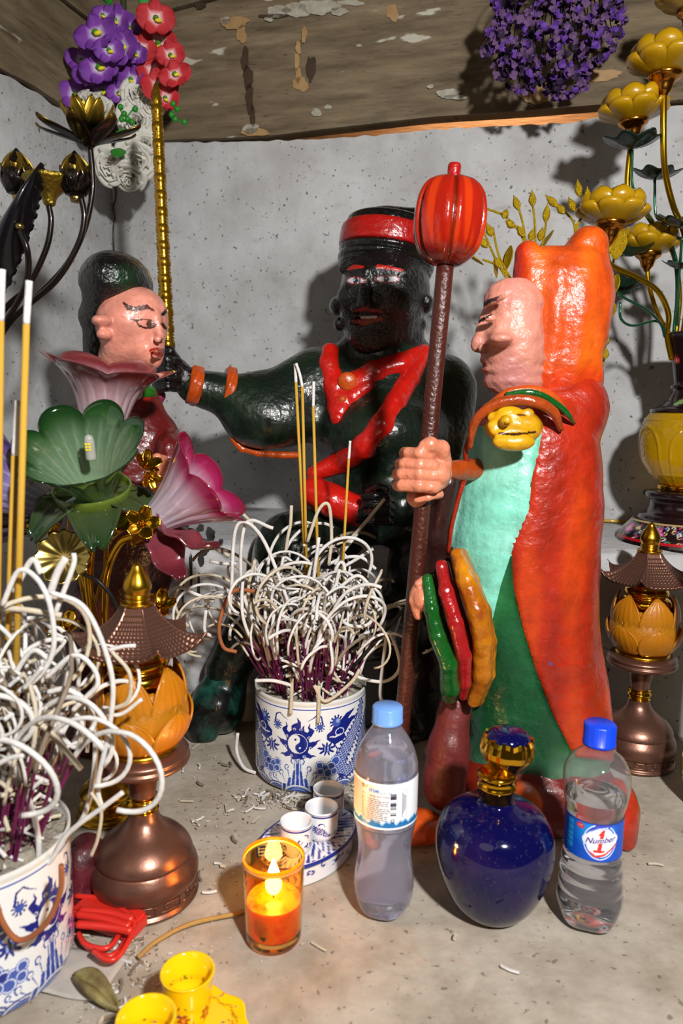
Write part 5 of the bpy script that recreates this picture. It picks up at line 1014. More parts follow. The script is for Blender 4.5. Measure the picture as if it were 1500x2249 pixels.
# ===== woman with black hair
w0 = K(265, 1560, 1.05); w0[2] = 0
T3 = thing('lady_statue', 'standing pink faced statue with tall black hair and dark red robe at left', 'statue', w0)
YW = 1.05
wf = B().e((290, 715, YW), (76, 94, 72), k=10).e((298, 690, YW-.012), (68, 66, 60), k=14).e((318, 762, YW-.015), (42, 48, 44), k=14).e((330, 785, YW-.018), (26, 22, 28), k=12).e((272, 760, YW-.02), (45, 45, 40), k=16)
wf.c((344, 700, YW-.034), (352, 738, YW-.036), 7, 10, k=12).e((346, 745, YW-.044), (8, 6, 8), k=7).c((342, 770, YW-.050), (352, 770, YW-.030), 7, 6, k=5).c((340, 781, YW-.048), (350, 782, YW-.030), 6, 6, k=5)
wf.c((268, 790, YW), (285, 900, YW+.005), 50, 44, k=14)
py_ = wf.surf(243, 712)[1]
wf.e((226, 706, py_+.002), (22, 38, 15), k=4).e((228, 735, py_-.002), (15, 20, 12), k=10); wf.lump(.0006, 110, 5)
def wc(v):
    x, y = proj(v); P_ = [('s', [(271, 664), (282, 676), (300, 679), (322, 674), (338, 682)], [2, 5.5, 6, 5, 1.5], h('14100f')), ('s', [(284, 700), (300, 704), (316, 701), (332, 704), (343, 714)], [2, 2, 1.6, 1.6, 1.2], h('14100f')), ('s', [(300, 706), (306, 716), (322, 721), (337, 720), (343, 712)], [1.5, 2.2, 2.2, 1.8, 1.2], h('2a0e0e')), ('e', (330, 711), (9, 8.5), h('2a100c')), ('e', (331, 711), (6.5, 6.5), h('060506')), ('e', (334, 708), (1.8, 1.8), h('e8d8d0')),
          ('s', [(358, 690), (366, 682)], [4, 4], h('14100f')), ('s', [(356, 712), (364, 722)], [4, 3], h('3a100c')),
          ('p', [(326, 769), (336, 764), (346, 763), (352, 765), (366, 768), (366, 783), (354, 785), (340, 781), (331, 776)], 0, h('90120f')), ('s', [(332, 771), (345, 772), (356, 773)], [1.2, 2.2, 2], h('b0603c'))]
    c = paint(v, h('e0917c'), P_); n = blob_noise(v, 50, 3); lay(c, np.clip(n*.5, 0, .2), h('c87c6c')); return c
sculpt('head', wf, PAINT, T3, .0014, wc)
hr = B().e((256, 622, YW+.006), (75, 106, 66), k=10).c((222, 660, YW+.01), (214, 790, YW+.02), 40, 30, k=12).e((240, 700, YW+.045), (60, 90, 45), k=14).e((233, 660, YW-.006), (48, 46, 38), k=10); hr.lump(.0012, 80, 5)
def hrc(v): x, y = proj(v); c = np.tile(h('08090a'), (len(v), 1)); lay(c, sm(np.hypot((x-276)/1.2, (y-610)/1.0)-24, 30)*.8, h('123018')); return c
sculpt('hair', hr, MATS['glossy_black_paint'], T3, .0022, hrc)
rows = [(850, 235, 335, 60), (880, 180, 350, 70), (905, 135, 365, 78), (950, 100, 395, 88), (1000, 92, 405, 92), (1080, 100, 412, 95), (1160, 118, 410, 92), (1240, 125, 398, 88), (1320, 135, 362, 85), (1420, 140, 350, 85), (1550, 140, 350, 85)]
zs = []; cx = []; cy = []; rx = []; ry = []
for (y, l, r, d) in rows[::-1]:
    P = K((l+r)/2, y, YW); zs.append(P[2]); cx.append(P[0]); cy.append(YW+.005); rx.append((r-l)/2*S(y, YW)); ry.append(d*S(y, YW))
zs[0] = 0.0
wr = B().loft(zs, cx, cy, rx, ry, k=.004).e((380, 985, YW-.03), (34, 66, 36), k=18).c((385, 1010, YW-.03), (350, 1060, YW-.09), 36, 30, k=16).e((130, 960, YW-.01), (36, 60, 45), k=14); wr.lump(.003, 30, 4); wr.lump(.001, 90, 6); wr.post.append(lambda P, d: np.maximum(d, .0004-P[:, 2]))
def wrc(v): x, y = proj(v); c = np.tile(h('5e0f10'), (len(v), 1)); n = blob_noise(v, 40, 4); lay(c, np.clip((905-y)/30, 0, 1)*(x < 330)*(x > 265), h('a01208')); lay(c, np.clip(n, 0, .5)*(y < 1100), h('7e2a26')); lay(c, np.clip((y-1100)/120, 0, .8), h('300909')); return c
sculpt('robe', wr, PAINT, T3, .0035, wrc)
V, F = lathe(smoothprof([(.030, 0), (.0345, .006), (.034, .014), (.030, .020)], 4), 40); mesh('collar', V+K(290, 878, YW-.003), F, pm('collar_green', '1c5c14', rough=.3, coat=.4), T3)
P = K(303, 862, YW-.045); mesh('pendant', *ellips(P, (.0068, .003, .0095), 20, 10), pm('jade_white', 'b8cfc6', rough=.2, coat=.6), T3); mesh('pendant_cord', *tube(crom([P+(-.011, .006, .022), P+(-.004, .001, .008), P+(.004, .001, .008), P+(.010, .006, .022)], 5), .0008, 6), MATS['jade_white'], T3)
wh = B().e((350, 1030, YW-.125), (34, 32, 26), k=8).c((345, 1040, YW-.12), (355, 1060, YW-.10), 26, 28, k=8)
for i in range(4): wh.ch([(362-i*2, 1008+i*14, YW-.135), (345, 1004+i*14, YW-.150), (326, 1010+i*13, YW-.140)], [8, 8.5, 7], k=2.5)
wh.lump(.0006, 100, 4); sculpt('hand', wh, SK, T3, .002)
# ------------------------------------------------------------ flowers, lamps and the rest
def orient(V, ax, c, roll=0):
    return rotz(V, roll)@frame(ax).T+np.asarray(c)
# ===== glass flower table lamp at left
YG = .86; Gb = K(238, 1768, .86); Gb[2] = 0
T = thing('flower_lamp', 'table lamp of coloured glass flowers on curved gold stems, in front of the lady statue', 'lamp', Gb)
FG = pm('tinted_frosted_glass', attr=True, rough=.16, trans=.40, coat=.7, ior=1.4, spec=.6)
FGG = pm('green_glass', attr=True, rough=.06, trans=.72, coat=.8, ior=1.4)
def trumpet(nm, C, ax, L, r0, r1, n, colf, mat, th=.0026, amp=.10, flare=2.2, roll=0, lip=.02, nu=26, nv=140, close=True, veins=1):
    """lobed flaring shade from C along ax"""
    V = []; F = []; th_ = np.arange(nv)*2*pi/nv
    for side in (0, 1):
        for i in range(nu+1):
            t = i/nu; r = r0+(r1-r0)*(t*.35+.65*t**flare); lobe = np.abs(np.cos(th_*n/2))**.7; f = 1+amp*2*(lobe-.6)*t**2; z = L*(t-.10*t**6*(1-lobe*1.6))+lip*0
            rr_ = r*f-(th if side else 0)*(1 if t < .97 else .6)+veins*.0006*np.cos(th_*n*3)*np.sin(pi*t)
            V.append(np.stack([rr_*np.cos(th_), rr_*np.sin(th_), z+0*th_+(th*.7 if side and t < .1 else 0)], 1))
    V = np.vstack(V); m = (nu+1)*nv
    for i in range(nu):
        for j in range(nv):
            k = (j+1) % nv; F.append((i*nv+j, i*nv+k, (i+1)*nv+k, (i+1)*nv+j)); F.append((m+i*nv+j, m+(i+1)*nv+j, m+(i+1)*nv+k, m+i*nv+k))
    for j in range(nv):
        k = (j+1) % nv; F.append((nu*nv+j, nu*nv+k, m+nu*nv+k, m+nu*nv+j)); F.append((j, m+j, m+k, k))
    t = np.concatenate([np.repeat(np.arange(nu+1)/nu, nv)]*2); a = np.concatenate([np.tile(th_, nu+1)]*2)
    return mesh(nm, orient(V, ax, C, roll), F, mat, T, col=colf(t, a, n))
def grad(*st):
    ts = [s[0] for s in st]; cs = np.array([h(s[1]) for s in st])
    def f(t, a, n):
        c = np.stack([np.interp(t, ts, cs[:, k]) for k in range(3)], 1); w = np.clip(np.cos(a*n*3+6*t)*3-2.2, 0, 1)*np.sin(pi*np.clip(t*1.15, 0, 1)); lay(c, w*.45, (1, .97, .97)); return c
    return f
trumpet('pink_shade', K(226, 925, .90), (.17, -.10, 1), .070, .027, .074, 6, grad((0, 'd8c0c6'), (.72, 'bc949c'), (.9, '86282e'), (1, '8c4a4a')), FG, roll=.3, flare=4.0)
trumpet('green_shade', K(212, 1085, .83), (0, -.62, .78), .078, .020, .066, 7, grad((0, 'b4d4ac'), (.68, '86ad80'), (.9, '356a30'), (1, '1d4a20')), FGG, amp=.09, flare=1.5, roll=.45)
mesh('green_cup', *lathe(smoothprof([(.010, -.012), (.028, -.008), (.040, .004), (.044, .016), (.0415, .018), (.037, .006), (.02, -.004), (.006, -.006)], 4), 60, K(207, 1100, .83), axis=(0, -.35, .94)), pm('lime_glass', '9db84a', rough=.05, trans=.75, coat=.6, ior=1.4), T)
LG = []
for k in range(6):
    a = 2*pi*(k+.5)/6
    def fn(u, v):
        s = (v-.5)*2; w = .031*np.sin(pi*(.10+.82*u))**.7; return np.stack([.016+.062*u, s*w*(1-.15*u), -.004-.030*u**2.2+.007*np.abs(s)**2*np.sin(pi*u)+.004*u*np.cos(s*6)], -1)
    V, F = gridsolid(fn, 18, 13, .0026); LG.append((rotz(V, a), F, V[:, 0]))
V, F = join([(a, b) for a, b, c in LG]); u = np.concatenate([c for a, b, c in LG]); c = np.stack([np.interp(u, [.016, .06, .08], [q[k] for q in (h('6a7838'), h('5a7048'), h('2a5a2c'))]) for k in range(3)], 1)
mesh('green_leaves', orient(V, (.02, -.30, .95), K(205, 1078, .83), .25), F, FGG, T, col=c)
trumpet('magenta_shade', K(340, 1142, .83), (.80, .02, .60), .082, .018, .060, 6, grad((0, 'd4c8d4'), (.68, 'c8a8ba'), (.88, 'ac2c62'), (1, '900a38')), FG, flare=1.7, roll=.2)
for k, (axx, nm) in enumerate((((.72, -.2, -.40), 'maroon_leaf'), ((.30, -.3, -.75), 'maroon_leaf'), ((-.2, .3, .5), 'maroon_leaf'))):
    def fn(u, v):
        s = (v-.5)*2; w = .023*np.sin(pi*(.10+.86*u))**.7; return np.stack([s*w, .006*np.abs(s)**2-.010*np.sin(pi*u)+.003*np.sin(u*15), .082*u], -1)
    V, F = gridsolid(fn, 16, 9, .0026); u = V[:, 2]/.082; c = np.stack([np.interp(u, [0, .6, 1], [q[j] for q in (h('8a4a55'), h('8c3a46'), h('5e1420'))]) for j in range(3)], 1)
    if k < 2: mesh(nm, orient(V, axx, K(345, 1128, .825)), F, FG, T, col=c)
trumpet('purple_shade', K(100, 1110, .84), (-.72, -.25, .45), .085, .018, .055, 6, grad((0, '8a7c94'), (.5, '9b8cc0'), (.8, '5a3a8a'), (1, '3c1e66')), FG, flare=1.7)
trumpet('purple_shade', K(120, 1140, .88), (-.5, .1, .1), .06, .018, .045, 6, grad((0, '5a4a5c'), (.5, '4a3a52'), (.8, '3a2a4a'), (1, '2c1638')), FG, flare=1.5)
def gcup(C, ax, r=.020, L=.030): mesh('gold_cup', *lathe(smoothprof([(.004, -L), (.006, -L*.8), (r*.6, -L*.5), (r*.95, -L*.15), (r, 0), (r*.94, .001), (r*.85, -L*.15), (.004, -L*.6)], 4), 36, C, axis=ax), GOLD, T)
gcup(K(80, 1128, .84), (-.6, -.25, .5), .022); gcup(K(325, 1160, .83), (.60, -.22, .62), .020); gcup(K(235, 1160, .86), (0, -.1, 1), .022, .02); gcup(K(205, 1118, .835), (0, -.4, .9), .017, .02)
def stem(pts, r=.0036, mat=GOLD, nm='stem', par=None): P = crom([K(*p) for p in pts], 8); return mesh(nm, *tube(P, r, 10), mat, par or T)
stem([(200, 1130, .84), (200, 1200, .85), (196, 1300, .86), (225, 1450, .86), (240, 1700, .86)], .0052); stem([(185, 1130, .84), (188, 1260, .85), (215, 1480, .86), (238, 1700, .86)], .0034)
stem([(300, 1175, .84), (262, 1195, .85), (235, 1260, .86), (230, 1360, .86), (238, 1550, .86), (240, 1700, .86)], .0046); stem([(312, 1160, .85), (255, 1205, .87), (218, 1290, .87), (205, 1400, .87), (236, 1700, .87)], .0018)
stem([(100, 1155, .85), (150, 1195, .86), (185, 1270, .86), (215, 1420, .86), (236, 1690, .86)], .0046); stem([(160, 1100, .87), (150, 1160, .88), (172, 1260, .88), (215, 1500, .87)], .0013); stem([(150, 1120, .86), (165, 1170, .87), (180, 1300, .87)], .0012); stem([(220, 1160, .85), (205, 1230, .86), (200, 1400, .86)], .0014); stem([(235, 1175, .86), (232, 1300, .865), (238, 1650, .865)], .003)
mesh('cord', *tube(crom([K(*p) for p in ((185, 1262, .84), (220, 1280, .83), (255, 1330, .84), (262, 1400, .86))], 6), .0024, 8), pm('black_cord', '14110f', rough=.5), T)
# scalloped gold disc facing the viewer and small gold flowers
def disc(C, ax, r, n, mat, nm, par, cupd=.3, th=.0009, wob=.05):
    prof = [(r*k/14, cupd*r*(k/14)**2) for k in range(15)]
    V1, F1 = lathe(prof, 120); m = len(V1); F1 = F1[:-2]; a = np.arctan2(V1[:, 1], V1[:, 0]); q = np.hypot(V1[:, 0], V1[:, 1])/r; V1[:, :2] *= (1+wob*np.cos(a*n)*q**2)[:, None]; V1[:, 2] += wob*.7*r*np.cos(a*n)*q**2
    V = np.vstack([V1, V1-[0, 0, th]]); F = F1+[tuple(m+i for i in f[::-1]) for f in F1]; b = 14*120
    F += [(b+j, b+(j+1) % 120, m+b+(j+1) % 120, m+b+j) for j in range(120)]
    return mesh(nm, orient(V, ax, C), F, mat, par)
disc(K(141, 1224, .80), (0.05, -.9, .30), .0300, 12, pm('pale_gold', 'c8b062', rough=.2, metal=1), 'gold_disc', T, .22)
def smallflower(C, ax, r, mat, nm, n=5, par=None):
    parts = []
    for k in range(n):
        def fn(u, v): s = (v-.5)*2; w = r*.42*np.sin(pi*(.08+.86*u))**.6; return np.stack([r*.12+r*u*.95, s*w, r*.5*u**1.6+.15*w*s*s], -1)
        V, F = gridsolid(fn, 8, 6, .0006); parts.append((rotz(V, 2*pi*k/n), F))
    parts.append(ellips((0, 0, r*.1), (r*.16,)*3, 8, 6)); V, F = join(parts); return mesh(nm, orient(V, ax, C), F, mat, par or T)
for (x, y, Y, r, ax) in ((100, 1000, .83, .016, (-.3, -.5, .7)), (75, 1045, .83, .018, (-.5, -.6, .3)), (322, 1020, .82, .015, (.5, -.5, .6)), (312, 1150, .80, .018, (.3, -.8, .3)), (330, 1050, .82, .011, (.5, -.7, -.2)), (255, 1165, .83, .022, (0, -.3, .9)), (140, 1380, .84, .02, (0, -.5, .7)), (350, 1330, .84, .018, (.2, -.6, .6))): smallflower(K(x, y, Y), ax, r, GOLD, 'gold_blossom', 5)
mesh('base', *lathe(smoothprof([(.0005, .001), (.036, .001), (.038, .006), (.036, .014), (.028, .019), (.026, .024), (.033, .028), (.034, .034), (.026, .044), (.012, .052), (.008, .075), (.010, .110), (.004, .112)], 4), 56, Gb), GOLDB, T)
# LED capsule bulb
bq = K(201, 1000, .80); L = .030; b0_ = K(201, 1012, .805); bd = np.array([0, -.25, .97])
bo_ = mesh('capsule_bulb', *lathe(smoothprof([(.0005, 0), (.0052, .002), (.0056, .010), (.0056, .022), (.0040, .028), (.0005, .030)], 4), 20, b0_, axis=bd), pm('bulb_plastic', 'b9b8ae', rough=.2, trans=.3), T)
for k in range(6): mesh('bulb_chip', *box(b0_+bd*(.013+.0032*(k//2))+np.array([(-.0018, .0018)[k % 2], -.0053, 0]), (.0026, .0012, .0022)), pm('yellow_phosphor', 'e8c81c', rough=.4) if k == 0 else MATS['yellow_phosphor'], bo_, smooth=False)
# ===== dark metal lotus ornament at far left
MG = pm('blackened_gold', attr=True, rough=.3, metal=.9, coat=.3)
YB = .88; Bb = K(-95, 1700, YB); Bb[2] = 0
TB = thing('metal_lotus_ornament', 'dark metal lotus ornament with gold tipped bloom, buds and seed pod on black stems', 'ornament', Bb)
def mpetal(L, W, curlx, C, ax, roll, base=0., gold=(.45, .9), par=TB, nm='petal', cup=.35):
    def fn(u, v):
        s = (v-.5)*2; w = W*.5*np.sin(pi*(.06+.94*u))**.75; w = w*np.where(u > .97, .3, 1); return np.stack([(base+curlx*L*np.sin(u*pi*.5)**1.5 if curlx > .1 else base*(1-u)**.8+.26*W*np.sin(pi*u**.8))-cup*w*s*s+.0006*np.cos(s*16), s*w, L*u], -1)
    V, F = gridsolid(fn, 14, 11, .0012); u = np.clip(V[:, 2]/L, 0, 1); c = np.tile(h('1a130e'), (len(V), 1)); lay(c, np.clip((u-gold[0])/(gold[1]-gold[0]), 0, 1), h('b5922e')); return orient(V, ax, C, roll), F, c
def pgroup(nm, ps, par, mat=MG):
    n = 0; Vs = []; Fs = []; Cs = []
    for V, F, c in ps: Vs.append(V); Fs += [tuple(i+n for i in f) for f in F]; Cs.append(c); n += len(V)
    return mesh(nm, np.vstack(Vs), Fs, mat, par, col=np.vstack(Cs))
C = K(197, 322, YB)
for k in range(6): pgroup('petal', [mpetal(.046, .021, .55, C, (0, -.1, 1), k*pi/3+.3, .003)], TB)
for k in range(8): pgroup('petal', [mpetal(.024, .019, 2.3, C, (0, -.1, 1), k*2*pi/8, .004, gold=(.6, 1.5))], TB)
for k in range(4): pgroup('petal', [mpetal(.052, .022, .20, C, (0, -.1, 1), k*pi/2+.8, .002, gold=(.3, .8))], TB)
def bud(x, y, Y, s_=1.0):
    C = K(x, y, Y); ps = []
    for k in range(5): ps.append(mpetal(.046*s_, .036*s_, -.05, C, (0, 0, 1), k*2*pi/5+.4, .010*s_, gold=(.45, .75), cup=.5))
    for k in range(5): ps.append(mpetal(.030*s_, .034*s_, .18, C, (0, 0, 1), k*2*pi/5+1, .011*s_, gold=(.75, 1.3), cup=.5))
    pgroup('bud', ps, TB); V, F = lathe(smoothprof([(.0005, -.004), (.008, -.002), (.016*s_, .008), (.018*s_, .018), (.012*s_, .034*s_), (.001, .048*s_)], 4), 24, C); mesh('bud_core', V, F, BLACKM, TB); mesh('bud_collar', *lathe([(0, -.008), (.006, -.008), (.007, -.004), (.006, 0), (0, 0)], 20, C), pm('aged_gold', 'a8925a', rough=.3, metal=1) if 'aged_gold' not in MATS else MATS['aged_gold'], TB)
bud(167, 428, YB); bud(40, 425, YB+.02, 1.05)
C = K(108, 430, YB); mesh('seed_pod', *lathe(smoothprof([(.0005, -.012), (.006, -.010), (.010, .0), (.026, .014), (.028, .019), (.024, .021), (.0005, .0195)], 4), 40, C, rfun=lambda th, i: 1+.03*np.cos(th*9)), pm('antique_gold', '8f7a2c', rough=.3, metal=.9, bump=.6, bscale=220), TB)
def bst(pts, r=.0034): mesh('stem', *tube(crom([K(*p) for p in pts], 8), r, 10), BLACKM, TB)
bst([(198, 325, YB), (203, 380, YB), (202, 430, YB), (183, 510, YB), (140, 590, YB), (60, 670, YB), (-30, 760, YB), (-90, 900, YB), (-95, 1150, YB)]); bst([(178, 433, YB-.01), (185, 480, YB-.01), (170, 540, YB-.01), (120, 620, YB-.01), (20, 710, YB), (-60, 850, YB)])
bst([(107, 450, YB), (112, 490, YB), (100, 550, YB), (60, 630, YB), (0, 695, YB), (-70, 860, YB)]); bst([(43, 505, YB-.04), (60, 550, YB-.04), (60, 610, YB-.03), (35, 670, YB-.02), (-50, 800, YB)]); bst([(40, 430, YB+.02), (30, 520, YB+.02), (-20, 640, YB+.01), (-80, 850, YB)])
mesh('leaf_collar', *ellips(K(43, 497, YB-.04), (.005, .005, .004), 16, 8), MATS['aged_gold'], TB)
# folded lotus leaf seen edge-on
lp = [(97, 362), (88, 430), (70, 500), (40, 580), (8, 650), (-40, 700), (-80, 640), (-60, 560), (-10, 490), (40, 430), (70, 392)]
mid = [(97, 362), (60, 450), (20, 530), (-30, 620), (-60, 690)]
def lf(u, v):
    P = np.zeros(u.shape+(3,)); a = np.array([K(x, y, YB-.02) for x, y in ((97, 362), (70, 400), (38, 440), (-5, 490), (-60, 560), (-95, 650))]); b = np.array([K(x, y, YB-.02) for x, y in ((97, 362), (92, 420), (78, 480), (50, 560), (20, 630), (-30, 700))])
    t = u*5; i = np.clip(t.astype(int), 0, 4); f = (t-i)[..., None]; A_ = a[i]*(1-f)+a[i+1]*f; B_ = b[i]*(1-f)+b[i+1]*f; P = A_*(1-v[..., None])+B_*v[..., None]
    P[..., 1] += -.028*np.sin(pi*v)*np.sin(pi*np.clip(u+.1, 0, 1)); P[..., 0] += .0012*np.sign(np.sin(u*95))*((v < .02)-(v > .98)*1.); return P
V, F = gridsolid(lf, 90, 21, .0014); c = np.tile(h('141318'), (len(V), 1)); n2 = len(V)//2; v_ = np.tile(np.tile(np.linspace(0, 1, 21), 90), 2); u_ = np.tile(np.repeat(np.linspace(0, 1, 90), 21), 2)
lay(c, np.clip((.24-v_)/.05, 0, 1), h('8a6e2c')); lay(c, np.clip(1-u_/.25, 0, 1)*.5*(v_ < .5), h('8f7a2c')); lay(c, np.abs(np.sin((v_-.5)*9+u_*2)) < .03, h('05050a')); mesh('leaf', V, F, pm('dark_leaf_metal', attr=True, rough=.3, metal=.6, coat=.4), TB, col=c)
mesh('vase', *lathe(smoothprof([(.0005, .0), (.045, .0), (.048, .01), (.035, .03), (.05, .09), (.062, .16), (.05, .23), (.028, .27), (.024, .40), (.030, .47), (.026, .472), (.018, .40)], 5), 48, Bb), BLACKM, TB)
# ===== yellow lotus lamp vase on the bench at right
YV = 1.225; Vb = K(1490, 1205, YV); Vb[2] = LH+.0005
TV = thing('lotus_lamp_vase', 'dark and amber vase of yellow glass lotus lamps, at the right edge', 'lamp', Vb)
def zv(y): return ZA(y, YV, 1490)-Vb[2]
def rv(px, y): return px*S(y, YV)
PLUM = pm('plum_lacquer', attr=True, rough=.2, coat=.6)
def vpart(nm, pts, mat, n=6, colf=None, seg=110, base=True):
    p = [(rv(r, y), max(zv(y), 0.0) if not base else zv(y)) for r, y in pts]; pr = smoothprof(p, n); V, F = lathe([(0, pr[0][1])]+pr+[(0, pr[-1][1])], seg, Vb)
    return mesh(nm, V, F, mat, TV, col=None if colf is None else colf(V-Vb))
def flower2d(c, s, z, cx, cz, r, cols):
    a = np.arctan2(z-cz, s-cx); d = np.hypot(s-cx, (z-cz)*1.15); 
    up = (z-cz) > -r*.35
    for q, f in ((1.0, .0), (.7, .5)):
        R = r*q*(.62+.38*np.abs(np.cos(4*(a+f)))); lay(c, (d < R) & up, cols[0]); lay(c, (d < R*.75) & up, cols[1])
    lay(c, (np.hypot(s-cx, z-cz-r*.15) < r*.22), h('d8c020')); return c
def neckc(V):
    a = np.arctan2(V[:, 1], V[:, 0])-facing(*Vb[:2]); a = (a+pi) % (2*pi)-pi; s = a*.035; z = V[:, 2]; c = np.tile(h('1c0d10'), (len(V), 1))
    for k, cx in enumerate((-.030, -.006, .02)):
        flower2d(c, s, z, cx, zv(792), .0075, (h('a81c34'), h('c8485a')))
    for cx in (-.012, .01): lay(c, stroke(s, z, [(cx-.006, zv(888)), (cx, zv(883)), (cx+.006, zv(880))], [.002, .0045, .001]) < 0, h('6b8a4c'))
    return c
def densify(pts, k=5): P = crom(pts, k); return [tuple(q) for q in P]
vpart('neck', densify([(64, 731), (66, 734), (60, 741), (54, 752), (45, 785), (37, 830), (36, 843), (41, 846), (41, 852), (36, 856), (37, 862), (48, 880), (66, 893), (78, 899), (79, 906), (72, 909)], 3), PLUM, 2, neckc, 240)
def globec(V):
    return None
gm = pm('carved_amber_glass', 'c79a08', rough=.22, trans=.45, coat=.5, ior=1.45, bump=.0); pr = [(rv(r, y), zv(y)) for r, y in crom([(40, 1066), (52, 1058), (72, 1040), (90, 1010), (97, 975), (97, 950), (90, 925), (78, 909), (70, 906)], 9)]
V, F = lathe([(0, pr[0][1])]+pr+[(0, pr[-1][1])], 260); a = np.arctan2(V[:, 1], V[:, 0]); z = V[:, 2]; R0 = np.hypot(V[:, 0], V[:, 1]); zz = (z-zv(1066))/(zv(906)-zv(1066)); ph = ((a-facing(*Vb[:2])+.45) % (pi/3))-pi/6
arch = np.abs(np.hypot(ph/.40, np.clip(zz-.45, 0, 1)/.36)-1) < .07; side = (np.abs(np.abs(ph)-.40) < .03) & (zz < .45) & (zz > .18); rng_ = (np.abs(zz-.15) < .015) | (np.abs(zz-.90) < .012) | (np.abs(zz-.98) < .01); sw = (zz > .70) & (zz < .88) & (np.sin(a*26+np.sin(z*500)*2)*np.sin(z*420+a*8) > .35); ins = (np.hypot(ph, (zz-.48)*.8) < .2) & (np.sin(a*50)*np.sin(z*600) > .3); key = (zz > .92) & (zz < .97) & (np.sin(a*60) > 0)
d = (arch | side | rng_)*.0014+(sw | ins | key)*.0010; V[:, :2] *= (1+d/np.maximum(R0, .01))[:, None]; mesh('glass_globe', V+Vb, F, gm, TV)
vpart('gold_ring', [(50, 1076), (53, 1075), (53, 1066), (48, 1064), (44, 1062)], GOLD, 3)
def pedc(V):
    a = np.arctan2(V[:, 1], V[:, 0])-facing(*Vb[:2]); a = (a+pi) % (2*pi)-pi; s = a*.09; z = V[:, 2]; c = np.tile(h('1c0d10'), (len(V), 1)); r = np.hypot(V[:, 0], V[:, 1]); zt, zb = zv(1142), zv(1180); g = np.random.default_rng(4); m = (z < zt) & (z > zb)
    for k in range(150):
        s0 = g.uniform(-.14, .14); z0 = g.uniform(zb+.003, zt-.003); col = h(['a83a6a', '3a7a4a', '4a6aa0', 'c8b080', 'c8c0b0'][k % 5]); an = g.uniform(0, 6.3); pts = [(s0, z0)]
        for q in range(5): an += .9; pts.append((pts[-1][0]+.0022*math.cos(an), pts[-1][1]+.0020*math.sin(an)))
        lay(c, (stroke(s, z, pts, [.0011, .0009, .0008, .0006, .0005, .0003]) < 0) & m, col)
    for cx in (-.098, -.036, .026, .09): flower2d(c, s, z, cx, (zt+zb)/2, .0135, (h('a83a80'), h('d88ac0')))
    lay(c, np.abs(z-zt) < .0012, h('b09060')); b = (z < zb) & (z > .011); lay(c, b, h('1c2c80')); ph = (s % .0125)/.0125-.5; dz = (z-.012); q = np.hypot(ph*.0125, dz-.002); lay(c, b & (q < .0058), h('c8a868')); lay(c, b & (q < .0045), h('58a8d8')); lay(c, b & (q < .002), h('1c2c80'))
    lay(c, (z < .0105) & (z > .006), h('a8141c')); lay(c, z < .006, h('120a0c')); return c
vpart('pedestal', densify([(104, 1203), (129, 1202), (130, 1190), (127, 1180), (119, 1165), (104, 1148), (100, 1142), (90, 1138), (84, 1130), (72, 1122), (66, 1112), (66, 1100), (74, 1092), (76, 1084), (70, 1078), (50, 1076)], 6), PLUM, 2, pedc, 330)
YG2 = pm('yellow_frosted_glass', 'd6a70e', rough=.3, trans=.50, sss=.15, coat=.4, ior=1.4, bump=.12, bscale=500)
def lotuslamp(x, y, Y, s_, ax):
    C = K(x, y, Y); parts = []
    for ring, (n, L, W, cx, b, off) in enumerate([(8, .050, .040, .60, .010, 0), (7, .052, .040, .28, .008, .4), (5, .048, .038, .02, .005, .2), (8, .030, .036, 1.15, .012, .5)]):
        for k in range(n):
            def fn(u, v):
                s = (v-.5)*2; w = W*.5*np.sin(pi*(.12+.80*u))**.6*np.where(u > .75, np.sqrt(np.clip(1-((u-.75)/.25)**2*.97, 0, 1)), 1); return np.stack([b+cx*L*np.sin(u*pi*.55)+.012*np.sin(pi*u)-w*s*s*.45, s*w, L*u*(1-.12*u)], -1)
            V, F = gridsolid(fn, 11, 9, .0018); parts.append((rotz(V*s_, 2*pi*(k+off)/n), F))
    V, F = join(parts); mesh('lotus_shade', orient(V, ax, C), F, YG2, TV)
    cp = smoothprof([(.004, -.030), (.006, -.026), (.010, -.020), (.013, -.010), (.020, -.004), (.0215, 0), (.020, .001), (.012, -.004), (.0005, -.006)], 4); mesh('lamp_cup', *lathe([(0, -.030)]+[(r*s_*1.05, z*s_) for r, z in cp], 40, C, axis=ax), COPPER, TV)
lotuslamp(1461, 165, 1.14, 1.06, (.02, -.05, 1)); lotuslamp(1391, 268, 1.18, .98, (-.05, -.02, 1)); lotuslamp(1342, 492, 1.12, .98, (.05, 0.05, 1)); lotuslamp(1424, 558, 1.22, .92, (.06, .05, 1)); lotuslamp(1520, 25, 1.2, 1.0, (0, -.1, 1))
GS = pm('gold_stem', 'c89812', rough=.2, metal=.95)
def vs(pts, r=.0042, m=GS, nm='stem'): mesh(nm, *tube(crom([K(*p) for p in pts], 8), r, 10), m, TV)
vs([(1459, 180, 1.14), (1457, 280, 1.14), (1460, 370, 1.15), (1478, 450, 1.17), (1505, 520, 1.19), (1515, 620, 1.2), (1500, 735, 1.22), (1495, 790, 1.225)], .0045)
vs([(1388, 290, 1.18), (1378, 410, 1.18), (1400, 440, 1.18), (1440, 500, 1.2), (1480, 560, 1.21), (1492, 650, 1.22), (1485, 735, 1.22), (1487, 790, 1.225)], .0042)
vs([(1334, 510, 1.12), (1332, 560, 1.12), (1345, 585, 1.13), (1400, 610, 1.16), (1445, 640, 1.19), (1468, 690, 1.21), (1465, 738, 1.22), (1475, 790, 1.225)], .0044); vs([(1423, 575, 1.22), (1424, 620, 1.22), (1445, 690, 1.225), (1478, 745, 1.23)], .0036)
GST = pm('green_stem', '1d5a3c', rough=.15, metal=.6, coat=.6)
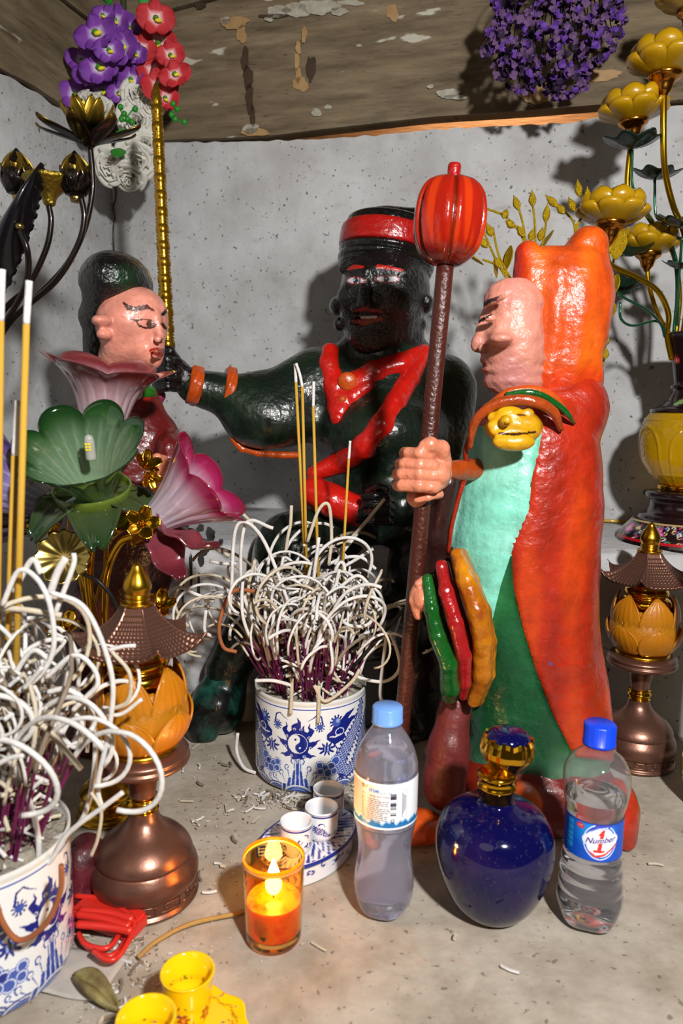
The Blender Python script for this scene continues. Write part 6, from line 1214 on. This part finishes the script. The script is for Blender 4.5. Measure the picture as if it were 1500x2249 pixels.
for pts in ([(1389, 330, 1.17), (1388, 400, 1.17), (1400, 430, 1.17), (1440, 500, 1.19), (1480, 550, 1.2), (1490, 640, 1.21), (1486, 738, 1.22)], [(1438, 395, 1.2), (1440, 470, 1.2), (1460, 500, 1.2), (1485, 600, 1.21), (1482, 738, 1.22)], [(1345, 580, 1.13), (1345, 620, 1.13), (1365, 650, 1.14), (1420, 680, 1.17), (1450, 710, 1.2), (1460, 740, 1.22)], [(1362, 664, 1.15), (1364, 700, 1.15), (1390, 715, 1.17), (1440, 705, 1.2), (1462, 725, 1.21)], [(1498, 520, 1.16), (1490, 620, 1.19), (1478, 738, 1.22)]): vs(pts, .0021, GST)
LFM = pm('dark_green_leaf', '0f2418', rough=.3, coat=.3, var=.4, vscale=30)
for (x, y, Y, r, ax) in ((1389, 325, 1.165, .042, (-.05, -.12, 1)), (1440, 393, 1.2, .034, (.05, -.12, 1)), (1492, 500, 1.16, .038, (.1, -.3, 1)), (1380, 556, 1.2, .034, (-.2, -.5, .8)), (1365, 640, 1.2, .030, (-.3, -.5, .8)), (1500, 590, 1.19, .03, (0, -.2, 1))): disc(K(x, y, Y), ax, r, 7, LFM, 'leaf', TV, .35, .0012, .10)
# ===== glitter sprig behind the robed figure
GLT = pm('gold_glitter', 'd0ac10', rough=.28, metal=.6, bump=.7, bscale=700, var=.5, vscale=300)
Sb_ = K(1240, 1050, 1.14); Sb_[2] = LH
TS = thing('glitter_sprig', 'artificial gold glitter branch with buds and leaves behind the orange headdress', 'artificial flower', Sb_)
def gst(pts, r): mesh('twig', *tube(crom([K(*p) for p in pts], 6), r, 7), GLT, TS)
YS2 = 1.12
tw = [[(1240, 1050, 1.14), (1240, 800, 1.13), (1190, 680, 1.12), (1155, 540, YS2), (1115, 480, YS2), (1068, 458, YS2)], [(1160, 570, YS2), (1150, 500, YS2), (1140, 460, YS2)], [(1175, 560, YS2), (1175, 500, YS2), (1170, 450, YS2)], [(1185, 570, YS2), (1198, 500, YS2), (1200, 470, YS2)],
      [(1200, 720, YS2), (1140, 640, YS2), (1105, 600, YS2), (1075, 540, YS2), (1060, 500, YS2)], [(1120, 610, YS2), (1095, 560, YS2), (1082, 500, YS2)], [(1130, 620, YS2), (1095, 585, YS2), (1060, 570, YS2)], [(1240, 800, 1.13), (1260, 600, 1.14), (1262, 500, 1.14), (1245, 470, 1.14), (1225, 450, 1.14)], [(1262, 520, 1.14), (1278, 460, 1.14), (1272, 405, 1.14)], [(1262, 500, 1.14), (1290, 460, 1.14), (1285, 430, 1.14)], [(1240, 800, 1.14), (1300, 700, 1.14), (1340, 600, 1.14), (1350, 560, 1.14)], [(1255, 900, 1.14), (1310, 830, 1.14), (1328, 780, 1.13), (1330, 700, 1.13)]]
for p in tw: gst(p, .0017)
g = random.Random(8)
def gbud(x, y, Y, L, r, a):
    C = K(x, y, Y); d = math.sin(a)*CR+math.cos(a)*CU; V, F = lathe(smoothprof([(.0006, 0), (r*.6, L*.15), (r, L*.4), (r*.6, L*.7), (r*.25, L*.85), (.0004, L)], 3), 10, C, axis=d); mesh('bud', V, F, GLT, TS)
for (x, y, L, a) in ((1068, 460, .020, -1.1), (1140, 462, .024, -.35), (1170, 455, .026, -.05), (1198, 490, .03, .1), (1060, 505, .02, -.3), (1080, 520, .022, -.35), (1105, 480, .016, .4), (1150, 520, .02, -.5), (1225, 455, .026, -.8), (1272, 432, .026, -.1), (1262, 465, .024, -.4), (1290, 445, .024, 0), (1285, 470, .022, .3), (1165, 530, .02, .2), (1130, 500, .018, -.9), (1100, 590, .022, -.5), (1185, 530, .022, .2), (1070, 545, .02, -.6), (1240, 470, .02, -.7), (1328, 790, .02, .1), (1326, 760, .018, .4), (1332, 730, .018, 0)): gbud(x, y, YS2-.005, L, .0058, a)
for (x, y, s_, a) in ((1062, 572, .032, -1.1), (1110, 585, .034, .3), (1180, 548, .038, .7), (1205, 560, .03, 1.2), (1353, 560, .044, .15), (1345, 640, .03, .3), (1090, 600, .026, -.2), (1340, 690, .024, .2), (1165, 560, .026, -.5)):
    def fn(u, v): s = (v-.5)*2; w = .34*s_*np.sin(pi*(.03+.94*u))**.8; return np.stack([s*w, .15*w*s*s+.12*s_*u*u, s_*u*1.1], -1)
    V, F = gridsolid(fn, 10, 7, .0008); d = math.sin(a)*CR+math.cos(a)*CU; mesh('leaf', orient(V, d, K(x, y+10, YS2)), F, GLT, TS)
# ===== orchids and roses hanging in the corner
TO = thing('orchid_bunch', 'purple and red artificial orchids with white roses hung in the wall corner', 'artificial flower', K(270, 300, 1.5))
OM = pm('petal_fabric', attr=True, rough=.7, sss=.05)
def orchid(x, y, Y, r, ax, cols, roll, nm):
    C = K(x, y, Y); Vs = []; Fs = []; Cs = []; n = 0
    for k, (a, L, W) in enumerate(((pi/2, .85, .62), (pi*.02, 1, 1.0), (pi*.98, 1, 1.0), (-pi*.30, .85, .60), (-pi*.70, .85, .60))):
        def fn(u, v): s = (v-.5)*2; w = W*r*.62*np.sin(pi*(.06+.88*u))**.55; return np.stack([L*r*u, s*w, .22*r*u*u-.12*r*s*s*u+.04*r*np.sin(s*5+k)*u], -1)
        V, F = gridsolid(fn, 10, 9, .0008); u = np.tile(np.repeat(np.linspace(0, 1, 10), 9), 2); c = np.stack([np.interp(u, [0, .16, .42, 1], [q[j] for q in (h('e8e0ea'), h('cfc0d8') if cols[0][0] < .4 else h('e8c0c0'), cols[0], cols[1])]) for j in range(3)], 1)
        Vs.append(rotz(V, a)); Fs += [tuple(i+n for i in f) for f in F]; Cs.append(c); n += len(V)
    for p_, rr_, cc in (((0, 0, .16*r), (.16*r, .13*r, .12*r), h('3f7a1c')), ((.12*r, -.14*r, .2*r), (.20*r, .10*r, .10*r), h('d8c81c'))):
        V, F = ellips(p_, rr_, 8, 6); Vs.append(V); Fs += [tuple(i+n for i in f) for f in F]; Cs.append(np.tile(cc, (len(V), 1))); n += len(V)
    V = rotz(np.vstack(Vs), roll); z = np.asarray(ax, float); z /= np.linalg.norm(z); xx = np.cross((0, 0, 1), z); xx /= np.linalg.norm(xx); yy = np.cross(z, xx)
    return mesh(nm, V@np.stack([xx, yy, z], 1).T+C, Fs, OM, TO, col=np.vstack(Cs))
PU = (h('7a3a9c'), h('56207c')); RD = (h('b42830'), h('a0141e'))
g = random.Random(4)
for (x, y, r) in ((255, 45, 30), (212, 75, 38), (285, 62, 26), (270, 105, 32), (180, 135, 28), (218, 150, 34), (270, 165, 34), (290, 175, 26), (165, 210, 30), (225, 205, 34), (262, 205, 22), (228, 35, 22), (240, 110, 26), (190, 165, 26), (300, 120, 22)):
    Y = 1.44+g.uniform(-.04, .05); orchid(x, y, Y, r*S(y, Y)*1.28, (g.uniform(-.4, .4), -1, g.uniform(-.35, .25)), PU, g.uniform(-.5, .5), 'purple_orchid')
for (x, y, r) in ((342, 40, 34), (350, 95, 36), (312, 105, 26), (375, 120, 26), (335, 155, 30), (385, 165, 30), (350, 190, 34), (365, 215, 26)):
    Y = 1.43+g.uniform(-.04, .03); orchid(x, y, Y, r*S(y, Y)*1.22, (g.uniform(-.3, .5), -1, g.uniform(-.4, .2)), RD, g.uniform(-.5, .5), 'red_orchid')
RW = pm('ivory_fabric', 'cfccc0', rough=.8, sss=.1, var=.1, vscale=30)
def rose(x, y, Y, r, ax):
    parts = []; g2 = random.Random(int(x*7+y))
    for k in range(15):
        f = .12+.88*k/14; a = k*2.4; rr_ = r*f
        def fn(u, v):
            s = (v-.5)*2; an = s*.85; R = rr_*(.45+.6*u+.12*u**3*f)+.035*r*np.sin(s*4+k)*u; return np.stack([R*np.cos(an), R*np.sin(an), r*(.75-.35*f)*u-(r*.2*u**4*f)], -1)
        V, F = gridsolid(fn, 7, 9, .0006); parts.append((rotz(V, a), F))
    V, F = join(parts); z = np.asarray(ax, float); z /= np.linalg.norm(z); xx = np.cross((0, 0, 1), z); xx /= np.linalg.norm(xx); mesh('white_rose', V@np.stack([xx, np.cross(z, xx), z], 1).T+K(x, y, Y), F, RW, TO)
for (x, y, r, ax) in ((305, 215, 36, (.1, -1, .1)), (300, 270, 40, (.1, -1, -.1)), (215, 250, 38, (-.2, -1, .2)), (250, 365, 42, (-.2, -.9, -.4)), (300, 350, 42, (.2, -.9, -.5)), (318, 320, 34, (.4, -.9, -.1)), (285, 385, 34, (0, -.7, -.8)), (190, 230, 28, (-.3, -1, .3)), (330, 235, 28, (.4, -1, 0)), (232, 345, 30, (-.3, -.9, -.3))): rose(x, y, 1.45, r*S(y, 1.45)*1.05, ax)
GR2 = pm('plastic_green', '1f7a1c', rough=.5)
for pts in ([(375, 228), (385, 240), (372, 252), (380, 262), (400, 268)], [(260, 235), (268, 250), (262, 262), (285, 268)], [(292, 240), (275, 262)]):
    mesh('tendril', *tube(crom([K(x, y, 1.38) for x, y in pts], 5), .0012, 6), GR2, TO)
    for x, y in pts: mesh('berry', *ellips(K(x+5, y, 1.375), (.0052,)*3, 10, 6), GR2, TO)
for (x, y, ax, s_) in ((318, 12, (.2, -.5, 1), .055), (262, 318, (.1, -.6, -.6), .04), (255, 300, (.6, -.4, .3), .03), (240, 5, (-.2, -.5, 1), .04), (205, 225, (-.5, -.5, -.2), .03)):
    def fn(u, v): s = (v-.5)*2; w = .35*s_*np.sin(pi*(.05+.9*u)); return np.stack([s*w, .1*s_*u*u+.2*w*s*s, s_*u], -1)
    V, F = gridsolid(fn, 9, 7, .0008); mesh('leaf', orient(V, ax, K(x, y+8, 1.42)), F, GR2, TO)
mesh('bunch_stem', *tube(crom([K(290, 400, 1.52), K(280, 300, 1.53), K(275, 150, 1.53), K(270, -30, 1.53)], 6), .006, 8), pm('olive_stem', '2c3516', rough=.7), TO)
# ===== purple statice hanging from the plank at top right
TP = thing('dried_statice_bunch', 'hanging bunch of small purple dried flowers at top right', 'dried flowers', K(1230, -60, 1.34))
g = np.random.default_rng(12)
def floret(r):
    parts = []
    for k in range(4):
        def fn(u, v): s = (v-.5)*2; w = r*.5*np.sin(pi*(.08+.86*u))**.6; return np.stack([r*u, s*w, .35*r*u*u+.1*r*s], -1)
        V, F = gridsolid(fn, 5, 4, .0005); parts.append((rotz(V, k*pi/2+.2*k), F))
    return join(parts)
FV, FF = floret(.0072); STM = [pm('violet_petal', '522a80', rough=.7), pm('dusty_violet_petal', '5a3e64', rough=.8), pm('dark_violet_petal', '241030', rough=.8)]
FM = []
for m in STM: me = bpy.data.meshes.new('floret'); me.from_pydata([tuple(v) for v in FV], [], FF); me.materials.append(m); FM.append(me)
bunchp = [(1085, -20), (1065, 70), (1060, 120), (1085, 160), (1110, 190), (1140, 205), (1195, 195), (1210, 222), (1260, 222), (1290, 190), (1300, 150), (1345, 120), (1375, 60), (1380, 10), (1378, -40)]
pts = []
while len(pts) < 720:
    x, y = g.uniform(1055, 1385), g.uniform(-60, 225)
    if pip(np.array([x]), np.array([y]), bunchp)[0] and math.sin(x*.071+1.3*math.sin(y*.05))*math.sin(y*.06+x*.02) > -.45:
        e = min(1, abs(stroke(np.array([x]), np.array([y]), bunchp, 0)[0])/70); pts.append((x, y, 1.30-.07*e*g.uniform(.2, 1)+.03*g.random()))
pts.sort(key=lambda p: p[2]); sv = []; sf = []; n = 0
for i, (x, y, Y) in enumerate(pts):
    C = K(x, y, Y); ax = np.array([g.normal()*.6, -1, g.normal()*.6]); s_ = g.uniform(.6, 1.15); R = Matrix.Rotation(g.uniform(0, 6.3), 3, 'Z')
    q = Vector(ax).to_track_quat('Z', 'Y')
    if i < 100: o = bpy.data.objects.new('floret', FM[int(g.integers(0, 2))]); COL.objects.link(o); o.parent = TP; o.location = Vector(C)-TP.location; o.rotation_mode = 'QUATERNION'; o.rotation_quaternion = q @ R.to_quaternion(); o.scale = (s_,)*3
    else:
        M = np.array(q.to_matrix() @ R)*s_; sv.append(FV@M.T+C); sf += [(tuple(k+n for k in f), i % 3) for f in FF]; n += len(FV)
o = mesh('floret_mass', np.vstack(sv), [f for f, _ in sf], STM[:1], TP, smooth=False); o.data.materials.append(STM[1]); o.data.materials.append(STM[2]); o.data.polygons.foreach_set('material_index', [k for _, k in sf]); o['kind'] = 'stuff'
tws = []
for k in range(70):
    x, y, Y = pts[int(g.integers(0, len(pts)))]; A1 = K(1230+g.normal()*30, -80, 1.33); B1 = K(x, y, Y+.01); M1 = (A1+B1)/2+np.array([(B1[0]-A1[0])*.25, 0, .02]); tws.append(tube(crom([A1, M1, B1], 6), .0009, 5))
V, F = join(tws); o = mesh('twigs', V, F, pm('dark_twig', '1d1a16', rough=.9), TP); o['kind'] = 'stuff'
# ===== small things
t = K(1340, 1166, 1.33); P = hit(1180, 1164, .012); P2 = hit(1520, 1166, .012); P[2] = LH+.0075; P2[2] = LH+.0075
o = mesh('bamboo_stick', *tube([P, (P+P2)/2, P2], .0032, 8), pm('yellow_bamboo', 'b08c1c', rough=.5, coat=.3), None, loc=P); tag(o, 'thin yellow stick lying along the back of the bench at right', 'stick')
P = np.array(K(392, 1345, 1.150)); P2 = np.array(K(505, 1195, 1.175)); 
o = mesh('bamboo_stick', *tube([P+(P-P2)*.9, P, P2], .0034, 8), pm('mottled_bamboo', '7a6320', rough=.6, var=.8, vscale=25, dark='2c2410'), None, loc=P); tag(o, 'mottled thin stick leaning on the bench face behind the middle pot', 'stick')
# red cable bundle with plug block
RC = pm('red_plastic', 'c8281e', rough=.35, coat=.3); Pc = FL(225, 2020, 0); 
T = thing('coiled_cable', 'bundle of red cable with a red plug block beside the bronze lantern foot', 'cable', Pc)
def fl(x, y, z): return FL(x, y, z)
V, F = box((0, 0, 0), (.075, .030, .018)); bmz = bmesh.new(); vs_ = [bmz.verts.new(v) for v in V]; [bmz.faces.new([vs_[i] for i in f]) for f in F]; bmesh.ops.bevel(bmz, geom=bmz.edges[:], offset=.004, segments=3, affect='EDGES'); me = bpy.data.meshes.new('plug_block'); bmz.to_mesh(me); me.materials.append(RC); ob = bpy.data.objects.new('plug_block', me); COL.objects.link(ob); ob.parent = T
Pb_ = fl(238, 2015, .010); ob.location = Vector(Pb_)-T.location; ob.rotation_euler = (0, 0, -.35)
for k, (pts, z) in enumerate((([(170, 1975), (215, 1978), (270, 2000), (288, 2030), (270, 2075), (240, 2100), (200, 2085), (175, 2060)], .004), ([(172, 1990), (230, 1990), (268, 2010), (262, 2050), (235, 2082), (190, 2075), (172, 2050)], .012), ([(165, 1968), (225, 1975), (285, 2010), (292, 2045), (262, 2098), (235, 2108), (205, 2088)], .020), ([(170, 2030), (230, 2035), (290, 2045)], .022), ([(168, 2008), (230, 2018), (285, 2035)], .024), ([(175, 2000), (240, 2005), (292, 2020)], .024))):
    mesh('cable_loop', *tube(crom([fl(x, y, z*.8+.003) for x, y in pts], 8), .0026 if k < 3 else .0038, 10), RC, T)
# maroon cloth lump, dry leaf, paper scrap
s = SDF().ell(FL(188, 1905, .03)+(0, .0, 0), (.022, .03, .035), k=.01).ell(FL(175, 1940, .012), (.024, .03, .018), k=.012); s.lump(.003, 60, 3); s.post.append(lambda P, d: np.maximum(d, .0005-P[:, 2])); V, F = s.net(.002); o = mesh('painted_rock', V, F, pm('maroon_rock', '5e1a24', rough=.5, coat=.3, bump=.8, bscale=60, var=.5, vscale=25), None, loc=FL(185, 1940, 0)); tag(o, 'maroon painted rock between the nearest incense pot and the bronze lantern', 'rock')
P = FL(185, 2110, .0015); V, F = gridsolid(lambda u, v: np.stack([P[0]-.045+.075*u+.01*v, P[1]-.035+.055*v-.012*u, .002+.0015*np.sin(u*7+v*3)], -1), 14, 12, .0012); o = mesh('paper_scrap', V, F, pm('dirty_white_paper', 'b9b2a8', rough=.8, var=.3, vscale=30), None, loc=P); tag(o, 'dirty white scrap of paper beside the nearest incense pot', 'paper')
P = FL(225, 2170, .006); V, F = gridsolid(lambda u, v: np.stack([P[0]-.03+.05*u, P[1]+.012-.03*u+(v-.5)*.026*np.sin(pi*(.05+.9*u)), .005+.006*np.sin(u*4)+.004*np.sin(v*8)], -1), 16, 10, .001); o = mesh('dry_leaf', V, F, pm('dry_leaf_mat', '8d8452', rough=.6, var=.6, vscale=40, dark='4c3418'), None, loc=P); tag(o, 'curled dry leaf left of the yellow tea cups', 'leaf')
# amber jar at the right edge, its unseen upper part made tall to cast shade
P = FL(1562, 1770, 0); o = thing('amber_jar', 'yellow green glass jar, shade-casting neck added, cut off by the right edge of the photo', 'jar', P); mesh('jar_body', *lathe(smoothprof([(.0005, .001), (.028, .001), (.034, .015), (.040, .05), (.038, .085), (.031, .12), (.029, .20), (.031, .30), (.035, .345), (.033, .350), (.0005, .351)], 5), 48, P), pm('olive_glass', 'b8a818', rough=.15, coat=.6, trans=.3), o)
# wall crack above the lady's hair
pts = [hit(252, 395), hit(256, 430), hit(250, 455), hit(253, 480), hit(249, 510), hit(251, 560)]
o = mesh('trim_7', *tube([p+wn*.003 for p in crom(pts, 4)], .0012, 5), pm('crack', '2b2824', rough=1), None); o['kind'] = 'structure'
# finest crumbs, past counting
def crumbs(name, cx, cy, sx, sy, n, seed, label):
    g = np.random.default_rng(seed); parts = []
    for i in range(n):
        x, y = g.normal(cx, sx), g.normal(cy, sy); P = FL(x, y, 0); L = g.uniform(.001, .0045); a = g.uniform(0, 6.3); w = g.uniform(.0004, .0009)
        parts.append(box(P+np.array([0, 0, w*.6]), (L, w*1.6, w), np.array([[math.cos(a), -math.sin(a), 0], [math.sin(a), math.cos(a), 0], [0, 0, 1]])))
    V, F = join(parts); o = mesh(name, V, F, ASH[1], None, smooth=False, loc=FL(cx, cy, 0)); o.data.materials.append(ASH[0]); o.data.materials.append(ASH[2]); o.data.polygons.foreach_set('material_index', [(i//6) % 3 for i in range(len(F))]); tag(o, label, 'crumbs', None, 'stuff')
crumbs('ash_crumbs', 660, 1752, 80, 12, 420, 3, 'fine ash crumbs strewn in front of the middle incense pot'); crumbs('ash_crumbs', 250, 2120, 60, 50, 260, 4, 'fine ash crumbs strewn left of the yellow tea cups'); crumbs('ash_crumbs', 470, 1850, 110, 130, 160, 5, 'sparse ash crumbs on the floor between lantern and candle glass')
